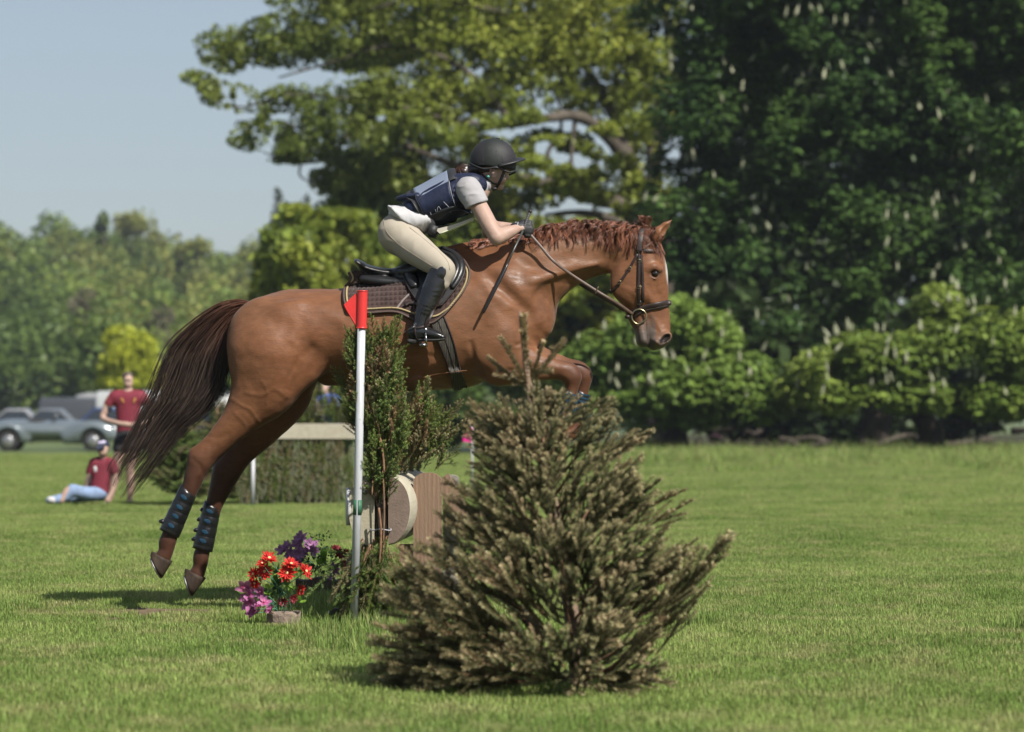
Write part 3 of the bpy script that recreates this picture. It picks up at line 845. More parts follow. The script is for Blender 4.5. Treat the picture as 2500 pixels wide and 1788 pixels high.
# ---- far conifers and the wood on the hill
def pine(px, pybase, pytop, d, label, seed):
    g = np.random.default_rng(seed)
    b, t = P(px, pybase, d), P(px, pytop, d); hgt = t[2]
    root = empty('pine_tree', (b[0], d, 0), label, 'tree')
    limbs([([(b[0], d, 0), (b[0] + .1, d, hgt * .5), (b[0], d, hgt)], .35, .06)], M_bark_dark, 'trunk', root, 7)
    L = []
    for k in range(13):
        q = k / 12; z = hgt * (.42 + .56 * q); r = (1 - q) * hgt * .12 + .35
        a = g.random() * 6.28
        L.append((b[0] + math.cos(a) * r * .45, d + math.sin(a) * r * .4, z, r, r, hgt * .035))
    p = lobe_points(g, 2600, L, .8); v, f = leaf_cards(g, p, .5, .4)
    link('crown', mesh('pine_crown', v, f, False, {'col': leaf_colour(g, p, (0.020, 0.034, 0.020), (0.040, 0.055, 0.030), .3)}), M_leaf_dark, root)
pine(676, 1060, 465, 240, 'tall thin dark pine with a ragged crown against the sky left of the oak', 401)
pine(747, 1060, 478, 245, 'pointed dark pine just right of the ragged pine, against the sky', 402)

skyl = np.array([(-300, 560), (0, 530), (150, 545), (215, 548), (240, 512), (262, 515), (275, 530), (300, 506), (340, 497), (390, 512), (400, 555), (450, 562), (500, 580), (540, 612), (575, 590), (620, 588), (680, 600), (760, 620), (900, 640)], float)
def sky_at(x): return np.interp(x, skyl[:, 0], skyl[:, 1])
g = np.random.default_rng(88)
kinds = [((0.120, 0.175, 0.032), (0.195, 0.245, 0.046)), ((0.160, 0.185, 0.042), (0.240, 0.250, 0.060)), ((0.082, 0.132, 0.030), (0.135, 0.190, 0.042)), ((0.150, 0.135, 0.085), (0.190, 0.170, 0.105))]
def round_tree(px, top, d, w, label, kind, seed, n=2200, group=None, nm='broadleaf_tree'):
    g = np.random.default_rng(seed)
    zt = P(px, top, d)[2]; x = P(px, 0, d)[0]; zb = float(hill_z(np.array([x]), np.array([d]))[0]); r = w * d / F
    root = empty(nm, (x, d, zb), label, 'tree', group)
    hgt = zt - zb
    limbs([([(x, d, zb - .3), (x + .2, d, zb + hgt * .4), (x, d, zb + hgt * .8)], .3, .1)], M_bark, 'trunk', root, 6)
    L = [(x, d, zb + hgt * .58, r * .8, r * .8, hgt * .40)]
    for k in range(7):
        a = g.random() * 6.28; rr = r * g.uniform(.38, .6)
        L.append((x + math.cos(a) * r * .55, d + math.sin(a) * r * .55, zb + hgt * g.uniform(.42, .80), rr, rr, rr * .85))
    p = lobe_points(g, n, L, .5, .35, .35); p[:, 2] = np.minimum(p[:, 2], zt)
    v, f = leaf_cards(g, p, .07 * r + .42, .9)
    link('crown', mesh(nm + '_crown', v, f, False, {'col': leaf_colour(g, p, *kinds[kind], .15, .14)}), M_leaf, root)
round_tree(345, 497, 390, 62, 'broad round tree standing highest on the wooded hilltop', 1, 501, 2200)
round_tree(252, 510, 395, 26, 'narrow upright tree at the left end of the hilltop clump', 0, 502)
round_tree(480, 572, 380, 60, 'rounded tree on the skyline where the hill drops to the right', 1, 503, 1800)
round_tree(625, 586, 370, 70, 'round olive green tree on the skyline left of the pines', 1, 504, 1900)
round_tree(210, 690, 250, 52, 'bare greyish brown tree on the lower left slope', 3, 505, 1300)
round_tree(395, 740, 245, 56, 'brownish half bare tree on the slope above the yellow tree', 3, 506, 1300)
round_tree(250, 760, 215, 70, 'dark blue green tree at the foot of the hill on the left', 2, 507, 2000)
# golden tree
gt = bushy('golden_tree', 'bright yellow dome shaped tree at the foot of the hill behind the standing woman', [(312, 880, 66, 60, 0, 2.2), (300, 835, 48, 40, 0, 1.6), (345, 850, 40, 40, 0, 1.4), (285, 905, 50, 44, 0, 1.6), (350, 910, 50, 46, 0, 1.6), (315, 935, 80, 40, 0, 2)], 160, 8000, .36, (0.300, 0.340, 0.030), (0.430, 0.450, 0.040), 508, .5, gap=.36, shell=.5, spread=.14)
# the rest of the wood reads as one mass
L = []; cols_ = []
while len(L) < 190:
    x = g.uniform(-320, 980); d = g.uniform(222, 440)
    w = g.uniform(55, 100) * 300 / d
    top = sky_at(x) + 22 + (440 - d) * 1.15 + g.uniform(-10, 60)
    if top > 930: continue
    c = P(x, top, d); r = w * d / F; hh = g.uniform(4, 7)
    zb = float(hill_z(np.array([c[0]]), np.array([d]))[0])
    L.append((c[0], d, max(c[2] - hh * .8, zb + 2), r, r, hh)); cols_.append(g.integers(0, 3))
V_, F_, C_, nn = [], [], [], 0
for q, k in zip(L, cols_):
    subs = [q] + [(q[0] + q[3] * .6 * math.cos(a), q[1] + q[3] * .6 * math.sin(a), q[2] + g.uniform(-.4, .55) * q[5], q[3] * .5, q[4] * .5, q[5] * .4) for a in g.random(5) * 6.28]
    p = lobe_points(g, 900, subs, .40, .28, .45); v, f = leaf_cards(g, p, .78, .9)
    V_.append(v); F_.append(f + nn); nn += len(v); C_.append(leaf_colour(g, p, *kinds[k], .12, .12) * g.uniform(.8, 1.2))
tag(link('woodland', mesh('woodland', np.concatenate(V_), np.concatenate(F_), False, {'col': np.concatenate(C_)}), M_leaf), kind='stuff')
# ---------------------------------------------------------------- the horse
D0 = 16.75                                # distance of the horse's spine
S0 = F / D0                               # photo pixels per metre there
def H(px, py, y=0.0): return P(px, py, D0 + y)
def R(px): return px / S0

M_coat = mat('horse_coat', rough=0.47, spec=0.22, sheen=0.05, attr='vcol', noise_scale=42, noise_amt=0.16, bump=0.16, bump_scale=150, stretch=(0.4, 1, 1))
nt_ = M_coat.node_tree; nz_ = nt_.nodes.new('ShaderNodeTexNoise'); nz_.inputs['Scale'].default_value = 55; nz_.inputs['Detail'].default_value = 5
mp_ = nt_.nodes.new('ShaderNodeMapping'); mp_.inputs['Scale'].default_value = (.35, 1, .8); tc_ = nt_.nodes.new('ShaderNodeTexCoord')
rr_ = nt_.nodes.new('ShaderNodeMapRange'); rr_.inputs['From Min'].default_value = .35; rr_.inputs['From Max'].default_value = .65; rr_.inputs['To Min'].default_value = .40; rr_.inputs['To Max'].default_value = .62
nt_.links.new(tc_.outputs['Object'], mp_.inputs[0]); nt_.links.new(mp_.outputs[0], nz_.inputs['Vector']); nt_.links.new(nz_.outputs['Fac'], rr_.inputs['Value']); nt_.links.new(rr_.outputs[0], nt_.nodes['Principled BSDF'].inputs['Roughness'])
M_hoof = mat('hoof_horn', (0.020, 0.013, 0.009), rough=0.7, spec=.2, noise_scale=30, col2=(0.050, 0.034, 0.023), stretch=(1, 1, .4), bump=.1)
M_shoe = mat('shoe_steel', (0.16, 0.16, 0.165), rough=0.5, metal=1.0)
M_eye = mat('eye_dark', (0.010, 0.006, 0.004), rough=0.06, spec=0.7)

def trunk(nodes, k=0.05):
    return [chain([(*H(q[0], q[1], q[4] if len(q) > 4 else 0), R(q[2]), q[3]) for q in nodes], k)]

def limb(nodes, k=0.03):
    """nodes (px, py, radius px, y): round limb; optional 5th value = width factor"""
    return [chain([(*H(q[0], q[1], q[3]), R(q[2]), R(q[2]) * (q[4] if len(q) > 4 else 1)) for q in nodes], k)]

hp = []
hp += trunk([(648, 822, 88, .235), (735, 815, 108, .285), (830, 816, 111, .28), (940, 822, 132, .31), (1060, 804, 149, .305), (1130, 782, 160, .28), (1205, 752, 132, .24), (1285, 768, 74, .17)], .09)
hp += trunk([(1085, 634, 24, .05), (1140, 619, 24, .045), (1250, 606, 22, .04)], .12)          # withers
hp += trunk([(700, 737, 22, .05), (640, 748, 18, .045), (606, 757, 15, .035)], .06)             # croup ridge and dock
hp += trunk([(1230, 705, 112, .20), (1292, 672, 98, .17), (1345, 640, 84, .135), (1405, 621, 71, .11), (1465, 611, 61, .09), (1530, 606, 51, .075)], .05)
# head
hp += trunk([(1560, 607, 50, .088), (1569, 660, 60, .098), (1577, 738, 56, .066), (1592, 788, 45, .055), (1606, 821, 31, .060)], .035)
hp += [ell(H(1546, 686, s * .05), (R(60), .047, R(60)), 0, .03) for s in (-1, 1)]               # cheeks
hp += limb([(1530, 716, 26, 0, 1.2), (1552, 752, 22, 0, 1.1), (1566, 790, 18, 0, 1.3)], .03)     # jaw bars
hp += limb([(1564, 800, 15, 0, 2.0), (1570, 832, 17, 0, 2.1)], .015)                              # lower lip
hp += limb([(1600, 838, 17, 0, 2.6), (1594, 845, 11, 0, 2.6)], .02)
for s in (-1, 1):
    hp += [chain([(*H(1582, 656, s * .090), R(7), R(7)), (*H(1597, 651, s * .090), R(8), R(8)), (*H(1613, 658, s * .074), R(6), R(6))], .02), chain([(*H(1586, 664, s * .099), R(2.6), R(2.6)), (*H(1597, 658, s * .101), R(3), R(3)), (*H(1611, 664, s * .088), R(2.4), R(2.4))], .006), chain([(*H(1588, 675, s * .096), R(2), R(2)), (*H(1600, 680, s * .094), R(2.6), R(2.6)), (*H(1611, 673, s * .086), R(2), R(2))], .008)]             # brow and lids
    hp += [seg(H(1560, 712, s * .076), H(1602, 742, s * .053), R(6), R(5), k=.045)]             # facial crest
    hp += [ell(H(1599, 670, s * .098), (R(12), .016, R(8.5)), -.3, .010, 's')]                     # eye socket
    hp += [ell(H(1623, 827, s * .050), (R(21), .022, R(14)), math.radians(40), .02)]            # nostril wing
    hp += [ell(H(1626, 826, s * .072), (R(15), .030, R(7)), math.radians(42), .008, 's')]
    hp += [seg(H(1577, 780, s * .058), H(1581, 806, s * .062), R(2.2), R(2.6), k=.008, op='s'), seg(H(1581, 806, s * .062), H(1584, 846, s * .048), R(2.6), R(3), k=.008, op='s')]
    hp += [seg(H(1500, 640, s * .085), H(1478, 690, s * .06), R(7), R(6), k=.03, op='s')]       # behind the jaw
    # ears
    hp += [seg(H(1594, 585, s * .050), H(1609, 568, s * .056), R(14), R(14.5), k=.02), seg(H(1609, 568, s * .056), H(1625, 551, s * .058), R(14.5), R(9), .024, .018, k=.012), seg(H(1625, 551, s * .058), H(1640, 537, s * .055), R(9), R(2), .018, .006, k=.01)]
    hp += [ell(H(1624, 561, s * .072 + .0), (R(22), .012, R(6)), math.radians(46), .008, 's')]
# fore legs
for s, dx, dy in ((-1, 0, 0), (1, 27, -1)):
    hp += [ell(H(1205, 770, s * .17), (R(88), .11, R(120)), math.radians(-28), .07)]            # shoulder
    hp += [ell(H(1290, 785, s * .10), (R(60), .10, R(66)), 0, .05)]                             # breast muscle
    y = s * .165
    hp += limb([(1222 + dx, 845, 64, y, .8), (1222 + dx, 884, 56, y, .8)], .07)
    hp += limb([(1222 + dx, 886, 54, y, .8), (1266 + dx, 886, 49, y, .75), (1312 + dx, 893 + dy, 37, y, .8), (1355 + dx, 901 + dy, 26, y * .95), (1386 + dx, 908 + dy, 26, y * .93), (1394 + dx, 918 + dy, 25, y * .93)], .04)
    hp += limb([(1399 + dx, 922 + dy, 22, y * .93), (1396 + dx, 950 + dy, 17, y * .92), (1378 + dx, 1035 + dy, 14, y * .88), (1366 + dx, 1062 + dy, 18, y * .86)], .02)
    hp += limb([(1366 + dx, 1062 + dy, 17, y * .86), (1345 + dx, 1060 + dy, 13, y * .84), (1328 + dx, 1050 + dy, 15, y * .84)], .012)
    hp += [ell(H(1168, 850, s * .335), (R(16), .05, R(75)), math.radians(-6), .08, 's')]           # hollow behind the elbow
# hind legs
y = -.165
hp += [ell(H(655, 855, -.13), (R(98), .145, R(130)), math.radians(8), .06)]
hp += limb([(664, 870, 100, y, .72), (650, 935, 84, y, .72), (612, 990, 57, y, .8), (566, 1044, 38, y, .9), (524, 1088, 32, y, .85), (491, 1122, 31, y, .9)], .05)
hp += limb([(486, 1108, 24, y, .75), (476, 1107, 15, y, .75)], .025)
hp += limb([(491, 1122, 31, y, .9), (476, 1160, 27, y, .9), (462, 1200, 21, y), (426, 1280, 18, y), (410, 1320, 21, y), (407, 1346, 17, y), (398, 1360, 21, y)], .02)
hp += limb([(402, 1324, 14, y), (395, 1328, 9, y)], .02)
y = .15
hp += [ell(H(668, 870, .12), (R(95), .14, R(120)), math.radians(8), .06)]
hp += limb([(690, 930, 82, y, .7), (684, 978, 66, y, .75), (634, 1046, 50, y, .8), (582, 1108, 38, y, .9), (552, 1152, 34, y, .9)], .05)
hp += limb([(543, 1140, 18, y), (535, 1136, 14, y)], .02)
hp += limb([(552, 1152, 34, y, .9), (536, 1196, 27, y), (522, 1236, 21, y), (500, 1325, 18, y), (490, 1360, 21, y), (488, 1386, 17, y), (479, 1402, 21, y)], .02)
# shoulder blade, triceps, neck and thigh relief
for s in (-1, 1):
    hp += [chain([(*H(1165, 640, s * .215), R(10), R(8)), (*H(1235, 712, s * .255), R(10), R(8)), (*H(1300, 770, s * .215), R(8), R(7))], .045, 's')]
    hp += [chain([(*H(1300, 690, s * .195), R(16), R(10)), (*H(1380, 660, s * .138), R(10), R(8)), (*H(1460, 648, s * .102), R(7), R(6))], .07)]
    hp += [chain([(*H(1318, 712, s * .195), R(5), R(4)), (*H(1400, 680, s * .136), R(4), R(3.5)), (*H(1470, 655, s * .104), R(4), R(3.5))], .05, 's')]
    hp += [ell(H(1195, 835, s * .25), (R(42), .035, R(60)), math.radians(-20), .05)]
    hp += [ell(H(700, 760, s * .225), (R(34), .03, R(20)), math.radians(20), .06)]
    hp += [chain([(*H(1000, 935, s * .19), R(5), R(4)), (*H(1060, 915, s * .255), R(4), R(4)), (*H(1140, 905, s * .265), R(4), R(4))], .03)]
# flank, sheath
hp += [ell(H(738, 898, s * .17), (R(58), .07, R(44)), math.radians(38), .06) for s in (-1, 1)]
hp += limb([(800, 925, 20, 0, 1.5), (850, 922, 18, 0, 1.5)], .05)

HF = Field(hp, 0.0075)
hv, hf = HF.surface(1)
hv = relax(hv, hf, 22, np.where((HX + hv[:,0] / hv[:,1] * F) < 1490, .5, .05))
# fine relief of the living skin: small muscle undulation, veins and creases
def vnormals(v, f):
    n = np.zeros_like(v); fn = np.cross(v[f[:,1]] - v[f[:,0]], v[f[:,3]] - v[f[:,0]])
    for k in range(4):
        for i in range(3): n[:, i] += np.bincount(f[:,k], fn[:, i], minlength=len(v))
    return n / (np.linalg.norm(n, axis=1)[:, None] + 1e-12)
hn_ = vnormals(hv, hf)
ax_, ay_ = HX + hv[:,0] / hv[:,1] * F, HY - (hv[:,2] - CAMH) / hv[:,1] * F
calm = np.where(ax_ > 1490, .25, 1.0)
disp = (.0028 * vnoise(hv * np.array([1, 1, .6]), 9.0) + .0014 * vnoise(hv + 5, 24.0)) * calm
def crease(pts, sig, amp, y_side=-1):
    p = spline(pts, 60); d = np.full(len(hv), 1e9)
    side = (hv[:, 1] < D0 - .03)
    for a in p: d = np.minimum(d, np.hypot(ax_ - a[0], ay_ - a[1]))
    return amp * (.7 if abs(amp) < .0045 and sig < 5.5 else 1.25) * np.exp(-(d / (sig * 1.25)) ** 2) * side
for pts, sig, amp in [
    ([(566, 975), (590, 990), (612, 1002), (632, 1030)], 4, .004), ([(600, 960), (640, 965), (668, 950), (690, 962)], 4, .0035), ([(640, 930), (652, 955), (650, 985)], 3.5, .003),
    ([(575, 1010), (600, 1040), (585, 1075)], 4, .003), ([(500, 1060), (530, 1070), (555, 1060)], 5, -.004), ([(470, 1120), (490, 1140), (500, 1165)], 5, -.004), ([(508, 1095), (500, 1130), (486, 1160)], 4, .004),
    ([(985, 905), (1030, 895), (1075, 885)], 5, .003), ([(1000, 870), (1040, 868), (1090, 880)], 6, -.003), ([(960, 930), (1020, 925), (1090, 918)], 4, .0035),
    ([(1150, 840), (1158, 880), (1175, 910)], 6, -.006), ([(1262, 842), (1282, 838), (1300, 846)], 4, -.005), ([(1258, 850), (1280, 848), (1298, 856)], 4, .003), ([(1240, 905), (1290, 912), (1340, 915)], 5, -.005), ([(1280, 880), (1330, 892), (1375, 900)], 5, .004),
    ([(1180, 720), (1240, 770), (1300, 815)], 14, -.004), ([(1255, 760), (1300, 790), (1340, 830)], 9, -.005), ([(1270, 640), (1330, 660), (1400, 655), (1470, 632)], 9, -.004), ([(1296, 700), (1350, 690), (1395, 694)], 5, -.004),
    ([(1320, 620), (1400, 605), (1490, 598)], 16, .004), ([(1520, 700), (1545, 715), (1560, 745)], 5, .003), ([(1575, 700), (1588, 730), (1590, 765)], 4, .003), ([(1600, 690), (1612, 740), (1616, 790)], 6, -.003), ([(1590, 770), (1605, 790), (1612, 806)], 4, .003),
    ([(1585, 780), (1592, 800), (1604, 806)], 4, -.003), ([(740, 740), (800, 760), (850, 800)], 14, .004), ([(760, 850), (730, 890), (706, 950)], 9, -.006), ([(735, 880), (712, 930), (700, 968)], 6, .005), ([(690, 770), (720, 790), (715, 830)], 12, .004),
    ([(1110, 640), (1150, 690), (1200, 700)], 14, -.004), ([(1150, 640), (1210, 660), (1260, 650)], 14, .004)]:
    disp = disp + crease(pts, sig, amp)
hv = hv + hn_ * disp[:, None]
# colour of the coat: chestnut, darker legs and grey muzzle
def px_of(v):
    return HX + v[:,0] / v[:,1] * F, HY - (v[:,2] - CAMH) / v[:,1] * F
qx, qy = px_of(hv)
def blob(cx, cy, rx, ry, soft=1.0):
    d = np.sqrt(((qx-cx)/rx)**2 + ((qy-cy)/ry)**2)
    return np.clip((1 - d) / (0.45 * soft) , 0, 1)
coat = np.tile(np.array([0.136, 0.0565, 0.0255]), (len(hv), 1))
n1 = vnoise(hv, 6.0)[:, None]; n2 = vnoise(hv, 17.0)[:, None]
coat *= 1 + 0.15 * n1 + 0.10 * n2 + .07 * vnoise(hv * np.array([.5, 1, 1]), 60.0)[:, None]
coat *= np.array([1, 1, 1]) + np.array([-.05, .10, .22]) * np.clip(.35 + .9 * vnoise(hv + 3, 3.2), 0, 1)[:, None] * .6
def blend(c, w):
    global coat
    w = np.asarray(w)[:, None]
    coat = coat * (1 - w) + np.array(c) * w
wl = np.clip((qy - 1040) / 130, 0, 1) * (qx < 660)
blend((0.042, 0.0165, 0.010), wl * .92)                                          # hind legs go darker downwards
blend((0.052, 0.019, 0.011), np.clip((qx - 1350) / 60, 0, 1) * (qy > 870) * .75)  # knees
blend((0.078, 0.068, 0.060), np.clip((qy + 0.35 * (qx - 1600) - 758) / 45, 0, 1) * (qx > 1530) * (qy > 740) * (qx < 1600) * .85)
blend((0.066, 0.052, 0.043), np.clip((qy - 806) / 28, 0, 1) * (qx > 1530) * .75)
blend((0.012, 0.009, 0.008), (np.sqrt((((qx-1624)*.76-(qy-827)*.65)/17)**2 + (((qx-1624)*.65+(qy-827)*.76)/8.5)**2) < 1) * .95)
blend((0.020, 0.015, 0.013), np.clip(1 - np.abs(qx - (1577 + (qy - 780) * .10)) / 2.6, 0, 1) * (qy > 780) * (qy < 850) * .8)
blend((0.06, 0.03, 0.02), np.clip(1.35 - np.sqrt(((qx-1599)/17)**2 + ((qy-668)/13)**2), 0, 1) * .9)
blend((0.40, 0.38, 0.36), (np.clip(1 - np.abs(qy - 662) / 34, 0, 1) ** .5) * np.clip((qx - (1621.5 + (qy - 640) * .1)) / 4, 0, 1) * (qx > 1612) * (qy > 622) * (qy < 700))
horse = empty('horse', H(900, 800), 'chestnut horse leaping over the brush fence with its forelegs tucked up', 'horse')
link('body', mesh('horse_body', hv, hf, True, {'col': coat}), M_coat, horse)

def uvsphere(c, r, nu=16, nv=10):
    v, f = [], []
    r = np.array([r]*3 if np.isscalar(r) else r)
    for i in range(nv + 1):
        th = math.pi * i / nv
        for j in range(nu):
            ph = 2 * math.pi * j / nu
            v.append(np.array(c) + r * np.array([math.sin(th)*math.cos(ph), math.sin(th)*math.sin(ph), math.cos(th)]))
    for i in range(nv):
        for j in range(nu):
            k = (j + 1) % nu
            f.append((i*nu+j, (i+1)*nu+j, (i+1)*nu+k, i*nu+k))
    return v, f
for s in (-1, 1):
    b = MB(); b.add(*uvsphere(H(1599, 668, s * .083), (.0215, .016, .0170)))
    b.obj('eye', M_eye, horse)

def hoof(cor_a, cor_b, sole_a, sole_b, y):
    """coronet and sole each given by the pixel ends of their long axis"""
    n = 20; v = []; f = []
    rings = 6
    for i in range(rings):
        t = i / (rings - 1)
        a = np.array(cor_a) * (1 - t) + np.array(sole_a) * t; b_ = np.array(cor_b) * (1 - t) + np.array(sole_b) * t
        A, B = H(*a, y), H(*b_, y)
        c, u = (A + B) / 2, (B - A) / 2
        w = np.array([0, (.044 + .018 * t) * (1.06 if i == 0 else 1), 0])
        for j in range(n):
            ang = 2 * math.pi * j / n
            ca = math.cos(ang); sa = math.sin(ang)
            v.append(c + u * ca + w * sa * (1 - .25 * max(0, -ca)))
    for i in range(rings - 1):
        for j in range(n):
            k = (j + 1) % n
            f.append((i*n+j, i*n+k, (i+1)*n+k, (i+1)*n+j))
    f.append(tuple(range(n-1, -1, -1))); f.append(tuple((rings-1)*n + j for j in range(n)))
    b = MB(); b.add(v, f)
    o = b.obj('hoof', M_hoof, horse)
    last = np.array(v[-n:]); cen = last.mean(0)
    sb = MB(); ring = [cen + (q - cen) * .93 for q in last]
    nrm = np.cross(ring[5] - cen, ring[0] - cen); nrm /= np.linalg.norm(nrm)
    tip = np.array(v[:n]).mean(0)
    if (cen - tip) @ nrm < 0: nrm = -nrm
    pts = [ring[(j + n // 2 + 2) % n] + nrm * .004 for j in range(n - 3)]
    sb.tube(pts, .006, 6, True, .6)
    sb.obj('horseshoe', M_shoe, o)
hoof((370, 1346), (421, 1371), (367, 1356), (396, 1412), -.165)
hoof((452, 1388), (503, 1412), (450, 1398), (470, 1456), .15)
for dx, s in ((0, -1), (27, 1)):
    hoof((1333 + dx, 1068), (1326 + dx, 1036), (1306 + dx, 1072), (1316 + dx, 1022), s * .14)

# ---- mane and tail
M_hair = mat('horse_hair', rough=0.38, spec=0.4, attr='vcol')
g = np.random.default_rng(5)
def px3(a, y): return np.stack([(a[..., 0] - HX) / F * (D0 + y), D0 + y, CAMH + (HY - a[..., 1]) / F * (D0 + y)], -1)

U = spline([(612, 735), (575, 734), (530, 748), (470, 790), (415, 846), (388, 905), (366, 960), (338, 1015), (304, 1085), (270, 1135), (254, 1188)], 60)
Lo = spline([(612, 752), (592, 775), (570, 805), (560, 845), (554, 890), (540, 945), (506, 1000), (452, 1045), (404, 1110), (356, 1180), (312, 1240)], 60)
M_ = 26
nc = 110
cl_v = np.sort(g.random(nc)); cl_ph = g.random((nc, 4)) * 6.28; cl_end = .66 + .34 * g.random(nc)
N_ = 1300
paths = np.zeros((N_, M_, 3)); rad = np.zeros((N_, M_)); cols = np.zeros((N_, M_, 3))
for i in range(N_):
    c = g.integers(nc); v0 = cl_v[c] ** .92
    stray = g.random() < .20
    t0 = g.random() * .26
    t1 = min(1.0, cl_end[c] * (1 - .14 * g.random() ** 2))
    if stray: t1 *= g.uniform(.75, 1.0)
    t = np.linspace(t0, t1, M_)
    x = t * 59; k = np.minimum(x.astype(int), 58); fr = (x - k)[:, None]
    up = U[k] * (1 - fr) + U[k+1] * fr; lo = Lo[k] * (1 - fr) + Lo[k+1] * fr
    v = v0 + (g.normal() * .066) * (1 - .5 * t) + .034 * np.sin(cl_ph[c, 0] + 7 * t) * t + .018 * np.sin(cl_ph[c, 1] + 15 * t + g.random() * 2) * t
    if stray: v = v + g.normal() * .16 * t ** 1.5 - .04 * t ** 2
    v = np.clip(v, -.12, 1.12)[:, None]
    p = up * (1 - v) + lo * v
    y = g.normal() * .034 * (1 - .55 * t) + .03 * np.sin(cl_ph[c, 2]) * np.sin(3.1 * t) + .05 * t * np.sin(cl_ph[c, 3])
    paths[i] = px3(p, y)
    rad[i] = (.0018 if not stray else .0013) * (1 - .6 * t) * g.uniform(.6, 1.2)
    root = np.clip(1 - t / .46, 0, 1)[:, None] ** 1.2
    tone = g.random()
    dark = np.array([.020, .0135, .0115]) * (1 + 1.2 * tone) if tone < .72 else np.array([.085, .060, .046])
    cols[i] = np.array([.115, .043, .023]) * root * (.7 + .6 * tone) + dark * (1 - root)
v_, f_, c_ = hair(paths, rad, cols)
link('tail', mesh('horse_tail', v_, f_, True, {'col': c_}), M_hair, horse)

def locks(roots, n_lock, ln, lift, fall, drift, seed, strands=12, curl=(.006, .0115), col=(.125, .047, .026), near=-.075):
    g = np.random.default_rng(seed)
    crest = spline(roots, 200)
    P_, R_, C_ = [], [], []
    m = 18
    t = np.linspace(0, 1, m)
    for i in range(n_lock):
        r = crest[g.integers(200)]
        y0 = g.normal() * .014 - .008
        L = ln * g.uniform(.65, 1.25); a = g.uniform(*curl); tw = g.uniform(1.2, 2.2); ph = g.random() * 6.28
        side = near * g.uniform(.5, 1.25) if g.random() < .86 else -near * g.uniform(.4, .9)
        li = lift * g.uniform(.35, 1.3); fa = fall * g.uniform(.45, 1.2); dr = drift * g.uniform(-.2, 1.5) + g.normal() * 8
        ccol = np.array(col) * g.uniform(.55, 1.5)
        for s_ in range(strands):
            off = g.normal(size=3) * .0055
            ph2 = ph + g.normal() * .35
            px_ = r[0] + dr * t ** 1.1
            py_ = r[1] + 8 - li * np.sin(np.minimum(t * 2.2, 1.57)) * 1.0 + fa * np.clip(t - .28, 0, 1) ** 1.3 / .65
            y = y0 + side * np.clip(t * 1.5, 0, 1) ** .8
            p = px3(np.stack([px_, py_], 1), y)
            amp = a * np.clip(t * 2.2, .1, 1)
            p[:, 0] += 1.25 * amp * np.cos(2 * math.pi * tw * t + ph2) + off[0] * (1 - .5 * t)
            p[:, 2] += .45 * amp * np.sin(2 * math.pi * tw * t + ph2) + off[2] * (1 - .5 * t)
            p[:, 1] += .6 * amp * np.cos(2 * math.pi * tw * t + ph2 + 1.2) + off[1]
            P_.append(p); R_.append(.0019 * (1 - .75 * t ** 2) * g.uniform(.7, 1.3) * np.ones(m))
            C_.append(np.outer(1 + .15 * np.sin(5 * t + ph), ccol * g.uniform(.6, 1.5)))
    P_ = np.array(P_)
    # keep the hair on the outside of the neck
    q = P_.reshape(-1, 3)
    for _ in range(2):
        d = HF.sample(q); k = d < .006
        if k.any(): q[k] += HF.normal(q[k]) * (.008 - d[k])[:, None]
    return P_, np.array(R_), np.array(C_)
A = [locks([(1296, 576), (1360, 558), (1430, 550), (1500, 553), (1566, 562)], 190, .2, 24, 60, -22, 21),
     locks([(1300, 576), (1360, 560), (1440, 552), (1540, 556)], 26, .2, 24, 40, -30, 22, curl=(.008, .012)),
     locks([(1150, 602), (1190, 597), (1220, 594), (1300, 580)], 34, .2, 18, 30, -14, 23),
     locks([(1568, 562), (1590, 566), (1606, 578)], 26, .2, 20, 62, 12, 24, near=-.05, strands=10),
     locks([(1560, 560), (1592, 566)], 9, .2, 36, 6, -16, 25, near=-.03)]
v_, f_, c_ = hair(*[np.concatenate([a[i] for a in A]) for i in range(3)])
link('mane', mesh('horse_mane', v_, f_, True, {'col': c_}), M_hair, horse)
# ---------------------------------------------------------------- tack: saddle pad, saddle, bridle, leg boots
M_leather = mat('black_leather', (0.011, 0.011, 0.012), rough=0.36, spec=0.45, noise_scale=14, noise_amt=.35, bump=.08, bump_scale=120)
M_strap = mat('dark_brown_leather', (0.020, 0.012, 0.010), rough=0.46, spec=0.35, noise_scale=40, noise_amt=.3)
M_rein = mat('brown_rein_leather', (0.060, 0.034, 0.022), rough=0.42, noise_scale=60, noise_amt=.3)
M_pad = mat('brown_quilted_cotton', (0.046, 0.029, 0.026), rough=0.95, spec=.15, sheen=.25, noise_scale=22, noise_amt=.28, bump=.2, bump_scale=300)
M_piping = mat('brown_piping', (0.060, 0.036, 0.028), rough=0.7)
M_gold = mat('gold_braid', (0.30, 0.23, 0.11), rough=0.5, spec=.6)
M_girth = mat('girth_webbing', (0.052, 0.046, 0.034), rough=0.8, noise_scale=30, noise_amt=.4, wave=('BANDS', 26, .6, (0.018, 0.016, 0.014), 'X'))
M_steel = mat('steel', (0.26, 0.255, 0.25), rough=0.22, metal=1.0)
M_brass = mat('worn_brass', (0.34, 0.29, 0.17), rough=0.3, metal=1.0)
M_badge = mat('green_badge', (0.28, 0.40, 0.30), rough=0.3)
M_blue = mat('blue_rubber', (0.008, 0.034, 0.062), rough=0.8, spec=.2, noise_scale=30, noise_amt=.3)

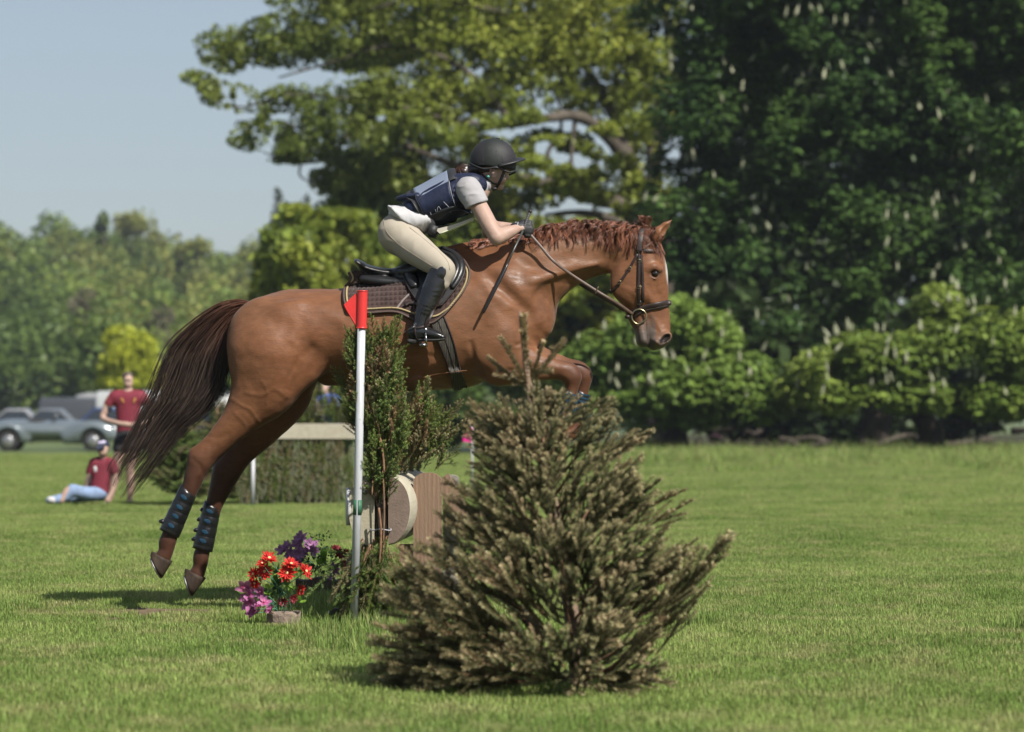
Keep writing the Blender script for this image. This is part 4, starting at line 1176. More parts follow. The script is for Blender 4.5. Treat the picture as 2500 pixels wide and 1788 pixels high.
def on_horse(pts, off=0.006, field=None, fill=.10):
    """points on the side of the horse that the photo shows at these pixels, lifted off the coat"""
    fld = field or HF
    pts = np.asarray(pts, float)
    y = np.full(len(pts), D0 - .2)
    bad = np.zeros(len(pts), bool)
    for _ in range(4):
        yy = fld.near_y((pts[:,0]-HX)/F*y, CAMH + (HY-pts[:,1])/F*y)
        bad = np.isnan(yy)
        y = np.where(bad, D0 - fill, yy)
    w = np.stack([(pts[:,0]-HX)/F*y, y, CAMH + (HY-pts[:,1])/F*y], 1)
    n = fld.normal(w); n[bad] = (0, -.3, .954)
    return w + n * off, n

def mirror(v):
    v = np.array(v, float); v[:, 1] = 2 * D0 - v[:, 1]; return v

def sweep(w, n, width, thick, crown=0.3):
    """a strap along points w lying flat on the surface with normals n"""
    t = np.gradient(w, axis=0); t /= np.linalg.norm(t, axis=1)[:, None] + 1e-9
    b = np.cross(t, n); b /= np.linalg.norm(b, axis=1)[:, None] + 1e-9
    prof = [(-.5, 0), (-.5, .6), (-.3, 1), (.3, 1), (.5, .6), (.5, 0)]
    m = len(prof); wd = np.full(len(w), width) if np.isscalar(width) else np.asarray(width)
    v = np.stack([w + b * (p[0] * wd)[:, None] + n * (p[1] * thick) for p in prof], 1).reshape(-1, 3)
    f = [(i*m+j, i*m+(j+1) % m, (i+1)*m+(j+1) % m, (i+1)*m+j) for i in range(len(w)-1) for j in range(m)]
    f += [tuple(range(m-1, -1, -1)), tuple((len(w)-1)*m + j for j in range(m))]
    return v, f

def strap(name, pts, width_px, mat_, parent, off=.003, thick=.005, n=24, both=False, fill=.02):
    p = spline(pts, n)
    w, nn = on_horse(p, off, fill=fill)
    # soften the run of the strap
    for _ in range(3):
        w[1:-1] = (w[:-2] + 2*w[1:-1] + w[2:]) / 4; nn[1:-1] = (nn[:-2] + 2*nn[1:-1] + nn[2:]) / 4
    nn /= np.linalg.norm(nn, axis=1)[:, None]
    v, f = sweep(w, nn, R(width_px), thick)
    if both:
        b = MB(); b.add(mirror(v), [q[::-1] for q in f]); b.obj(name, mat_, parent)
    b = MB(); b.add(v, f)
    return b.obj(name, mat_, parent)

def coons(T, B, L, Rr, nu, nv):
    """grid of pixels between four edges; T and B run left to right, L and Rr top to bottom"""
    T, B = spline(T, nu), spline(B, nu); L, Rr = spline(L, nv), spline(Rr, nv)
    u = np.linspace(0, 1, nu)[None, :, None]; v = np.linspace(0, 1, nv)[:, None, None]
    return (T[None]*(1-v) + B[None]*v + L[:, None]*(1-u) + Rr[:, None]*u
            - (T[0]*(1-u)*(1-v) + T[-1]*u*(1-v) + B[0]*(1-u)*v + B[-1]*u*v))

def sheet(G, off, thick, puff=None, fill=.10, soft=2):
    """thick sheet over a grid of pixels; returns verts, faces and the outer grid"""
    nv, nu = G.shape[:2]
    w, n = on_horse(G.reshape(-1, 2), 0, fill=fill)
    w = w.reshape(nv, nu, 3); n = n.reshape(nv, nu, 3)
    for _ in range(soft * 4):
        for q in (w, n):
            q[1:-1, 1:-1] = (q[:-2, 1:-1] + q[2:, 1:-1] + q[1:-1, :-2] + q[1:-1, 2:]) / 4
            q[0, 1:-1] = (q[0, :-2] + q[0, 2:] + 2*q[0, 1:-1]) / 4
            q[-1, 1:-1] = (q[-1, :-2] + q[-1, 2:] + 2*q[-1, 1:-1]) / 4
            q[1:-1, 0] = (q[:-2, 0] + q[2:, 0] + 2*q[1:-1, 0]) / 4
            q[1:-1, -1] = (q[:-2, -1] + q[2:, -1] + 2*q[1:-1, -1]) / 4
    n /= np.linalg.norm(n, axis=2)[:, :, None]
    d = np.zeros((nv, nu)) if puff is None else puff
    out = w + n * (off + thick + d)[:, :, None]
    inn = w + n * off
    v = np.concatenate([out.reshape(-1, 3), inn.reshape(-1, 3)])
    K = nv * nu; f = []
    for i in range(nv - 1):
        for j in range(nu - 1):
            a = i*nu + j
            f.append((a, a+nu, a+nu+1, a+1)); f.append((K+a, K+a+1, K+a+nu+1, K+a+nu))
    ring = [j for j in range(nu)] + [i*nu + nu-1 for i in range(1, nv)] + [(nv-1)*nu + j for j in range(nu-2, -1, -1)] + [i*nu for i in range(nv-2, 0, -1)]
    for a, b in zip(ring, ring[1:] + ring[:1]):
        f.append((a, b, K+b, K+a))
    return v, f, out, n

# ---- saddle pad
pad = empty('saddle_pad', H(970, 720), 'brown quilted saddle pad with gold braid edging, under the black saddle', 'saddle pad')
pT = [(850, 672), (880, 671), (930, 684), (985, 684), (1040, 655), (1084, 622), (1112, 612)]
pB = [(850, 764), (896, 768), (965, 765), (1009, 781), (1050, 790), (1084, 769)]
pL = [(850, 672), (856, 690), (842, 711), (841, 738), (850, 764)]
pR = [(1112, 612), (1139, 650), (1148, 676), (1133, 712), (1084, 769)]
G = coons(pT, pB, pL, pR, 181, 73)
cell = 11.2
gx, gy = G[..., 0] / cell, (G[..., 1] + .06 * G[..., 0]) / cell
quilt = (np.abs(np.sin(math.pi * gx)) * np.abs(np.sin(math.pi * gy))) ** .45
iv, iu = np.linspace(0, 1, 73)[:, None], np.linspace(0, 1, 181)[None]
edge = np.minimum.reduce([iv * np.ones((1, 181)) * 100 + 20, (1 - iv) * np.ones((1, 181)) * 100, iu * np.ones((73, 1)) * 270, (1 - iu) * np.ones((73, 1)) * 270])
quilt = np.where(edge < 13, .55, quilt)
padv, padf, pado, padn = sheet(G, .006, .006, .012 * quilt, fill=.12)
b = MB(); b.add(padv, padf); b.add(mirror(padv), [q[::-1] for q in padf]); b.obj('quilted_panel', M_pad, pad)
def pad_edge(inset, lift):
    i1, j1 = int(inset / 100 * 73), int(inset / 270 * 181)
    A = [pado[i, j1] + padn[i, j1] * lift for i in range(2, 72 - i1)]
    B_ = [pado[72 - i1, j] + padn[72 - i1, j] * lift for j in range(j1, 181 - j1)]
    C_ = [pado[i, 180 - j1] + padn[i, 180 - j1] * lift for i in range(72 - i1, 7, -1)]
    return spline(np.array(A + B_ + C_)[::4], 420)
pp = pad_edge(0, 0)
b = MB(); b.tube(pp, .0065, 6); b.tube(mirror(pp), .0065, 6); b.obj('piping', M_piping, pad)
pp = pad_edge(8, .004)
t_, u_, w_ = frames(pp)
b = MB()
for ph in (0, 2.1, 4.2):
    a = np.arange(len(pp)) * 1.15 + ph
    q = pp + .0034 * (np.cos(a)[:, None] * u_ + np.sin(a)[:, None] * w_)
    b.tube(q, .0030, 4)
b.obj('gold_braid', M_gold, pad)
strap('pad_strap', [(968, 760), (985, 738), (1003, 722)], 5, mat('pale_stitching', (0.16, .13, .12), .8), pad, off=.021, thick=.003, n=10)

# ---- saddle
sad = empty('saddle', H(990, 660), 'black leather jumping saddle with padded knee blocks on the chestnut horse', 'saddle')
sp = trunk([(874, 644, 7, .165), (890, 655, 11, .175), (920, 664, 12, .165), (955, 668, 12, .135), (990, 658, 12, .105), (1020, 645, 12, .09), (1055, 620, 11, .075), (1080, 610, 9, .06)], .02)
sp += trunk([(872, 640, 6, .155), (884, 648, 8, .17)], .02)
for s in (-1, 1):
    sp += [chain([(*H(888, 682, s * .105), R(14), .06), (*H(925, 688, s * .12), R(15), .065), (*H(965, 690, s * .13), R(13), .06), (*H(1010, 690, s * .16), R(10), .05)], .012)]
    sp += [chain([(*H(975, 668, s * .11), R(9), .05), (*H(1010, 660, s * .17), R(12), .05), (*H(1050, 645, s * .19), R(14), .05)], .03)]
SF = Field(sp, .006)
v, f = SF.surface(2); v = relax(v, f, 4, np.full(len(v), .5))
link('seat', mesh('saddle_seat', v, f), M_leather, sad)
fT = [(984, 674), (1020, 655), (1055, 633), (1086, 615)]
fB = [(1020, 742), (1040, 750), (1060, 754), (1080, 748)]
fL = [(984, 674), (992, 692), (1001, 715), (1020, 742)]
fR = [(1086, 615), (1121, 632), (1138, 660), (1124, 697), (1080, 748)]
G = coons(fT, fB, fL, fR, 34, 34)
v, f, fo, fn = sheet(G, .030, .006)
b = MB(); b.add(v, f); b.obj('flap', M_leather, sad)
b = MB(); b.add(mirror(v), [q[::-1] for q in f]); b.obj('flap', M_leather, sad)
b = MB(); rim = np.concatenate([fo[:, 0], fo[-1, 1:], fo[::-1, -1][1:]]); b.tube(spline(rim[::3], 100), .004, 6); b.obj('flap_binding', M_strap, sad)
for i, (sc_, r_) in enumerate(((1.0, 8.5), (.86, 8.5), (.71, 8))):
    arc = np.array([(1083, 616), (1112, 632), (1129, 658), (1122, 686), (1104, 712)], float)
    c_ = np.array([1062, 672.0]); arc = c_ + (arc - c_) * sc_
    w, n = on_horse(spline(arc, 22), .034)
    rr = R(r_) * np.sin(np.linspace(.35, math.pi - .35, 22)) ** .5
    b = MB(); b.tube(w + n * .004, rr, 10, True, .7); b.obj('knee_block', M_leather, sad)
w, n = on_horse(spline([(1000, 672), (1008, 690), (1018, 712)], 14), .036)
b = MB(); b.tube(w, R(15) * np.sin(np.linspace(.4, math.pi - .5, 14)) ** .5, 12, True, .7); b.obj('thigh_block', M_leather, sad)
strap('girth_strap', [(990, 752), (1000, 745), (1015, 747), (1030, 752)], 9, M_strap, sad, off=.03, thick=.006, n=12)
gl = [(1046, 770), (1069, 831), (1095, 896), (1107, 948)]; gr = [(1080, 765), (1105, 831), (1123, 901), (1140, 948)]
G = coons([(1046, 770), (1080, 765)], [(1107, 948), (1140, 948)], gl, gr, 9, 60)
v, f, go, gn = sheet(G, .003, .009)
gi = MB(); gi.add(v, f); gi.add(mirror(v), [q[::-1] for q in f]); gi = gi.obj('girth', M_girth, sad)
b = MB()
for k in (0, 4, 8): b.tube(spline(go[::3, k], 50), .0055 if k != 4 else .003, 6)
b.obj('binding', M_strap, gi)

# stirrups
def stirrup(y, far=False):
    a = [H(1062, 745, y + .02), H(1052, 772, y - .035), H(1040, 792, y - .04), H(1032, 812, y - .03)]
    b = MB(); w = spline(a, 16); n = np.tile(np.array([0, -1.0, .1]), (16, 1)) * (-1 if far else 1)
    b.add(*sweep(w, n, .016, .004)); b.obj('stirrup_leather', M_strap, sad)
    c = H(1032, 832, y - .01)
    th = np.linspace(-.15 * math.pi, 1.15 * math.pi, 22)
    ring = np.stack([.016 * np.cos(th), -.058 * np.cos(th) - 0, .047 * np.sin(th)], 1)
    ring[:, 0] += .004
    b = MB(); b.tube(c + ring, .0062, 8, True, 1.2)
    ends = c + ring[[0, -1]]
    b.box(ends.mean(0) + np.array([0, 0, -.004]), (.042, .118, .014))
    b.box(ends.mean(0) + np.array([0.004, -.0, .003]), (.030, .095, .006))
    b.obj('stirrup_iron', M_steel, sad)
stirrup(-.375)
stirrup(.375, True)

# ---- bridle and reins
br = empty('bridle', H(1560, 640), 'dark brown leather bridle with a loose ring bit on the chestnut head', 'bridle')
strap('headpiece', [(1566, 561), (1563, 585), (1560, 616)], 15, M_strap, br, off=.012, n=14, both=True)
strap('cheek_strap', [(1559, 616), (1560, 650), (1559, 700), (1560, 756)], 8, M_strap, br, both=True)
strap('noseband_hanger', [(1565, 622), (1568, 660), (1569, 700), (1570, 738)], 7, M_strap, br, off=.002, both=True)
strap('browband', [(1559, 613), (1580, 613), (1602, 614), (1619, 617)], 9, M_strap, br, off=.004, both=True)
strap('throat_lash', [(1557, 620), (1538, 655), (1512, 692), (1496, 712), (1490, 706)], 6.5, M_strap, br, both=True)
strap('noseband', [(1637, 739), (1620, 741), (1595, 746), (1567, 753), (1548, 762), (1534, 766)], 13, M_strap, br, off=.003, thick=.008, both=True)
strap('flash_strap', [(1639, 744), (1622, 748), (1597, 753), (1570, 760), (1552, 772), (1540, 780)], 6, M_strap, br, off=.003, thick=.007, both=True)
def small(name, px, py, size, m, parent, off=.008):
    w, n = on_horse([(px, py)], off)
    b = MB(); b.add(*uvsphere(w[0], size, 10, 6)); return b.obj(name, m, parent)
small('browband_badge', 1559, 614, (.010, .004, .007), M_badge, br, .012)
for px_, py_ in ((1560, 638), (1537, 656), (1560, 738), (1512, 690), (1560, 703)):
    w, n = on_horse([(px_, py_)], .010)
    b = MB(); q = [w[0] + np.array([sx * .011, 0, sz * .008]) for sx, sz in ((-1,-1),(1,-1),(1,1),(-1,1),(-1,-1))]
    b.tube(q, .0017, 5); b.obj('buckle', M_brass if py_ != 738 else M_steel, br)
small('curb_buckle', 1532, 774, (.016, .012, .012), M_strap, br, .0)
for s in (-1, 1):
    w, n = on_horse([(1561, 773)], .016)
    c = w[0]
    if s > 0: c = mirror(c[None])[0]
    th = np.linspace(0, 2 * math.pi, 41)
    ring = np.stack([R(18) * np.cos(th), -.15 * s * -1 * R(18) * np.cos(th) * .0, R(18) * np.sin(th)], 1)
    ring[:, 0] = np.where((np.abs(ring[:, 0] - ring[:, 2] * -.0) < 9), ring[:, 0], ring[:, 0])
    cut = (ring[:, 0] * .55 - ring[:, 2] * .83); m_ = cut > R(15)
    ring[m_] -= ((cut[m_] - R(15))[:, None]) * np.array([.55, 0, -.83])
    b = MB(); b.tube(c + ring, .0044, 7, False); b.obj('bit_ring', M_brass, br)
HAND = H(1283, 561, -.185)
def rein(pts, y0, y1, s):
    p = spline(pts, 40); y = np.interp(np.linspace(0, 1, 40), [0, .35, .75, 1], [y0, -.205, -.15, y1])
    w = px3(p, y if s < 0 else y)
    if s > 0: w = mirror(w)
    n = np.tile(np.array([0, -1.0, .25]), (40, 1)); n /= np.linalg.norm(n[0])
    b = MB(); b.add(*sweep(w, n if s < 0 else n * np.array([1, -1, 1]), .016, .005)); b.obj('rein', M_rein, br)
    return w
rp = [(1288, 566), (1318, 600), (1350, 637), (1395, 671), (1457, 711), (1509, 742), (1546, 768)]
w = rein(rp, -.19, -.088, -1)
rein(rp, -.19, -.088, 1)
k = 27
b = MB(); q = px3(np.array([[1452, 722.], [1461, 699.]]), np.array([-.165, -.165])); b.tube(spline(q, 5), [.004, .009, .007, .009, .004], 6, True, .5); b.obj('rein_stopper', M_rein, br)

# ---- protective boots on the legs
M_boot = mat('wet_black_boot', (0.008, 0.008, 0.009), rough=0.3, spec=.5, noise_scale=20, noise_amt=.4, bump=.15, bump_scale=60)
def leg_boot(a, b_, y, ra, rb, label, pads, tabs, stripes=False, top=None):
    A, B_ = np.array(a, float), np.array(b_, float)
    root = empty('leg_boot', H(*((A + B_) / 2), y), label, 'leg boot', 'protective boots on the legs of the horse')
    m = 15; t = np.linspace(0, 1, m)
    p = A * (1 - t)[:, None] + B_ * t[:, None]
    w = np.array([H(*q, y) for q in p])
    r = R(1) * (ra + (rb - ra) * t)
    sh = MB(); v1, f1 = tube(w, r, 20, False); v2, f2 = tube(w, r * .88, 20, False)
    # the top edge rises at the back
    ax = (w[-1] - w[0]) / np.linalg.norm(w[-1] - w[0])
    for i in range(20):
        d = (v1[i] - w[0])[0]
        v1[i] += ax * d * .35; v2[i] += ax * d * .35
    n1 = len(v1)
    sh.add(np.concatenate([v1, v2]), f1 + [tuple(n1 + i for i in q[::-1]) for q in f2] + [(j, n1+j, n1+(j+1) % 20, (j+1) % 20) for j in range(20)] + [((m-1)*20+j, (m-1)*20+(j+1) % 20, n1+(m-1)*20+(j+1) % 20, n1+(m-1)*20+j) for j in range(20)])
    sh.obj('shell', M_boot, root)
    for i, tt in enumerate(pads):
        pc = A * (1 - tt) + B_ * tt; rr = R(ra + (rb - ra) * tt)
        ww = np.array([H(*(pc + (B_ - A) * e), y) for e in (-.105, -.095, .095, .105)])
        b = MB(); b.tube(ww, [rr * 1.0, rr * 1.018, rr * 1.018, rr * 1.0], 20, False)
        st = b.obj('strap', M_boot, root)
        if i < len(tabs) and tabs[i]:
            nrm = np.array([-(B_ - A)[1], (B_ - A)[0]]); nrm /= np.linalg.norm(nrm)
            if nrm[0] > 0: nrm = -nrm
            e = pc + nrm * (rr * S0 + tabs[i]) + np.array([0, 4])
            c0 = H(*(pc + nrm * (rr * S0 * .8)), y); c1 = H(*e, y)
            b = MB(); b.tube(np.array([c0, (c0 + c1) / 2 + [0, 0, .004], c1]), [R(9), R(10), R(6)], 8, True, .6); b.obj('strap_tab', M_boot, root)
        q = pc + np.array([-4, 0])
        d = (B_ - A) / np.linalg.norm(B_ - A)
        ang = math.atan2(-d[1], d[0]) + math.pi / 2 - .25
        c = H(*q, y - rr * 1.012)
        v, f = uvsphere((0, 0, 0), (R(9.5), .0022, R(5)), 14, 8)
        ca, sa = math.cos(ang), math.sin(ang)
        v = np.array(v); v = np.stack([ca * v[:,0] - sa * v[:,2], v[:,1], sa * v[:,0] + ca * v[:,2]], 1) + c
        b = MB(); b.add(v, f); b.obj('blue_vent', M_blue, root)
    for i, tt in enumerate(stripes or ()):
        pc = A * (1 - tt) + B_ * tt; rr = R(ra + (rb - ra) * tt)
        ww = np.array([H(*(pc + (B_ - A) * e), y) for e in (-.028, .028)])
        b = MB(); b.tube(ww, [rr * 1.06, rr * 1.06], 20, False); b.obj('blue_stripe', M_blue, root)
leg_boot((460, 1198), (413, 1303), -.165, 22.5, 26, 'black boot with four blue ovals on the near hind leg', (.16, .39, .60, .82), (0, 0, 0, 11))
leg_boot((519, 1234), (494, 1343), .15, 22, 25.5, 'black wet boot with tabs on the far hind leg', (.14, .36, .60, .80), (4, 6, 8, 7))
leg_boot((1394, 958), (1380, 1026), -.153, 20, 20, 'blue and black striped boot on the near folded foreleg', (), (), (.08, .2, .32, .6, .8))
leg_boot((1421, 958), (1407, 1026), .153, 20, 20, 'blue and black striped boot on the far folded foreleg, mostly hidden', (), (), (.08, .2, .32, .6, .8))
# ---------------------------------------------------------------- the rider
M_skin = mat('skin', (0.295, 0.192, 0.150), rough=0.55, spec=.28, noise_scale=22, col2=(0.345, 0.235, 0.19), bump=.12, bump_scale=70)
M_breech = mat('beige_breeches', (0.300, 0.264, 0.213), rough=0.85, spec=.2, noise_scale=10, noise_amt=.07, bump=.05, bump_scale=300)
M_shirt = mat('white_shirt', (0.36, 0.352, 0.36), rough=0.8, spec=.25, noise_scale=8, noise_amt=.05)
M_shirt_shaded = mat('shaded_white_sleeve', (0.265, 0.255, 0.262), rough=0.8, spec=.25, noise_scale=8, noise_amt=.06)  # same white shirt; the shade on the sleeve is put into its colour
M_vest = mat('navy_nylon', (0.0085, 0.0125, 0.034), rough=0.55, spec=.3, noise_scale=9, noise_amt=.25, bump=.35, bump_scale=40)
M_black = mat('black_webbing', (0.012, 0.012, 0.014), rough=0.6)
M_bib = mat('blue_grey_bib', (0.15, 0.175, 0.235), rough=0.22, spec=.6)
M_card = mat('cream_card', (0.40, 0.37, 0.31), rough=0.35, spec=.6)
M_clear = mat('clear_plastic_edge', (0.55, 0.60, 0.42), rough=0.15, spec=.7)
M_lace = mat('grey_lace', (0.30, 0.30, 0.33), rough=0.8)
M_helmet = mat('helmet_cloth', rough=0.62, spec=.35, attr='vcol', noise_scale=30, noise_amt=.18, bump=.15, bump_scale=260)
M_rhair = mat('dark_brown_hair', rough=0.35, attr='vcol')
M_rboot = mat('polished_black_boot', (0.009, 0.009, 0.010), rough=0.20, spec=.6, noise_scale=9, noise_amt=.4, bump=.10, bump_scale=26)
M_sole = mat('boot_sole', (0.016, 0.015, 0.014), rough=0.6)
M_glove = mat('black_glove', (0.013, 0.013, 0.015), rough=0.62, noise_scale=30, noise_amt=.3, bump=.15, bump_scale=150)
M_lip = mat('lip', (0.42, 0.20, 0.17), rough=.4)

rid = empty('person', H(1000, 600), 'rider in a dark helmet, navy body protector, beige breeches and tall black boots', 'person')
def wrinkle(v, f, amp, scale, stretch=(1, 1, 1), fld=None):
    n = np.zeros_like(v)
    a = v[f[:,1]] - v[f[:,0]]; b = v[f[:,3]] - v[f[:,0]]; fn = np.cross(a, b)
    for k in range(4):
        for i in range(3): n[:, i] += np.bincount(f[:,k], fn[:, i], minlength=len(v))
    n /= np.linalg.norm(n, axis=1)[:, None] + 1e-12
    q = v * np.array(stretch)
    d = 1 - np.abs(vnoise(q, scale)) * 2
    d = .7 * d + .3 * vnoise(q + 9, scale * 2.3)
    return v + n * (d * amp)[:, None]
def garment(name, prims, h, m, parent, sm=3, wr=None, cols=None, lap=0):
    fld = Field(prims, h); v, f = fld.surface(1)
    v = relax(v, f, sm, np.full(len(v), .5))
    if wr: v = wrinkle(v, f, *wr)
    at = None
    if cols is not None: at = {'col': cols(v)}
    o = link(name, mesh('rider_' + name, v, f, True, at), m, parent)
    return o, fld

# body: one continuous figure, mostly under the clothes
NS, FS = -.165, .165
el_n = (1212, 580, -.285); wr_n = (1267, 557, -.195)
el_f = (1194, 566, .27); wr_f = (1262, 556, .19)
bp = [ell(H(1201, 399), (R(47), .073, R(45)), 0, .02), ell(H(1214, 424), (R(24), .058, R(33)), math.radians(-12), .02)]
bp += [seg(H(1200, 438), H(1219, 454), R(17), R(10), .050, .026, .02)]
bp += [seg(H(1235, 424), H(1240.5, 434), R(4), R(4.2), .010, .013, .010), ell(H(1237, 437), (R(4), .015, R(3)), 0, .006)]
bp += [seg(H(1230.5, 443.5), H(1230.5, 445), R(3.2), R(3.2), .020, .020, .008), seg(H(1228.5, 449.5), H(1228, 450), R(3.2), R(3.2), .017, .017, .008), ell(H(1223, 458), (R(7), .020, R(6)), 0, .012)]
bp += [ell(H(1234, 446.8), (R(9), .016, R(.9)), .1, .004, 's')]
for s in (-1, 1):
    bp += [ell(H(1232, 429, s * .036), (R(7), .016, R(4)), 0, .008, 's'), ell(H(1227, 430, s * .030), (R(5), .012, R(4.2)), 0, .004)]
    bp += [ell(H(1224, 439, s * .040), (R(12), .018, R(9)), 0, .02)]
    bp += [ell(H(1207, 424, s * .074), (R(8.5), .010, R(13)), math.radians(-14), .008), ell(H(1209, 424, s * .086), (R(4.5), .008, R(8)), math.radians(-14), .005, 's')]
bp += [chain([(*H(1195, 432), R(24), .052), (*H(1178, 456), R(25), .056), (*H(1158, 470), R(34), .085)], .02)]
bp += [chain([(*H(1150, 468), R(34), .15), (*H(1105, 484), R(44), .14), (*H(1050, 506), R(40), .13), (*H(985, 556), R(40), .14)], .03)]
for nsd, el, wr, s in ((NS, el_n, wr_n, -1), (FS, el_f, wr_f, 1)):
    bp += [chain([(*H(1150, 472, nsd), R(19), R(19)), (*H(1172, 508, nsd + s * .045), R(20.5), R(20.5)), (*H(1198, 556, el[2] - s * .015), R(19.5), R(19.5)), (*H(*el), R(17.5), R(17.5))], .02)]
    bp += [chain([(*H(*el), R(17), R(17)), (*H(el[0] + 18, el[1] - 7, el[2] - s * .03), R(18), R(17)), (*H((el[0]+wr[0])/2 + 10, (el[1]+wr[1])/2 - 4, (el[2]+wr[2])/2), R(14), R(14)), (*H(*wr), R(9.5), R(11)), (*H(wr[0] + 8, wr[1] + 2, wr[2]), R(9.5), R(12))], .015)]
    bp += [ell(H(el[0] - 1, el[1] + 13, el[2]), (R(7), R(8), R(6)), 0, .02)]
    bp += [chain([(*H(985, 575, s * .09), R(38), R(40)), (*H(1040, 625, s * .24), R(27), R(27)), (*H(1084, 656, s * .325), R(22), R(22))], .03)]
    bp += [chain([(*H(1084, 656, s * .325), R(21), R(21)), (*H(1046, 735, s * .355), R(20), R(20)), (*H(1026, 795, s * .37), R(14), R(14)), (*H(1070, 820, s * .375), R(8), R(10))], .02)]
body_o, BF = garment('body', bp, .0058, M_skin, rid, 1)
for s in (-1, 1):
    b = MB(); b.add(*uvsphere(H(1229.5, 430, s * .0335), (.011, .010, .0095), 12, 8)); b.obj('eye', mat('eye_white', (.6, .58, .55), .15) if s < 0 else bpy.data.materials['eye_white'], rid)
    b = MB(); b.add(*uvsphere(H(1232.5, 430.3, s * .0345), (.0055, .0062, .006), 10, 6)); b.obj('iris', M_eye, rid)
    b = MB(); b.tube([H(1227, 425.5, s * .044), H(1232, 424.4, s * .036), H(1236, 425, s * .024)], [.0012, .0022, .0012], 5); b.obj('eyebrow', mat('brow_hair', (.03, .016, .012), .6) if s < 0 else bpy.data.materials['brow_hair'], rid)

# helmet
hl = [ell(H(1204, 396), (R(57.5), .108, R(58)), math.radians(-4), .02)]
hl += [plane_cut(H(1146, 404), (-.13, 0, -1), .006)]
def hcol(v):
    px_, _ = px_of(v); c = np.tile(np.array([.016, .0145, .017]), (len(v), 1))
    m = (np.abs(px_ - 1203 - (v[:, 2] - H(0, 400)[2]) * 30) < 23)
    c[m] = (.010, .0125, .0115); return c
helm, HLF = garment('helmet', hl, .0035, M_helmet, rid, 3, None, hcol)
M_trim = mat('helmet_trim', (.011, .011, .012), .5)
pv, pf = [], []; n_, m_ = 25, 7
for top in (1, 0):
    for th in np.linspace(-1.32, 1.32, n_):
        for q in np.linspace(0, 1, m_):
            ex = 24 * math.cos(th) ** .7 * q
            x = 1203 + (56.5 + ex) * math.cos(th); y = (.106 + ex / S0) * math.sin(th)
            py_ = 384 + 22 * (1 - math.cos(th)) ** .8 + 3.5 * q ** 2 + (0 if top else 3.2)
            pv.append(H(x, py_, y))
K = n_ * m_
for i in range(n_ - 1):
    for j in range(m_ - 1):
        a_ = i*m_ + j; pf.append((a_, a_+1, a_+m_+1, a_+m_)); pf.append((K+a_, K+a_+m_, K+a_+m_+1, K+a_+1))
ring = [i*m_ + m_-1 for i in range(n_)] + [(n_-1)*m_ + j for j in range(m_-2, -1, -1)] + [i*m_ for i in range(n_-2, -1, -1)] + [j for j in range(1, m_-1)]
for a_, b_ in zip(ring, ring[1:] + ring[:1]): pf.append((a_, K+a_, K+b_, b_))
b = MB(); b.add(np.array(pv), pf); b.obj('peak', M_trim, helm)
rimp = spline([(1147, 399), (1163, 407), (1184, 413), (1210, 409), (1228, 415), (1243, 421), (1258, 417)], 40)
yv = -.108 * np.sqrt(np.clip(1 - ((rimp[:, 0] - 1204) / 59.5) ** 2, 0, 1)) * 1.0
q = px3(rimp, yv - .001); b = MB(); b.tube(q, .0055, 6); b.tube(mirror(q), .0055, 6); b.obj('rim_binding', M_trim, helm)
low = [chain([(*H(1152, 402, 0), R(5), .03), (*H(1170, 405, 0), R(7), .088), (*H(1190, 405, 0), R(8), .102), (*H(1225, 408, 0), R(9), .099), (*H(1250, 410, 0), R(7), .06)], .01)]
garment('skirt', low, .0035, M_trim, helm, 2)
b = MB(); b.add(*uvsphere(H(1215, 338.5), (.013, .013, .005), 12, 6)); b.obj('button', M_trim, helm)
for px_, py_ in ((1212, 372), (1192, 366)):
    yy = -.108 * math.sqrt(max(0, 1 - ((px_ - 1204) / 57.5) ** 2 - ((py_ - 396) / 58) ** 2))
    th = np.linspace(0, 2*math.pi, 13); c = H(px_, py_, yy - .001)
    b = MB(); b.tube(c + np.stack([.006*np.cos(th), 0*th, .006*np.sin(th)], 1), .0016, 5, False); b.obj('vent_eyelet', M_trim, helm)
for xs in (1181, 1226):
    pts = []
    for py_ in np.linspace(343 if xs == 1226 else 346, 404, 16):
        xx = xs + (py_ - 370) * (.06 if xs > 1200 else -.08); a = 1 - ((xx - 1204) / 57.5) ** 2 - ((py_ - 396) / 58) ** 2
        pts.append(H(xx, py_, -.108 * math.sqrt(max(a, 0)) - .0006))
    b = MB(); b.tube(pts, .0016, 5); b.obj('seam', M_trim, helm)
# chin strap
def face_strap(name, pts, wd, m, off=.003, n=16):
    p = spline(pts, n); w, nn = on_horse(p, off, field=BF, fill=.03)
    for _ in range(2):
        w[1:-1] = (w[:-2] + 2*w[1:-1] + w[2:]) / 4
    b = MB(); v, f = sweep(w, nn, R(wd), .003); b.add(v, f); b.add(mirror(v), [q[::-1] for q in f]); return b.obj(name, m, helm)
face_strap('chin_strap', [(1231, 418), (1222, 440), (1213, 456), (1203, 466)], 7, M_black)
face_strap('rear_strap', [(1178, 426), (1190, 438), (1205, 448), (1214, 449)], 5, M_black)
b = MB(); b.add(*uvsphere(H(1192, 432, -.066), (.008, .004, .009), 8, 6)); b.obj('turquoise_adjuster', mat('turquoise_plastic', (.10, .42, .36), .4), helm)
b = MB(); b.add(*uvsphere(H(1207, 461, -.036), (.016, .012, .008), 10, 6)); b.obj('chin_cup', M_black, helm)

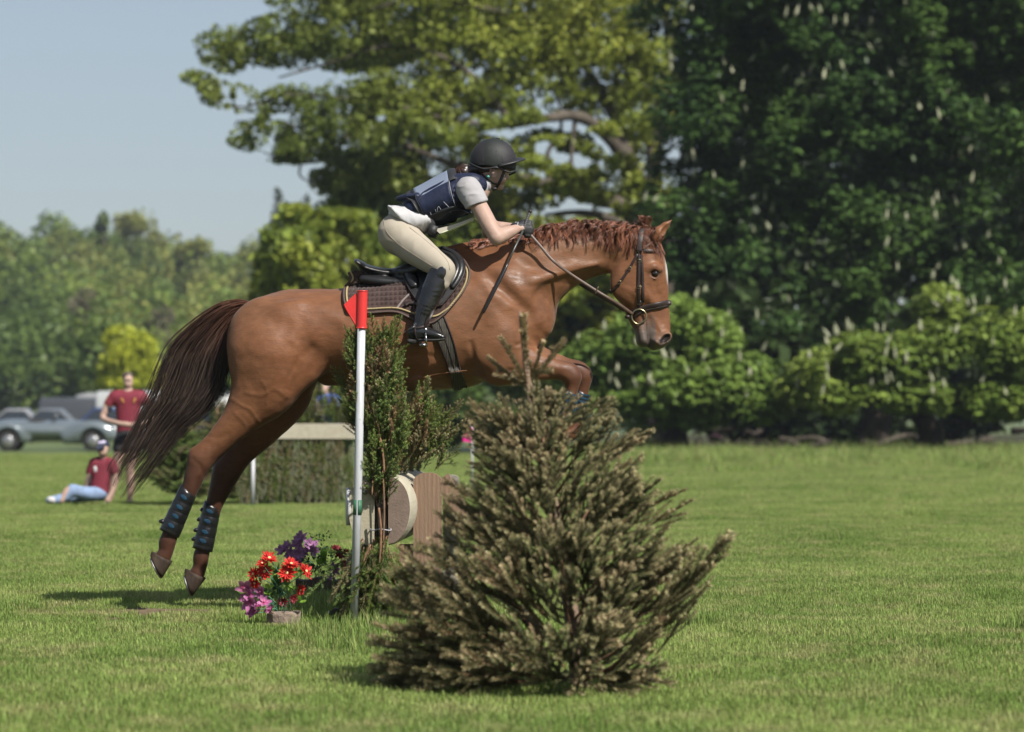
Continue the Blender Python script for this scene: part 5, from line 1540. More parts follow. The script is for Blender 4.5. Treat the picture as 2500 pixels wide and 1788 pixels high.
# hair: nape and a bun in a net
hr = [ell(H(1172, 414), (R(24), .066, R(18)), 0, .03), ell(H(1152, 416), (R(16), .035, R(11)), 0, .02), ell(H(1133, 420), (R(19), .042, R(17)), .3, .015), ell(H(1192, 419), (R(12), .071, R(9)), 0, .02)]
ho, HRF = garment('hair', hr, .004, M_rhair, rid, 2, (.003, 70), lambda v: np.tile(np.array([.026, .014, .011]), (len(v), 1)) * (1 + .5 * vnoise(v, 60)[:, None]))
g = np.random.default_rng(9); PP, RR, CC = [], [], []
for i in range(240):
    th = g.random() * 6.28; ph = g.uniform(.3, 2.8); t = np.linspace(0, 1, 12)
    a = th + t * g.uniform(1.2, 2.6); e = ph + (g.random() - .5) * t
    c = H(1132 + g.normal() * 1.5, 421 + g.normal() * 1.5)
    PP.append(c + np.stack([R(20.5) * np.sin(e) * np.cos(a), .042 * np.cos(e), R(18.5) * np.sin(e) * np.sin(a)], 1)); RR.append(np.full(12, .0014)); CC.append(np.tile(np.array([.045, .022, .016]) * g.uniform(.5, 1.8), (12, 1)))
v, f, c = hair(np.array(PP), np.array(RR), np.array(CC)); link('hair_bun', mesh('hair_bun', v, f, True, {'col': c}), M_rhair, rid)

# breeches
bq = [ell(H(975, 569), (R(47), .172, R(47)), math.radians(35), .04)]
bq += [chain([(*H(972, 565), R(40), .165), (*H(1000, 540), R(36), .15)], .04)]
for s in (-1, 1):
    bq += [ell(H(960, 575, s * .085), (R(36), .09, R(42)), math.radians(20), .03)]
    bq += [chain([(*H(982, 582, s * .095), R(44), R(42)), (*H(1012, 606, s * .165), R(40), R(38)), (*H(1048, 632, s * .26), R(33), R(32)), (*H(1078, 653, s * .325), R(27.5), R(26)), (*H(1084, 664, s * .33), R(25.5), R(25))], .03)]
    bq += [chain([(*H(1084, 660, s * .33), R(25.5), R(25)), (*H(1078, 690, s * .338), R(20), R(20))], .02)]
bo, BQF = garment('breeches', bq, .005, M_breech, rid, 3, (.0020, 10, (1.4, 1, 1.4)))
def seam_on(fld, pts, m, parent, r=.0017, name='seam', off=.0005):
    w, n = on_horse(spline(pts, 40), off, field=fld, fill=.05)
    b = MB(); b.tube(w, r, 5); return b.obj(name, m, parent)
M_seam = mat('breeches_seam', (.25, .20, .15), .9)
seam_on(BQF, [(936, 536), (944, 566), (975, 598), (1020, 628), (1055, 650)], M_seam, bo)
seam_on(BQF, [(1000, 556), (1030, 580), (1070, 614), (1092, 638), (1098, 660)], mat('breeches_seam_dark', (.10, .08, .065), .9), bo)

# shirt: tail below the vest, sleeves, collar
sh = [ell(H(976, 567), (R(52), .182, R(51)), math.radians(35), .03), chain([(*H(964, 512), R(8), .130), (*H(983, 530), R(28), .166), (*H(1004, 541), R(39), .172), (*H(1026, 540), R(33), .165), (*H(1045, 540), R(22), .15)], .03)]
sh += [chain([(*H(951, 507), R(4), .11), (*H(962, 518), R(6), .15), (*H(975, 532), R(11), .17)], .02)]
sh += [plane_cut(H(960, 530), (-.46, 0, -.89), .004)]
so, _ = garment('shirt', sh, .0045, M_shirt, rid, 1, (.0045, 22, (1.5, .9, .5)))
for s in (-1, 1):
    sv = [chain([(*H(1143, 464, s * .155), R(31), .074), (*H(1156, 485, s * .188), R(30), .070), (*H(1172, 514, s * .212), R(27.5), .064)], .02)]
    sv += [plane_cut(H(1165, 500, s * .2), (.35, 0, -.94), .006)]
    garment('sleeve', sv, .004, M_shirt_shaded, so, 2, (.0058, 20, (.7, .8, 1.3)))
cl = [chain([(*H(1189, 444), R(9), .062), (*H(1180, 462), R(14), .078)], .01), ell(H(1196, 452), (R(7), .060, R(19)), math.radians(-12), .01)]
garment('collar', cl, .004, M_shirt, so, 2)

# body protector
vs = [chain([(*H(1014, 514), R(35), .155), (*H(1058, 498), R(49), .170), (*H(1103, 481), R(53), .180), (*H(1136, 466), R(42), .172), (*H(1160, 452), R(27), .15)], .02)]
vs += [chain([(*H(969, 487), R(4), .10), (*H(990, 484), R(9), .135), (*H(1018, 482), R(12), .15)], .02)]
for s in (-1, 1):
    vs += [chain([(*H(1118, 442, s * .10), R(18), .055), (*H(1152, 440, s * .115), R(17), .05), (*H(1172, 452, s * .10), R(18), .05)], .02)]
    vs += [ell(H(1151, 478, s * .225), (R(30), .075, R(34)), math.radians(-20), .008, 's')]
vo, VF = garment('body_protector', vs, .0045, M_vest, rid, 2, (.0025, 20))
# number bib over the vest: back pocket, front pocket, straps
def torso_sheet(name, T, B, L, Rr, off, thick, m, parent, nu=14, nv=14):
    G = coons(T, B, L, Rr, nu, nv); w, n = on_horse(G.reshape(-1, 2), off, field=VF, fill=.03)
    w = w.reshape(nv, nu, 3); n = n.reshape(nv, nu, 3)
    for _ in range(6):
        w[1:-1, 1:-1] = (w[:-2, 1:-1] + w[2:, 1:-1] + w[1:-1, :-2] + w[1:-1, 2:]) / 4
    o_ = (w + n * thick).reshape(-1, 3); i_ = w.reshape(-1, 3); K = nu * nv; f = []
    for i in range(nv - 1):
        for j in range(nu - 1):
            a = i*nu + j; f.append((a, a+nu, a+nu+1, a+1)); f.append((K+a, K+a+1, K+a+nu+1, K+a+nu))
    ring = [j for j in range(nu)] + [i*nu + nu-1 for i in range(1, nv)] + [(nv-1)*nu + j for j in range(nu-2, -1, -1)] + [i*nu for i in range(nv-2, 0, -1)]
    for a, b_ in zip(ring, ring[1:] + ring[:1]): f.append((a, b_, K+b_, K+a))
    v = np.concatenate([o_, i_]); b = MB(); b.add(v, f); b.add(mirror(v), [q[::-1] for q in f]); return b.obj(name, m, parent)
# the back pocket lies across the back
def back_plate(name, pts, w_, off, thick, m, parent):
    p = spline(pts, 14); yy = np.linspace(-1, 1, 13)
    top, bot = [], []
    for a in p:
        for q in yy:
            y = q * w_
            base = H(a[0], a[1], y) + np.array([.2, 0, -1.0]) * (abs(q) ** 2.2 * .055)
            top.append(base + np.array([-.45, 0, .89]) * (off + thick)); bot.append(base + np.array([-.45, 0, .89]) * off)
    nu, nv = 13, 14; K = nu * nv; f = []
    for i in range(nv - 1):
        for j in range(nu - 1):
            a = i*nu + j; f.append((a, a+1, a+nu+1, a+nu)); f.append((K+a, K+a+nu, K+a+nu+1, K+a+1))
    ring = [j for j in range(nu)] + [i*nu + nu-1 for i in range(1, nv)] + [(nv-1)*nu + j for j in range(nu-2, -1, -1)] + [i*nu for i in range(nv-2, 0, -1)]
    for a, b_ in zip(ring, ring[1:] + ring[:1]): f.append((a, K+a, K+b_, b_))
    b = MB(); b.add(np.array(top + bot), f); return b.obj(name, m, parent)
bib = back_plate('number_bib', [(1013, 469), (1040, 455), (1070, 438), (1097, 424)], .150, .016, .006, M_bib, vo)
back_plate('bib_edge', [(1096, 425), (1105, 421), (1115, 420)], .155, .014, .010, M_black, bib)
torso_sheet('side_panel', [(1012, 487), (1042, 466), (1072, 450), (1097, 437)], [(1044, 543), (1075, 534), (1105, 524), (1128, 517)], [(1012, 487), (1026, 510), (1035, 526), (1044, 543)], [(1097, 437), (1098, 460), (1106, 492), (1128, 517)], .002, .006, M_vest, vo)
torso_sheet('waist_strap', [(990, 477), (1002, 470), (1012, 470)], [(1040, 548), (1047, 548), (1053, 545)], [(990, 477), (1010, 500), (1027, 528), (1040, 548)], [(1012, 470), (1024, 500), (1040, 527), (1053, 545)], .007, .005, M_black, vo, 8, 14)
M_vlow = mat('black_nylon', (0.0055, 0.0065, 0.011), rough=.6, bump=.3, bump_scale=60)
torso_sheet('lower_side_panel', [(1038, 529), (1062, 517), (1090, 505), (1112, 500)], [(1045, 546), (1080, 541), (1118, 532), (1152, 523)], [(1038, 529), (1041, 537), (1045, 546)], [(1112, 500), (1130, 512), (1152, 523)], .009, .006, M_vlow, vo, 16, 8)
p_ = spline([(1116, 505), (1107, 486), (1108, 466), (1120, 449), (1140, 440), (1162, 443), (1180, 458)], 60); w_, n_2 = on_horse(p_, .002, field=VF, fill=.12)
for _ in range(3): w_[1:-1] = (w_[:-2] + 2 * w_[1:-1] + w_[2:]) / 4
b = MB(); b.tube(w_, .006 + .0022 * np.sin(np.arange(60) * 1.1), 7); b.obj('armhole_frill', M_vest, vo)
M_seamv = mat('vest_seam', (.03, .04, .08), .5)
seam_on(VF, [(1098, 428), (1098, 450), (1104, 480), (1112, 504)], M_lace, vo, .0016, off=.009)
for q in ([(1052, 520), (1060, 530)], [(1062, 510), (1072, 532)], [(1068, 506), (1069, 520), (1079, 518), (1072, 504), (1068, 506)], [(1083, 492), (1096, 505), (1100, 516)], [(1050, 517), (1056, 534), (1062, 538)]):
    seam_on(VF, q, M_lace, vo, .0015, 'lace', off=.010)
seam_on(VF, [(1046, 538), (1075, 528), (1100, 512), (1130, 512), (1152, 524)], M_seamv, vo, .004, 'hem_fold', off=.009)
# front pocket hanging under the chest
fp = MB()
fa = spline([(1062, 560), (1095, 552), (1130, 541), (1154, 531)], 10); fb = spline([(1074, 571), (1104, 559), (1134, 546), (1156, 535)], 10)
v = []; 
for y in (-.125, 0, .125):
    for row in (fa, fb): v += [H(q[0], q[1] + (0 if abs(y) > .05 else 4), y) for q in row]
v = np.array(v); f = []
for blk in range(3):
    for i in range(9):
        a = blk*20 + i; f.append((a, a+10, a+11, a+1))
for blk in range(2):
    for i in range(9):
        a = blk*20 + 10 + i; f.append((a, a+20, a+21, a+1)); a = blk*20 + i; f.append((a, a+1, a+21, a+20))
    a = blk*20; f += [(a, a+20, a+30, a+10), (a+9, a+19, a+39, a+29)]
fp.add(v, f); fpo = fp.obj('front_pocket', M_card, vo, False)
b = MB(); b.tube([H(q[0], q[1], -.128) for q in fb], .003, 5); b.obj('pocket_edge', M_clear, fpo)
b = MB(); b.box(H(1058, 566, 0), (.045, .27, .055), np.array(Matrix.Rotation(.3, 3, 'Y'))); b.obj('pocket_strap', M_black, vo)

# tall boots with spurs
for s in (-1, 1):
    Y = lambda q: s * q
    tb = [chain([(*H(1074, 668, Y(.332)), R(26), R(26)), (*H(1060, 700, Y(.345)), R(27), R(27)), (*H(1044, 737, Y(.358)), R(25), R(25)), (*H(1032, 772, Y(.37)), R(19.5), R(19)), (*H(1026, 797, Y(.375)), R(18.5), R(17)), (*H(1020, 815, Y(.378)), R(18), R(15.5))], .02)]
    tb += [chain([(*H(1008, 812, Y(.378)), R(16), R(14)), (*H(1025, 812, Y(.378)), R(17), R(15)), (*H(1056, 817, Y(.382)), R(13), R(17)), (*H(1080, 824, Y(.386)), R(9), R(15))], .02)]
    tb += [plane_cut(H(1060, 655, Y(.33)), (.42, 0, .9), .004), plane_cut(H(1040, 834, 0), (-.0, 0, -1), .004)]
    t_o, TF = garment('boot', tb, .004, M_rboot, rid, 2, (.0018, 22, (1, 1, 1.8)))
    sl = [chain([(*H(998, 832, Y(.378)), R(5), R(13)), (*H(1016, 832, Y(.378)), R(5), R(13))], .004), chain([(*H(1022, 830, Y(.38)), R(4), R(13)), (*H(1056, 831, Y(.384)), R(4), R(17)), (*H(1084, 828.5, Y(.388)), R(3.5), R(14))], .004), chain([(*H(998, 836, Y(.378)), R(4), R(12)), (*H(1014, 837, Y(.378)), R(4), R(12))], .004)]
    garment('sole', sl, .003, M_sole, t_o, 1)
    if s < 0:
        cap = [ell(H(1077, 667, -.388), (R(12), .012, R(17)), math.radians(-20), .01)]
        garment('patent_top', cap, .003, mat('patent_leather', (.012, .012, .014), .08, spec=.8, bump=.5, bump_scale=50), t_o, 2)
    w, n = on_horse(spline([(1003, 800), (1020, 801), (1040, 796), (1052, 790)], 12), .003, field=TF)
    if s < 0:
        b = MB(); b.add(*sweep(w, n, R(5), .003)); b.obj('spur_strap', M_strap, t_o)
        b = MB(); b.tube([H(1012, 798, -.425), H(1000, 804, -.415), H(990, 809, -.39)], [.003, .003, .002], 6); b.tube([H(991, 808, -.39), H(984, 817, -.385)], [.003, .002], 6)
        b.obj('spur', M_steel, t_o)
        b = MB(); th = np.linspace(0, 2*math.pi, 11); b.tube(H(1013, 793, -.424) + np.stack([.006*np.cos(th), 0*th, .006*np.sin(th)], 1), .0018, 5, False); b.obj('spur_ring', M_steel, t_o)
        w, n = on_horse(spline([(1013, 795), (1014, 812), (1018, 832)], 10), .003, field=TF); b = MB(); b.add(*sweep(w, n, R(4), .003)); b.obj('spur_strap', M_strap, t_o)

# gloved hands: palm, four curled fingers, thumb on top
for s, wr in ((-1, wr_n), (1, wr_f)):
    ox, oy = wr[0] - 1267, wr[1] - 557
    yb = wr[2]
    gp = [chain([(*H(1262 + ox, 556 + oy, yb), R(12), R(14)), (*H(1272 + ox, 558 + oy, yb + s * -.004), R(14), R(11)), (*H(1288 + ox, 561 + oy, yb + s * -.006), R(16), R(9))], .012)]
    for i, (ln, rr) in enumerate(((15, 5.6), (17, 6.0), (16, 5.8), (13, 5.0))):
        zz = 549 + i * 8.6
        kx = 1296 - abs(i - 1.2) * 1.8
        gp += [chain([(*H(kx - 8 + ox, zz + oy, yb), R(rr), R(rr)), (*H(kx + ox, zz + 1 + oy, yb - s * -.006 * 0 - s * .004), R(rr), R(rr)), (*H(kx + 1 + ox, zz + 2 + oy, yb - s * .024), R(rr * .95), R(rr * .95)), (*H(kx - ln * .7 + ox, zz + 3 + oy, yb - s * .036), R(rr * .85), R(rr * .85))], .005, sub=3)]
    gp += [chain([(*H(1272 + ox, 549 + oy, yb - s * .012), R(6.5), R(6.5)), (*H(1283 + ox, 542 + oy, yb - s * .016), R(6), R(6)), (*H(1294 + ox, 542.5 + oy, yb - s * .012), R(5.2), R(5.2))], .008)]
    go_, GF = garment('glove', gp, .0028, M_glove, rid, 1)
    th = np.linspace(0, 2*math.pi, 21); c = H(1262 + ox, 556 + oy, yb); dr = np.array([.94, 0, -.2]); up = np.array([.2, 0, .94])
    b = MB(); b.tube(c + np.outer(np.cos(th), up) * R(13.5) + np.outer(np.sin(th), [0, 1, 0]) * R(15), .0025, 5, False); b.obj('cuff_piping', M_lace, go_)

# the whip in the near hand
whip = empty('riding_whip', H(1283, 561, -.2), 'black riding whip with a ribbed grip held in the near gloved hand', 'whip')
g0, g1 = H(1294, 518, -.185), H(1279, 571, -.215); 
b = MB(); b.tube([H(1296, 514, -.187), H(1293, 519, -.188)], [.0095, .0105], 10); b.obj('cap', M_strap, whip)
b = MB(); pts = np.array([H(1293, 519, -.188) * (1 - t) + H(1277, 563, -.212) * t for t in np.linspace(0, 1, 40)])
b.tube(pts, .0085 + .0012 * np.sin(np.arange(40) * 1.6), 8); b.obj('grip', mat('grey_rubber_grip', (.045, .045, .048), .6), whip)
b = MB(); b.tube([H(1277, 563, -.212), H(1256, 607, -.27), H(1244, 634, -.30)], [.006, .0055, .005], 8); b.obj('shaft', mat('grey_shaft', (.045, .048, .045), .35), whip)
b = MB(); b.tube([H(1244, 634, -.30), H(1236, 652, -.315), H(1234, 656, -.317), H(1212, 700, -.335), H(1182, 760, -.345), H(1180, 765, -.345)], [.0055, .0065, .0095, .0095, .008, .004], 8); b.obj('tip', mat('black_gloss_whip', (.012, .013, .016), .3), whip)
# ---------------------------------------------------------------- spruce branches, shared by the bundles, the tree and the hedges
M_stem = mat('spruce_stem', (0.165, 0.085, 0.045), rough=.9, noise_scale=40, noise_amt=.4)
def needle_material(name, c0, c1, tip):
    m = mat(name, c0, rough=.5, spec=.3, attr='tone', attr_col=tip, island=.45, trans=.18)
    return m
M_needle = needle_material('spruce_needles', (0.060, 0.112, 0.028), None, (0.150, 0.205, 0.050))
M_needle_fresh = needle_material('fresh_spruce_needles', (0.095, 0.155, 0.034), None, (0.200, 0.260, 0.060))
M_needle_olive = needle_material('olive_spruce_needles', (0.108, 0.122, 0.050), None, (0.360, 0.300, 0.160))
M_needle_brown = needle_material('browning_spruce_needles', (0.150, 0.134, 0.066), None, (0.460, 0.360, 0.205))
M_needle_rust = needle_material('rusty_spruce_needles', (0.150, 0.100, 0.045), None, (0.280, 0.170, 0.085))
M_needle_pale = needle_material('dried_pale_needles', (0.270, 0.310, 0.190), None, (0.420, 0.420, 0.280))

def spruce_branch(name, L, seed, n_lat=12, lat=.42, nl=.018, step=.0006, nw=.0024, lift=.7, sub=True, bend=.10, ang=(.55, .95)):
    """main stem along +Z with side twigs in a flat spray, all of it set with needles"""
    g = np.random.default_rng(seed)
    stems = []
    t = np.linspace(0, 1, 10)
    main = np.stack([bend * L * t ** 2 * g.uniform(-1, 1), bend * L * t ** 2 * g.uniform(-.5, 1), L * t], 1)
    stems.append((main, .0045 * L / .45, .0012))
    def pt(c, q): return np.array([np.interp(q, np.linspace(0, 1, len(c)), c[:, i]) for i in range(3)])
    for k in range(n_lat):
        q = .12 + .82 * (k + g.random() * .6) / n_lat; s = 1 if k % 2 else -1
        o = pt(main, q); l = L * lat * (1.08 - q) * g.uniform(.7, 1.15)
        a = g.uniform(*ang)
        d = np.array([s * math.sin(a), g.normal() * .30, math.cos(a)]); d /= np.linalg.norm(d)
        tt = np.linspace(0, 1, 6)[:, None]
        c = o + d * l * tt + np.array([0, 0, 1]) * (lift * .3 * l) * tt ** 2
        stems.append((c, .0022 * L / .45, .0009))
        if sub and l > .09:
            for m in range(int(l / .045)):
                q2 = .25 + .65 * g.random(); o2 = pt(c, q2); l2 = l * .5 * (1.1 - q2)
                s2 = 1 if m % 2 else -1
                d2 = d * .75 + np.cross(d, [0, 1, 0]) * .6 * s2 + g.normal(size=3) * .12; d2 /= np.linalg.norm(d2)
                stems.append((o2 + d2 * l2 * np.linspace(0, 1, 4)[:, None], .0014, .0008))
    V, Fc, T, MI = [], [], [], []; n = 0
    for c, r0, r1 in stems:
        v, f = tube(c, np.linspace(r0, r1, len(c)), 4, False); V.append(v); Fc += [tuple(i + n for i in q) for q in f]; MI += [1] * len(f); T.append(np.zeros(len(v))); n += len(v)
    for c, r0, r1 in stems:
        ln = np.linalg.norm(np.diff(c, axis=0), axis=1).sum(); N = int(ln / step)
        if N < 3: continue
        q = np.sort(g.random(N)) ; q = .03 + .97 * q
        o = np.stack([np.interp(q, np.linspace(0, 1, len(c)), c[:, i]) for i in range(3)], 1)
        t_, u_, w_ = frames(c); k = np.minimum((q * (len(c) - 1)).astype(int), len(c) - 1)
        a = g.random(N) * 6.283
        rad = np.cos(a)[:, None] * u_[k] + np.sin(a)[:, None] * w_[k]
        d = t_[k] * g.uniform(.55, 1.0, N)[:, None] + rad; d /= np.linalg.norm(d, axis=1)[:, None]
        s = np.cross(d, t_[k] + .3 * g.normal(size=(N, 3))); s /= np.linalg.norm(s, axis=1)[:, None]
        l = (nl * g.uniform(.7, 1.15, N))[:, None]
        v = np.stack([o, o + d * l * .5 + s * nw * .5, o + d * l, o + d * l * .5 - s * nw * .5], 1)
        V.append(v.reshape(-1, 3)); b0 = n + np.arange(N) * 4
        Fc += [tuple(x) for x in np.stack([b0, b0 + 1, b0 + 2, b0 + 3], 1).tolist()]; MI += [0] * N
        T.append(np.repeat(np.clip(q ** 3 * .8 + .25 * g.random(N), 0, 1), 4)); n += N * 4
    me = mesh(name, np.concatenate(V), Fc, False, {'tone': np.concatenate(T)})
    me.materials.append(M_needle); me.materials.append(M_stem)
    me.polygons.foreach_set('material_index', np.array(MI, dtype=np.int32))
    return me
BR = [spruce_branch('spruce_branch', .45, 600 + i) for i in range(5)]
BRS = [spruce_branch('spruce_twig', .26, 620 + i, n_lat=7, sub=False, lat=.45, step=.0007) for i in range(4)]
BRL = [spruce_branch('hanging_spray', .55, 640 + i, n_lat=8, sub=False, lat=.34, lift=-.3, step=.0005, nl=.022) for i in range(3)]

def place_branch(me, root, base, direction, scale, roll, m, name='branch'):
    o = bpy.data.objects.new(name, me); COL.objects.link(o); o.parent = root
    if m is not None:
        o.material_slots[0].link = 'OBJECT'; o.material_slots[0].material = m
    d = Vector(direction).normalized()
    q = d.to_track_quat('Z', 'Y').to_matrix().to_4x4() @ Matrix.Rotation(roll, 4, 'Z')
    o.matrix_basis = Matrix.Translation(Vector(base) - root.location) @ q @ Matrix.Scale(scale, 4)
    return o

# ---------------------------------------------------------------- the brush fence
DJ = 16.05
M_cream = mat('weathered_cream_paint', (0.36, 0.33, 0.26), rough=.8, noise_scale=16, col2=(0.29, 0.26, 0.19), bump=.3, bump_scale=50)
M_logend = mat('log_end_grain', (0.125, 0.094, 0.074), rough=.9, noise_scale=9, noise_amt=.25, bump=.3, bump_scale=70, wave=('RINGS', 30, 2.5, (0.128, 0.088, 0.066)))
M_logcream = mat('cream_log_end', (0.33, 0.30, 0.22), rough=.85, noise_scale=9, col2=(0.27, 0.24, 0.17), bump=.3, bump_scale=70, wave=('RINGS', 13, 1.5, (0.28, 0.25, 0.18)))
M_post = mat('sawn_brown_timber', (0.215, 0.140, 0.090), rough=.85, noise_scale=3.5, col2=(0.150, 0.096, 0.062), bump=.35, bump_scale=30, stretch=(9, 9, 1), wave=('BANDS', 1.6, 5, (0.150, 0.085, 0.050), 'X'))
M_grey = mat('weathered_grey_timber', (0.20, 0.18, 0.15), rough=.9, noise_scale=6, noise_amt=.35, bump=.4, bump_scale=30, stretch=(1, 1, 6))
M_darkwood = mat('dark_wet_timber', (0.040, 0.033, 0.026), rough=.8, noise_scale=8, noise_amt=.4, bump=.4, bump_scale=30)
M_white = mat('white_paint', (0.42, 0.42, 0.42), rough=.55, noise_scale=20, noise_amt=.12)
jump = empty('brush_fence', P(930, 1515, DJ + .3), 'jump of split cream painted logs and timber posts filled with brush, under the horse', 'fence')
def J(px, py, dy=0.0): return P(px, py, DJ + dy)

def half_log(side):
    n = 17; m = 14; a = np.linspace(-math.pi / 2, math.pi / 2, n)
    v, f = [], []
    gx = .06
    for k in range(m):
        q = (0, .035, .09)[k] if k < 3 else .09 + .91 * (k - 2) / (m - 3); yy = -.10 + 1.9 * q
        cx = J(914 if side < 0 else 948, 1245, -.10); rx, rz = R(64) * .96 * (.80 if k == 0 and side > 0 else 1), R(86) * .96 * (.95 if k == 0 and side > 0 else 1)
        for j, t in enumerate(a):
            rr = 1 + .025 * math.sin(3 * t + side) + (.02 * math.sin(7 * q + t * 2) if k else 0)
            v.append((cx[0] + gx * q + side * rx * math.cos(t) ** .85 * rr, DJ + yy, cx[2] + rz * math.sin(t) * rr))
    for k in range(m - 1):
        for j in range(n - 1):
            q = (k*n+j, (k+1)*n+j, (k+1)*n+j+1, k*n+j+1)
            f.append(q if side < 0 else q[::-1])
        q = (k*n, k*n+n-1, (k+1)*n+n-1, (k+1)*n); f.append(q if side < 0 else q[::-1])
    b = MB(); b.add(v, f); o = b.obj('half_log', M_cream, jump, True)
    # end face, slightly proud
    e = MB(); c = np.array(v[:n]).mean(0); ring = np.array(v[:n]); rings = []
    for s_ in (1.0, .66, .33): rings.append(np.stack([J(914 if side < 0 else 948, 1245, -.10) * np.array([1, 0, 1]) * (1 - s_) + q * s_ * np.array([1, 0, 1]) for q in ring]))
    vv = np.concatenate(rings); vv[:, 1] = DJ - .102; vv = np.vstack([vv, [J(914 if side < 0 else 948, 1245, -.102)]]); vv[-1, 1] = DJ - .102
    ff = []
    for i in range(2):
        for j in range(n - 1): ff.append((i*n+j, i*n+j+1, (i+1)*n+j+1, (i+1)*n+j))
    for j in range(n - 1): ff.append((2*n+j, 2*n+j+1, 3*n))
    if side > 0: ff = [q[::-1] for q in ff]
    cc = J(914 if side < 0 else 948, 1245, -.102); e.add(vv - cc, ff); eo = e.obj('log_end', M_logcream if side < 0 else M_logend, o, False); eo.location = cc
    return o
hlog = half_log(-1); hlog2 = half_log(1)
def bolt(px, py, y, r, parent):
    c = P(px, py, y); b = MB(); b.tube([c, c + [0, -.006, 0]], [r, r], 14); b.tube([c + [0, -.006, 0], c + [0, -.014, 0]], [r * .55, r * .5], 6)
    return b.obj('bolt', M_steel, parent)
bolt(891, 1202, DJ - .102, .012, hlog)
def plank(name, x0, x1, ytop, ybot, d0, d1, m, parent, arch=0.0, rot=0.0):
    """upright board between pixels, with worn corners"""
    A, B_ = P(x0, ytop, d0), P(x1, ybot, d0); w = B_[0] - A[0]; n = 13
    xs = np.linspace(0, 1, n); top = A[2] - arch * w * np.abs(2 * xs - 1) ** 3.2
    v = []
    for y, c in ((d0 + .006, .94), (d0, 0), ):
        pass
    v = [(A[0] + w * x, d0, z) for x, z in zip(xs, top)] + [(A[0] + w * x, d0, B_[2]) for x in xs]
    v += [(q[0], d1, q[2]) for q in v]
    f = [(i, n+i, n+i+1, i+1) for i in range(n-1)] + [(2*n+i, 2*n+i+1, 3*n+i+1, 3*n+i) for i in range(n-1)] + [(i, i+1, 2*n+i+1, 2*n+i) for i in range(n-1)]
    f += [(0, 2*n, 3*n, n), (n-1, 2*n-1, 4*n-1, 3*n-1), ]
    f += [(n+i, 3*n+i, 3*n+i+1, n+i+1) for i in range(n-1)]
    b = MB(); b.add(v, f); return b.obj(name, m, parent, False)
plank('post', 1009, 1078, 1155, 1518, DJ + .06, DJ + .18, M_post, jump, .24)
plank('rear_post', 1082, 1120, 1160, 1520, DJ + .35, DJ + .45, M_grey, jump, .2)
b = MB(); A, B_ = J(1078, 1166, .24), J(1150, 1292, .24); d = (B_ - A); ln = np.linalg.norm(d); ang = math.atan2(-d[2], d[0])
b.box((A + B_) / 2, (ln, .09, .085), np.array(Matrix.Rotation(ang, 3, 'Y'))); b.obj('brace', M_post, jump, False)
plank('support_board', 846, 857, 1352, 1500, DJ + .22, DJ + .30, M_grey, jump)
plank('support_board', 975, 1030, 1330, 1500, DJ + .12, DJ + .20, M_post, jump)
b = MB(); A, B_ = J(868, 1352, .2), J(905, 1334, .2); d = B_ - A; b.box((A + B_) / 2, (np.linalg.norm(d) * 1.3, .10, .06), np.array(Matrix.Rotation(math.atan2(-d[2], d[0]), 3, 'Y'))); b.obj('cross_rail', M_darkwood, jump, False)
b = MB(); b.box(J(890, 1506, 1.3) , (.12, 2.2, .070)); b.obj('skid', M_darkwood, jump, False)
sk = MB(); v0 = [J(802, 1514, -.02), J(804, 1496, -.02), J(814, 1487, -.02), J(846, 1487, -.02), J(846, 1514, -.02)]; v = v0 + [q + np.array([0, .09, 0]) for q in v0]
sk.add(v, [(4, 3, 2, 1, 0), (5, 6, 7, 8, 9)] + [(i, (i+1) % 5, 5 + (i+1) % 5, 5 + i) for i in range(5)]); sko = sk.obj('skid_end', M_darkwood, jump, False); bolt(804, 1496, DJ - .021, .011, sko)
# marker plate seen edge on
b = MB(); c = P(850, 1237, DJ - .01); th = np.linspace(0, 6.283, 25)
v, f = tube([c + [-.010, 0, 0], c + [.010, 0, 0]], [.10, .10], 28); v = np.array(v); w_ = v - c; ca, sa = math.cos(.10), math.sin(.10); v = c + np.stack([ca * w_[:,0] - sa * w_[:,1], sa * w_[:,0] + ca * w_[:,1], w_[:,2]], 1)
b.add(v, f); tag(b.obj('marker_plate', M_white), 'round white plate seen edge on beside the pole at the left of the fence', 'plate')

# flag pole
M_alu = mat('pale_grey_pole', (0.38, 0.39, 0.41), rough=.42, spec=.5, noise_scale=11, noise_amt=.20, stretch=(1, 1, .35), bump=.08)
M_red = mat('red_plastic', (0.52, 0.026, 0.024), rough=.35, spec=.5, noise_scale=8, noise_amt=.10)
M_green = mat('green_tape', (0.030, 0.115, 0.060), rough=.6, noise_scale=30, noise_amt=.3)
pole = empty('flag_pole', P(864, 1514, 15.84), 'leaning pale pole topped with a red direction flag, in front of the brush fence', 'flag')
pa, pb = P(884, 720, 15.84), P(864, 1520, 15.84)
b = MB(); b.tube(np.array([pa, pa * .5 + pb * .5 + [.004, 0, 0], pb]), .0215, 20); b.obj('pole', M_alu, pole)
fl = MB(); n_ = 20
fa, fb = P(884.5, 710, 15.84), P(882.5, 803, 15.84)
fl.tube([fa, fb], [.0275, .0275], 24)
wing = [(873, 716), (858, 730), (846, 742), (844, 751), (852, 764), (866, 784), (873, 800), (884, 801), (884, 712)]
v = [P(x, y, 15.835) for x, y in wing] + [P(x, y, 15.846) for x, y in wing]; m_ = len(wing)
fl.add(v, [tuple(range(m_)), tuple(range(2*m_-1, m_-1, -1))] + [(i, m_+i, m_+(i+1) % m_, (i+1) % m_) for i in range(m_)])
fo_ = fl.obj('flag', M_red, pole, False)
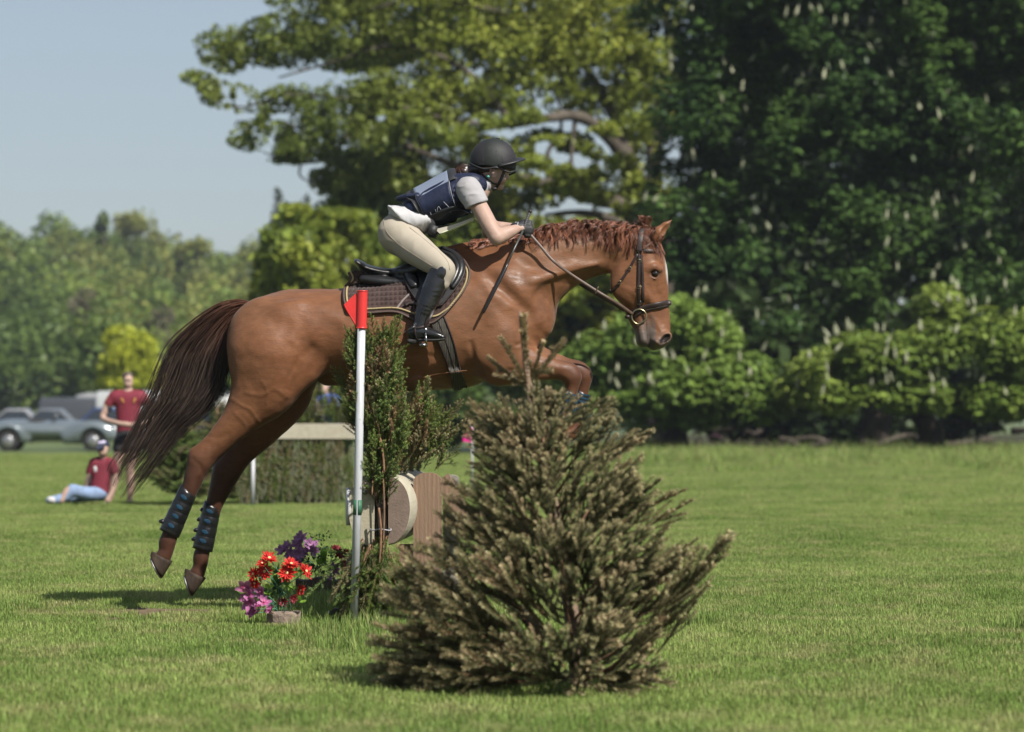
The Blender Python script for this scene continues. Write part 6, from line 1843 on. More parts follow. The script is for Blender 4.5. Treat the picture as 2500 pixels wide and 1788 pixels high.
b = MB(); b.tube(spline([P(873, 716, 15.840), P(846, 742, 15.840), P(844, 751, 15.840), P(873, 800, 15.840)], 30), .006, 6); b.tube([fb, fb + [0, 0, .008]], .0295, 20); b.tube([fa, fa - [0, 0, .006]], .029, 20); b.obj('flag_rim', M_red, fo_)
c0, c1 = P(873.5, 1221, 15.84), P(872.5, 1257, 15.84)
for a0, a1 in ((195, 258), (282, 345)):                    # two strips of tape with a gap between them
    ang = np.radians(np.linspace(a0, a1, 9)); tb = MB(); v = []
    for rr_ in (.0216, .0240):
        for c in (c0, c1): v += [c + np.array([rr_ * math.cos(q), rr_ * math.sin(q), 0]) for q in ang]
    f = []
    for i in range(8): f += [(18+i, 27+i, 28+i, 19+i), (i, i+1, 10+i, 9+i), (i, 18+i, 19+i, i+1), (9+i, 10+i, 28+i, 27+i)]
    f += [(0, 9, 27, 18), (8, 26, 35, 17)]
    tb.add(v, f); tb.obj('green_tape', M_green, pole)

# spruce bundle tied in front of the fence
def bundle(label, specs, root_px, d, seed, string=None, sprigs=()):
    g = np.random.default_rng(seed)
    root = empty('spruce_bundle', P(*root_px, d), label, 'spruce bundle', None)
    for (x0, x1, y0, y1, dx, dy, n, s0, s1, mats, ups) in specs:
        for i in range(n):
            x, y = g.uniform(x0, x1), g.uniform(y0, y1)
            dd = d + g.uniform(-.10, .12)
            dr = (dx + g.normal() * .15 + .0012 * (x - (x0 + x1) / 2) * 4, g.normal() * .28 - .12, dy + g.normal() * .12)
            place_branch((BR + BRS)[g.integers(9)] if ups else BRL[g.integers(3)], root, P(x, y, dd), dr, g.uniform(s0, s1), g.random() * 6.28, mats[g.integers(len(mats))])
    return root
GR = [M_needle, M_needle, M_needle_fresh, M_needle_fresh]; MX = [M_needle, M_needle_olive, M_needle_fresh, M_needle, M_needle_rust]
b1 = bundle('tall upright bundle of green spruce tied to the split logs beside the flag pole', [
    (876, 956, 940, 1000, -.02, 1, 54, .45, .72, MX, 1), (866, 956, 880, 950, -.02, 1, 36, .38, .58, GR, 1), (878, 962, 1010, 1090, 0, 1, 70, .5, .76, MX, 1), (900, 972, 1060, 1150, .07, 1, 56, .45, .76, GR, 1), (905, 950, 1140, 1240, 0, 1, 40, .45, .7, MX, 1),
    (862, 890, 920, 1060, -.40, 1, 12, .3, .45, GR, 1), (940, 960, 1000, 1130, .25, 1, 14, .35, .5, GR, 1), (868, 940, 850, 930, 0, 1, 26, .35, .5, GR, 1),
    (905, 950, 1300, 1345, 0, -1, 20, .6, .85, MX, 0), (880, 960, 1330, 1400, -.1, -1, 20, .45, .7, GR, 0), (905, 975, 1345, 1420, .25, -1, 18, .45, .7, GR, 0), (880, 910, 1310, 1390, -.55, -1, 10, .6, .85, MX, 0)],
    (925, 1512), 15.97, 701)
b = MB(); th = np.linspace(0, 6.283, 21); c = P(930, 1293, 15.95); b.tube(c + np.stack([.055 * np.cos(th), .05 * np.sin(th) - .02, .004 * np.sin(3 * th)], 1), .0035, 5, False); b.obj('string', M_lace, b1)
b = MB()
for pts in ([(896, 916), (905, 980), (922, 1040), (935, 1110), (938, 1160)], [(912, 1090), (911, 1150), (908, 1210)], [(925, 1240), (930, 1295), (928, 1360), (925, 1420)], [(935, 1150), (938, 1240), (936, 1330)], [(905, 1330), (888, 1370), (872, 1440)]):
    b.tube(spline([P(x, y, 15.86) for x, y in pts], 12), [.0065 if len(pts) > 3 else .0045] * 12, 6)
b.obj('stem', M_stem, b1)
# dark core so that one cannot see through
core = MB()
gg2 = np.random.default_rng(9)
for i in range(60): 
    a = P(gg2.uniform(917, 946), 1310, 15.98 + gg2.uniform(-.04, .04)); c = P(gg2.uniform(866, 972), gg2.uniform(860, 1000), 15.98 + gg2.uniform(-.1, .1)); core.tube([a, P(930 + gg2.uniform(-14, 14), 1180, 15.98), c], [.006, .005, .003], 4)
core.obj('stems', M_darkwood, b1)
tag(core and COL.objects['stems'], kind='stuff')
b2 = bundle('low bushy spruce brush right of the tied bundle, just under the horse belly', [
    (960, 1050, 1030, 1120, .15, 1, 46, .35, .6, [M_needle_olive, M_needle, M_needle_fresh, M_needle_rust], 1), (1010, 1070, 1030, 1120, .7, 1, 28, .35, .55, [M_needle_olive, M_needle_fresh, M_needle], 1), (960, 1020, 1010, 1080, 0, 1, 24, .35, .5, [M_needle_olive, M_needle_fresh], 1), (1000, 1070, 1090, 1150, .4, .8, 20, .4, .65, [M_needle_olive, M_needle], 1)],
    (1010, 1460), 16.36, 702)
# brush standing between the logs, all along the fence
V_, F_, T_, nn = [], [], [], 0
g = np.random.default_rng(12)
for i in range(44):
    me = BRS[i % 4]; nv_ = len(me.vertices); co = np.empty(nv_ * 3, np.float32); me.vertices.foreach_get('co', co); co = co.reshape(-1, 3)
    q = g.random(); y = DJ + .3 + 1.4 * q; s = g.uniform(.9, 1.5); a = g.random() * 6.28; ca, sa = math.cos(a), math.sin(a)
    c = np.stack([co[:,0]*ca - co[:,1]*sa + co[:,2] * .15 * g.normal(), co[:,0]*sa + co[:,1]*ca, co[:,2]], 1) * s
    base = np.array([J(930, 0)[0] + .06 * q + .02 + g.normal() * .04, y, .62 + g.random() * .25]); V_.append(c + base)
    F_ += [tuple(x + nn for x in p.vertices) for p in me.polygons]; nn += nv_; tt = np.empty(nv_, np.float32); me.attributes['tone'].data.foreach_get('value', tt); T_.append(tt)
me = mesh('fence_brush', np.concatenate(V_), F_, False, {'tone': np.concatenate(T_)})
tag(link('brush', me, M_needle_olive, jump), kind='stuff')

# ---------------------------------------------------------------- the next fence in the background
DB = 37.5
f2 = empty('brush_fence', P(740, 1231, DB), 'distant brush fence with a cream top rail and a skirt of dried branches', 'fence')
b = MB(); A, B_ = P(620, 1053, DB - .1), P(870, 1053, DB - .1); b.box((A + B_) / 2, (B_[0] - A[0], .10, 37 / F * DB)); b.obj('top_rail', M_cream, f2, False)
g = np.random.default_rng(14)
for row, (y0, sc_) in enumerate(((1068, 1.0), (1100, 1.0), (1140, .95), (1172, .7))):
    for i in range(58):
        place_branch(BRL[g.integers(3)], f2, P(g.uniform(575, 870), y0 + g.uniform(-8, 8), DB - .12 - .03 * row), (g.normal() * .22, -.16, -1), sc_ * g.uniform(.55, .95), g.random() * 6.28, [M_needle_pale, M_needle_fresh, M_needle_pale, M_needle_fresh, M_needle_brown][g.integers(5)])
b = MB(); b.box(P(725, 1150, DB + .25), (1.45, .5, .82)); b.obj('brush_core', mat('dark_brush', (.11, .15, .065), .95, noise_scale=9, noise_amt=.6, stretch=(1, 1, .2)), f2, False)
h2 = empty('spruce_hedge', P(790, 1231, DB + 1.2), 'dark clipped spruce hedge rising behind the cream rail in the background', 'hedge')
for i in range(110):
    place_branch((BR + BRS)[g.integers(9)], h2, P(g.uniform(695, 880), g.uniform(1005, 1070), DB + 1 + g.uniform(-.2, .2)), (g.normal() * .35, g.normal() * .3 - .2, 1), g.uniform(.6, 1.0), g.random() * 6.28, [M_needle, M_needle_olive, M_needle_fresh][g.integers(3)])
b = MB(); b.tube([P(618, 1116, DB - .6), P(617, 1234, DB - .6)], .022, 10); tag(b.obj('marker_post', M_alu), 'thin grey post at the left end of the background fence', 'post')

def small_spruce(label, x, base, top, wid, d, seed, n, mats, group=None):
    g = np.random.default_rng(seed)
    root = empty('spruce_tree', P(x, base, d), label, 'tree', group)
    H_ = (base - top) / F * d; W_ = wid / F * d; o = P(x, base, d)
    b = MB(); b.tube([o, o + [0.02, 0, H_ * .5], o + [0, 0, H_ * .97]], [.035, .025, .008], 7); b.obj('trunk', M_stem, root)
    for i in range(n):
        q = .03 + .94 * (i / n) ** .9; z = H_ * q; a = g.random() * 6.283; r = W_ * (1 - q) ** .75 + .05
        s = r / .45 * g.uniform(.9, 1.3)
        place_branch(BR[g.integers(5)], root, o + np.array([0, 0, z]), (math.cos(a), math.sin(a), .28 + .5 * q), max(s, .35), g.normal() * .4, mats[g.integers(len(mats))])
    return root
small_spruce('small dark spruce left of the background fence, behind the tail', 440, 1226, 960, 92, 37.0, 801, 210, [M_needle, M_needle, M_needle_olive])
small_spruce('small spruce against the left end of the background fence', 530, 1228, 985, 80, 37.4, 802, 170, [M_needle, M_needle_olive, M_needle_rust])

# magenta flag beyond the fence
fm = empty('marker_flag', P(1153, 1110, 40), 'small magenta flag far behind the fence, right of the spruce brush', 'flag')
b = MB(); b.tube([P(1153, 1036, 40), P(1153, 1200, 40)], .014, 8); b.obj('pole', M_white, fm)
b = MB(); w_ = [(1153, 1040), (1131, 1068), (1130, 1078), (1153, 1081)]; v = [P(x, y, 39.98) for x, y in w_] + [P(x, y, 40.01) for x, y in w_]
b.add(v, [(0, 1, 2, 3), (7, 6, 5, 4)] + [(i, 4+i, 4+(i+1) % 4, (i+1) % 4) for i in range(4)]); b.obj('flag', mat('magenta_plastic', (0.55, 0.010, 0.20), .4), fm, False)
# ---------------------------------------------------------------- artificial flowers at the foot of the fence
M_fred = mat('red_petal', (0.50, 0.024, 0.018), rough=.55, spec=.3, rand=.18, trans=.25)
M_fdark = mat('crimson_petal', (0.20, 0.008, 0.018), rough=.55, rand=.2, trans=.2)
M_fpurple = mat('mauve_petal', (0.33, 0.150, 0.300), rough=.55, rand=.2, trans=.25)
M_fpink = mat('pink_petal', (0.34, 0.115, 0.240), rough=.55, rand=.25, trans=.25, attr='tone', attr_col=(0.42, 0.01, 0.12))
M_fcen = mat('flower_centre', (0.62, 0.46, 0.20), rough=.8, noise_scale=90, noise_amt=.4)
M_lime = mat('lime_leaf', (0.140, 0.260, 0.035), rough=.45, rand=.3, trans=.3)
M_teal = mat('teal_stem', (0.045, 0.150, 0.090), rough=.5, rand=.2)
M_deep = mat('deep_green_leaf', (0.022, 0.062, 0.024), rough=.5, rand=.35, trans=.15)
M_slice = mat('log_slice_bark', (0.230, 0.175, 0.135), rough=.95, noise_scale=26, col2=(0.12, 0.09, 0.07), bump=.7, bump_scale=60)
M_trough = mat('dark_bark_trough', (0.045, 0.033, 0.026), rough=.95, noise_scale=22, col2=(0.085, 0.06, 0.045), bump=.7, bump_scale=50)

def petal_mesh(name, L, W, cup, notch, m):
    n, k = 7, 5; v, f, tn = [], [], []
    for i in range(n):
        t = i / (n - 1); w = W * (math.sin(math.pi * (.08 + .86 * t ** .8)) ** .8)
        for j in range(k):
            s = (j / (k - 1)) * 2 - 1
            z = cup * L * (t ** 1.6) * .8 - .10 * L * (1 - s * s) * math.sin(math.pi * t) + .04 * L * math.sin(6 * t + j)
            v.append((s * w / 2, L * t * (1 - notch * abs(s) * (t > .9)) + .004, z)); tn.append(max(0, 1 - t * 2.2))
    for i in range(n - 1):
        for j in range(k - 1): f.append((i*k+j, i*k+j+1, (i+1)*k+j+1, (i+1)*k+j))
    me = mesh(name, v, f, True, {'tone': tn}); me.materials.append(m); return me
PET = {'red': petal_mesh('red_petal', .046, .015, .12, .12, M_fred), 'dark': petal_mesh('crimson_petal', .042, .013, .15, .12, M_fdark),
       'purple': petal_mesh('mauve_petal', .046, .024, .40, .06, M_fpurple), 'pink': petal_mesh('pink_petal', .050, .034, .55, .05, M_fpink), 'leaf': petal_mesh('leaf', .052, .034, .05, .0, M_lime), 'deep': petal_mesh('leaf', .045, .026, .05, .0, M_deep)}
cen = {}
for nm, m in (('red', M_fcen), ('dark', M_fdark), ('purple', M_fpurple), ('pink', M_fpink)):
    v, f = uvsphere((0, 0, .003), (.0085, .0085, .006), 10, 6); me = mesh('flower_centre', v, f); me.materials.append(m); cen[nm] = me
def flower(kind, name, c, face, scale, root, n, layers, g):
    o = bpy.data.objects.new(name, cen[kind]); COL.objects.link(o); o.parent = root
    q = Vector(face).normalized().to_track_quat('Z', 'Y').to_matrix().to_4x4() @ Matrix.Rotation(g.random() * 6, 4, 'Z')
    o.matrix_basis = Matrix.Translation(Vector(c) - root.location) @ q @ Matrix.Scale(scale, 4)
    for l in range(layers):
        for i in range(n):
            p = bpy.data.objects.new('petal', PET[kind]); COL.objects.link(p); p.parent = o
            s = (1 - .2 * l) * g.uniform(.85, 1.12)
            p.matrix_basis = Matrix.Rotation(6.283 * (i + .5 * l + g.normal() * .09) / n, 4, 'Z') @ Matrix.Rotation(.22 * l + g.normal() * .14, 4, 'X') @ Matrix.Scale(s, 4) @ Matrix.Translation((0, 0, .002 * l))
    return o
def foliage(root, pts, kind, scale, g, name='leaf'):
    for c in pts:
        o = bpy.data.objects.new(name, PET[kind]); COL.objects.link(o); o.parent = root
        d = Vector((g.normal() * .8, -.5 + g.normal() * .5, .6 + g.normal() * .5)).normalized()
        o.matrix_basis = Matrix.Translation(Vector(c) - root.location) @ d.to_track_quat('Y', 'Z').to_matrix().to_4x4() @ Matrix.Rotation(g.normal() * .6, 4, 'Y') @ Matrix.Scale(scale * g.uniform(.6, 1.25), 4)
g = np.random.default_rng(41)
DF = 15.72
a1 = empty('flower_arrangement', P(693, 1524, DF), 'artificial red and pink flowers with lime leaves in a sawn log slice on the grass', 'flowers')
b = MB(); A, B_ = P(693, 1494, DF), P(693, 1530, DF); nn_ = 26
r_ = .086 * (1 + .03 * np.sin(np.arange(nn_) * 2.3)); v = []
for z, k in ((A[2], 1.0), (A[2] - .012, 1.03), (B_[2], .98)):
    for j in range(nn_): v.append((A[0] + k * r_[j] * math.cos(6.283*j/nn_), A[1] + k * r_[j] * math.sin(6.283*j/nn_), z + .006 * math.sin(j * 1.3)))
f = [(i*nn_+j, (i+1)*nn_+j, (i+1)*nn_+(j+1) % nn_, i*nn_+(j+1) % nn_) for i in range(2) for j in range(nn_)] + [tuple(range(nn_))]
b.add(v, f); b.obj('log_slice', M_slice, a1, False)
root_c = P(693, 1496, DF)
def stem(root, top, base, g, r=.0024):
    base = np.array(base); mid = (np.array(top) + base) / 2 + np.array([(base[0] - top[0]) * .25, 0, .01]); b = MB(); b.tube(spline([base, mid, top], 8), r, 5); b.obj('stem', M_teal, root)
reds = [(657, 1363, .3, -.6, .8, 1.05), (646, 1396, -.3, -.9, .35, 1.0), (619, 1402, -.8, -.5, .3, 1.0), (700, 1399, .05, -1, .25, 1.05), (711, 1377, .2, -.5, .9, 1.0), (747, 1395, .85, -.5, .35, 1.0), (733, 1441, .7, -.7, -.2, .7), (622, 1424, -.5, -.8, -.3, .75), (640, 1376, -.4, -.5, .8, .8), (690, 1470, .0, -.9, -.3, .7), (716, 1462, .3, -.9, -.3, .6)]
for x, y, fx, fy, fz, s in reds:
    c = P(x, y, DF - .05 + g.normal() * .03); flower('red' if y < 1445 else 'dark', 'red_flower', c, (fx, fy, fz), s, a1, 12, 2, g); stem(a1, c, root_c + np.array([g.normal() * .03, g.normal() * .02, 0]), g)
for x, y, s in ((597, 1437, .95), (608, 1452, .8), (606, 1468, .95), (621, 1488, 1.0), (636, 1446, .75), (645, 1470, .7), (659, 1488, .6), (616, 1499, .8), (628, 1477, .7)):
    c = P(x, y, DF - .06 + g.normal() * .03); flower('pink', 'pink_flower', c, (-.4 + g.normal() * .4, -.8, .4 + g.normal() * .5), s, a1, 6, 1, g); stem(a1, c, root_c + np.array([-.03, 0, 0]), g)
foliage(a1, [P(g.uniform(650, 725), g.uniform(1385, 1450), DF + g.uniform(-.04, .06)) for _ in range(34)], 'leaf', 1.0, g)
foliage(a1, [P(x, y, DF - .03) for x, y in ((728, 1470), (736, 1466), (722, 1462), (600, 1447), (616, 1470), (650, 1478))], 'leaf', 1.3, g)
foliage(a1, [P(g.uniform(625, 690), g.uniform(1395, 1475), DF + g.uniform(-.02, .08)) for _ in range(46)], 'deep', .8, g)

D2 = 18.2
a2 = empty('flower_arrangement', P(775, 1446, D2), 'artificial mauve and crimson flowers with dark foliage in a bark trough, behind the red bouquet', 'flowers')
tr = MB(); A, B_ = P(724, 1413, D2), P(831, 1452, D2); w = B_[0] - A[0]; ang = np.linspace(0, math.pi, 12); v = []
for q in np.linspace(0, 1, 9):
    for a in ang: v.append((A[0] + w * q, D2 + .085 * math.cos(a), A[2] - .01 * math.sin(q * 9) - .095 * math.sin(a) ** .7))
f = [(i*12+j, i*12+j+1, (i+1)*12+j+1, (i+1)*12+j) for i in range(8) for j in range(11)] + [tuple(range(12)), tuple(range(8*12+11, 8*12-1, -1))] + [(i*12, (i+1)*12, (i+1)*12+11, i*12+11) for i in range(8)]
tr.add(v, f); tr.obj('trough', M_trough, a2, False)
rc = P(778, 1412, D2)
for x, y, fx, fz, s in ((734, 1313, -.2, .6, 1.0), (756, 1333, .3, .4, 1.15), (727, 1326, -.4, .3, 1.0), (690, 1343, -.6, .5, .95), (709, 1353, -.3, .3, .95), (727, 1353, .1, .2, .9), (729, 1368, 0, .1, .85), (815, 1390, .4, .3, .9), (700, 1332, -.3, .8, .7), (809, 1404, .2, -.2, .7), (764, 1345, .4, .0, .8), (741, 1348, .1, .3, .8)):
    c = P(x, y, D2 - .06 + g.normal() * .03); flower('purple', 'mauve_flower', c, (fx, -.8, fz), s, a2, 7, 2, g); stem(a2, c, rc + np.array([g.normal() * .05, 0, 0]), g)
for x, y, fx, fz, s in ((828, 1354, .7, .6, 1.15), (838, 1378, .9, .1, 1.1), (822, 1341, .4, .8, .9), (846, 1352, .9, .5, .9)):
    c = P(x, y, D2 - .05); flower('dark', 'crimson_flower', c, (fx, -.5, fz), s, a2, 13, 2, g); stem(a2, c, rc + np.array([.06, 0, 0]), g)
foliage(a2, [P(g.uniform(752, 800) + g.normal() * 6, g.uniform(1302, 1405), D2 + g.uniform(-.05, .1)) for _ in range(110)], 'deep', .42, g)
foliage(a2, [P(g.uniform(735, 815), g.uniform(1340, 1410), D2 + g.uniform(-.04, .08)) for _ in range(60)], 'deep', .8, g)
foliage(a2, [P(g.uniform(780, 826), g.uniform(1345, 1400), D2 - .06) for _ in range(18)], 'leaf', .95, g)
# ---------------------------------------------------------------- spectators and parked vehicles
M_maroon = mat('maroon_jersey', (0.135, 0.009, 0.022), rough=.8, noise_scale=8, noise_amt=.12)
M_amber = mat('amber_trim', (0.30, 0.15, 0.03), rough=.8)
M_navyc = mat('navy_cloth', (0.015, 0.018, 0.040), rough=.85)
M_shorts = mat('black_shorts', (0.014, 0.014, 0.017), rough=.85)
M_jeans = mat('pale_jeans', (0.16, 0.22, 0.34), rough=.9, noise_scale=14, noise_amt=.25)
M_royal = mat('royal_blue_jacket', (0.020, 0.070, 0.36), rough=.7, noise_scale=10, noise_amt=.2)
M_brown = mat('brown_hair', (0.055, 0.035, 0.024), rough=.5)
M_whitec = mat('white_cloth', (0.40, 0.39, 0.40), rough=.8)
M_pinkc = mat('pink_cloth', (0.50, 0.20, 0.22), rough=.8)

def figure(label, d, parts, group=None, base=None):
    """parts: (name, material, [chains of (px, py, radius px, y)], k)"""
    allp = [q for p in parts for c in p[2] for q in c]
    bx, by = base
    root = empty('person', P(bx, by, d), label, 'person', group)
    s = d / F
    for name, m, chs, k in parts:
        pr = [chain([(*P(q[0], q[1], d + q[3]), q[2] * s, q[2] * s * (q[4] if len(q) > 4 else 1)) for q in c], k) if len(c) > 1 else ell(P(c[0][0], c[0][1], d + c[0][3]), (c[0][2] * s, c[0][2] * s * (c[0][4] if len(c[0]) > 4 else 1), c[0][2] * s * (c[0][5] if len(c[0]) > 5 else 1)), 0, k) for c in chs]
        fld = Field(pr, .010); v, f = fld.surface(1); v = relax(v, f, 3, np.full(len(v), .5))
        link(name, mesh('person_' + name, v, f), m, root)
    return root
# standing woman with folded arms
figure('standing woman in a maroon polo shirt and black shorts behind the tail', 38, [
    ('body', M_skin, [[(313, 926, 12, 0, .95), (313, 938, 11, -.02)], [(313, 945, 7, 0), (313, 962, 7.5, 0)], [(313, 972, 24, 0, .6), (314, 1020, 22, 0, .65), (312, 1075, 24, 0, .7)],
        [(270, 972, 10, 0), (258, 1000, 8.5, -.02), (252, 1022, 7.5, -.05), (285, 1033, 6.5, -.20), (318, 1038, 5.5, -.24), (330, 1036, 6, -.24, .6)], [(356, 972, 10, 0), (368, 1000, 8.5, -.02), (372, 1024, 7.5, -.05), (340, 1040, 6.5, -.19), (305, 1036, 5.5, -.22)],
        [(296, 1080, 16, 0), (290, 1115, 13.5, 0), (281, 1150, 10.5, 0), (276, 1185, 10.5, .02), (268, 1218, 6.5, .02), (260, 1228, 6, -.08)], [(327, 1080, 16, 0), (322, 1115, 13.5, 0), (318, 1150, 10.5, 0), (319, 1185, 10.5, .02), (317, 1218, 6.5, .02), (316, 1229, 6, -.09)]], .03),
    ('hair', M_brown, [[(312, 921, 14, .03, 1.0)], [(312, 930, 11, .06)]], .02), ('sunglasses', M_black, [[(307, 929, 2.2, -.072), (319, 929, 2.2, -.072)]], .01), ('mouth', M_lip, [[(310, 939, 1.0, -.078), (317, 939, 1.0, -.078)]], .005),
    ('polo_shirt', M_maroon, [[(290, 972, 20, 0, .8), (336, 972, 20, 0, .8)], [(313, 985, 32, 0, .55), (313, 1020, 29, 0, .6), (313, 1058, 29, 0, .62)], [(277, 968, 12, 0), (266, 985, 11.5, -.01)], [(349, 968, 12, 0), (360, 985, 11.5, -.01)]], .04),
    ('sleeve_band', M_amber, [[(268, 981, 12.4, 0), (265, 988, 12.2, 0)], [(358, 981, 12.4, 0), (361, 988, 12.2, 0)]], .01),
    ('sleeve_cuff', M_navyc, [[(264, 991, 11.8, 0), (262, 997, 11.4, 0)], [(362, 991, 11.8, 0), (364, 997, 11.4, 0)]], .01),
    ('chest_trim', M_amber, [[(297, 974, 4, -.075), (302, 984, 2.5, -.09)], [(330, 974, 4, -.075), (326, 984, 2.5, -.09)]], .01),
    ('shorts', M_shorts, [[(313, 1060, 29, 0, .65), (312, 1075, 29, 0, .68)], [(297, 1078, 19, 0), (293, 1094, 18, 0)], [(328, 1078, 19, 0), (325, 1094, 18, 0)]], .03),
    ('shoe', M_whitec, [[(258, 1231, 6, -.10, 1.0), (266, 1229, 6, .02)]], .02), ('shoe', M_whitec, [[(314, 1232, 6, -.11), (318, 1230, 6, .02)]], .02)], base=(300, 1232))
# seated man
figure('man in maroon shirt, dark cap and pale jeans sitting on the grass', 37.2, [
    ('body', M_skin, [[(254, 1092, 12, 0, 1.0), (250, 1104, 11.5, -.05)], [(252, 1112, 8, 0), (250, 1124, 8, 0)], [(250, 1140, 22, .02, .65), (246, 1185, 22, .02, .7)], [(276, 1134, 9, 0), (284, 1165, 8, -.02), (274, 1200, 6.5, -.06), (262, 1222, 6.5, -.10)], [(226, 1134, 9, 0), (217, 1168, 8, .02), (208, 1200, 7, .06), (203, 1220, 6.5, .08)],
        [(240, 1205, 14, 0), (205, 1203, 12, -.12), (170, 1196, 10, -.2), (150, 1222, 8, -.25)]], .03),
    ('cap', M_navyc, [[(254, 1086, 15, .01, 1.0, .78)], [(246, 1092, 10, -.10, 1.1), (236, 1097, 3.5, -.16, 2.4)]], .015),
    ('cap_badge', mat('pale_lilac_badge', (.50, .45, .62), .7), [[(243, 1083, 5, -.075), (254, 1080, 5, -.085)]], .01),
    ('sunglasses', M_black, [[(240, 1099, 2.6, -.10), (253, 1099, 2.6, -.105)]], .01),
    ('shirt', M_maroon, [[(250, 1136, 24, .02, .65), (247, 1165, 24, .02, .68), (243, 1196, 25, .03, .75)], [(272, 1130, 12, 0), (280, 1152, 11.5, -.01)], [(229, 1130, 12, 0), (220, 1152, 11, .02)]], .04),
    ('shirt_badge', M_whitec, [[(232, 1142, 5, -.105), (233, 1150, 4.5, -.105)]], .01),
    ('jeans', M_jeans, [[(246, 1204, 18, .02), (215, 1205, 16.5, -.09), (178, 1198, 14.5, -.18)], [(178, 1198, 14.5, -.18), (160, 1212, 12, -.21), (140, 1221, 9.5, -.25)], [(245, 1206, 17, .08), (205, 1212, 15, .10), (160, 1216, 12, .06), (120, 1222, 9, 0)]], .03),
    ('shoe', M_whitec, [[(132, 1222, 8, -.26), (122, 1220, 8, -.28)]], .02)], base=(240, 1226))
# person behind the hedge in blue
figure('person in a royal blue jacket, half hidden by the background hedge', 43, [
    ('body', M_skin, [[(793, 944, 10.5, 0), (790, 953, 9.5, -.03)], [(794, 960, 6.5, 0), (797, 972, 8, 0)], [(800, 985, 18, 0, .7), (802, 1060, 18, 0, .7)], [(790, 1060, 12, 0), (790, 1130, 9, 0), (788, 1190, 7, 0)], [(812, 1060, 12, 0), (812, 1130, 9, 0), (812, 1190, 7, 0)]], .03),
    ('hair', mat('grey_hair', (.20, .18, .17), .6), [[(795, 940, 11.6, .02)]], .02),
    ('jacket', M_royal, [[(790, 976, 16, 0, .8), (812, 976, 15, 0, .8)], [(801, 990, 24, 0, .65), (802, 1040, 24, 0, .65), (802, 1070, 23, 0, .65)], [(780, 980, 11, -.02), (775, 1008, 10, -.06), (786, 1026, 9, -.15)], [(820, 980, 11, -.02), (828, 1010, 10, -.04), (820, 1040, 9, -.12)]], .04),
    ('collar', M_navyc, [[(784, 970, 8, -.02), (800, 966, 8, .02)]], .02),
    ('trousers', M_navyc, [[(791, 1070, 14, 0), (790, 1130, 11, 0), (788, 1196, 9, 0)], [(812, 1070, 14, 0), (812, 1130, 11, 0), (812, 1196, 9, 0)]], .03)], base=(800, 1205))
# two people sitting in the shade of the chestnuts
for label, x, y, d, m1, m2 in (('person in a pink top sitting in the shade under the chestnut boughs', 1747, 1078, 90, M_pinkc, M_jeans), ('person in dark blue sitting in shade left of the pink top', 1640, 1080, 91, M_navyc, M_navyc)):
    k = 38 / d * 1.0
    def q(*pts): return [(x + a * k, y + b_ * k, r * k, yy) + tuple(e) for a, b_, r, yy, *e in pts]
    figure(label, d, [('body', M_skin, [q((0, -62, 12, 0), (0, -50, 11, -.02)), q((0, -46, 7, 0), (0, -34, 8, 0)), q((0, -20, 20, 0, .7), (0, 22, 20, 0, .7)), q((24, -24, 9, 0), (30, 6, 8, -.1), (12, 24, 7, -.25))], .03), ('hair', M_brown, [q((0, -64, 14, .02), (0, -60, 13, .04))], .02),
        ('top', m1, [q((-12, -26, 14, 0), (12, -26, 14, 0)), q((0, -10, 24, 0, .65), (0, 28, 24, 0, .7)), q((24, -26, 11, 0), (30, 4, 10, -.08)), q((-24, -26, 11, 0), (-30, 4, 10, -.08))], .04), ('trousers', m2, [q((-10, 34, 15, 0), (-24, 28, 13, -.45), (-22, 52, 10, -.8)), q((10, 34, 15, 0), (20, 28, 13, -.45), (22, 52, 10, -.8))], .03)], base=(x, y + 46 * k))

# ---- vehicles
M_tyre = mat('tyre', (0.012, 0.012, 0.012), rough=.85)
M_rim = mat('wheel_rim', (0.30, 0.30, 0.31), rough=.35, metal=.8)
M_glass = mat('car_glass', (0.018, 0.022, 0.026), rough=.06, spec=.8)
M_lamp = mat('headlamp', (0.55, 0.56, 0.55), rough=.1, spec=.8)
def wheel(root, c, r, w):
    b = MB(); th = np.linspace(0, 6.283, 25); v, f = tube([c + [0, -w/2, 0], c + [0, -w/2 + .01, 0], c + [0, w/2 - .01, 0], c + [0, w/2, 0]], [r * .93, r, r, r * .93], 24); b.add(v, f); o = b.obj('wheel', M_tyre, root)
    b = MB(); v, f = tube([c + [0, -w/2 - .012, 0], c + [0, -w/2 + .02, 0]], [r * .52, r * .62], 20); b.add(v, f); b.obj('rim', M_rim, o)
def loft_body(name, secs, m, root):
    """secs: (x, [(y, z) half profile from the sill to the roof centre])"""
    v, f = [], []; n = len(secs[0][1]); full = 2 * n - 1
    for x, pr in secs:
        pts = [(y, z) for y, z in pr] + [(-y, z) for y, z in pr[-2::-1]]
        v += [(x, y, z) for y, z in pts]
    for i in range(len(secs) - 1):
        for j in range(full - 1): f.append((i*full+j, i*full+j+1, (i+1)*full+j+1, (i+1)*full+j))
    f += [tuple(range(full - 1, -1, -1)), tuple((len(secs)-1)*full + j for j in range(full))]
    me = mesh(name, np.array(v) + np.array(root.location), f, True)
    o = link(name, me, m, root)
    return o
def set_auto(o):
    o.data.polygons.foreach_set('use_smooth', np.ones(len(o.data.polygons), bool))
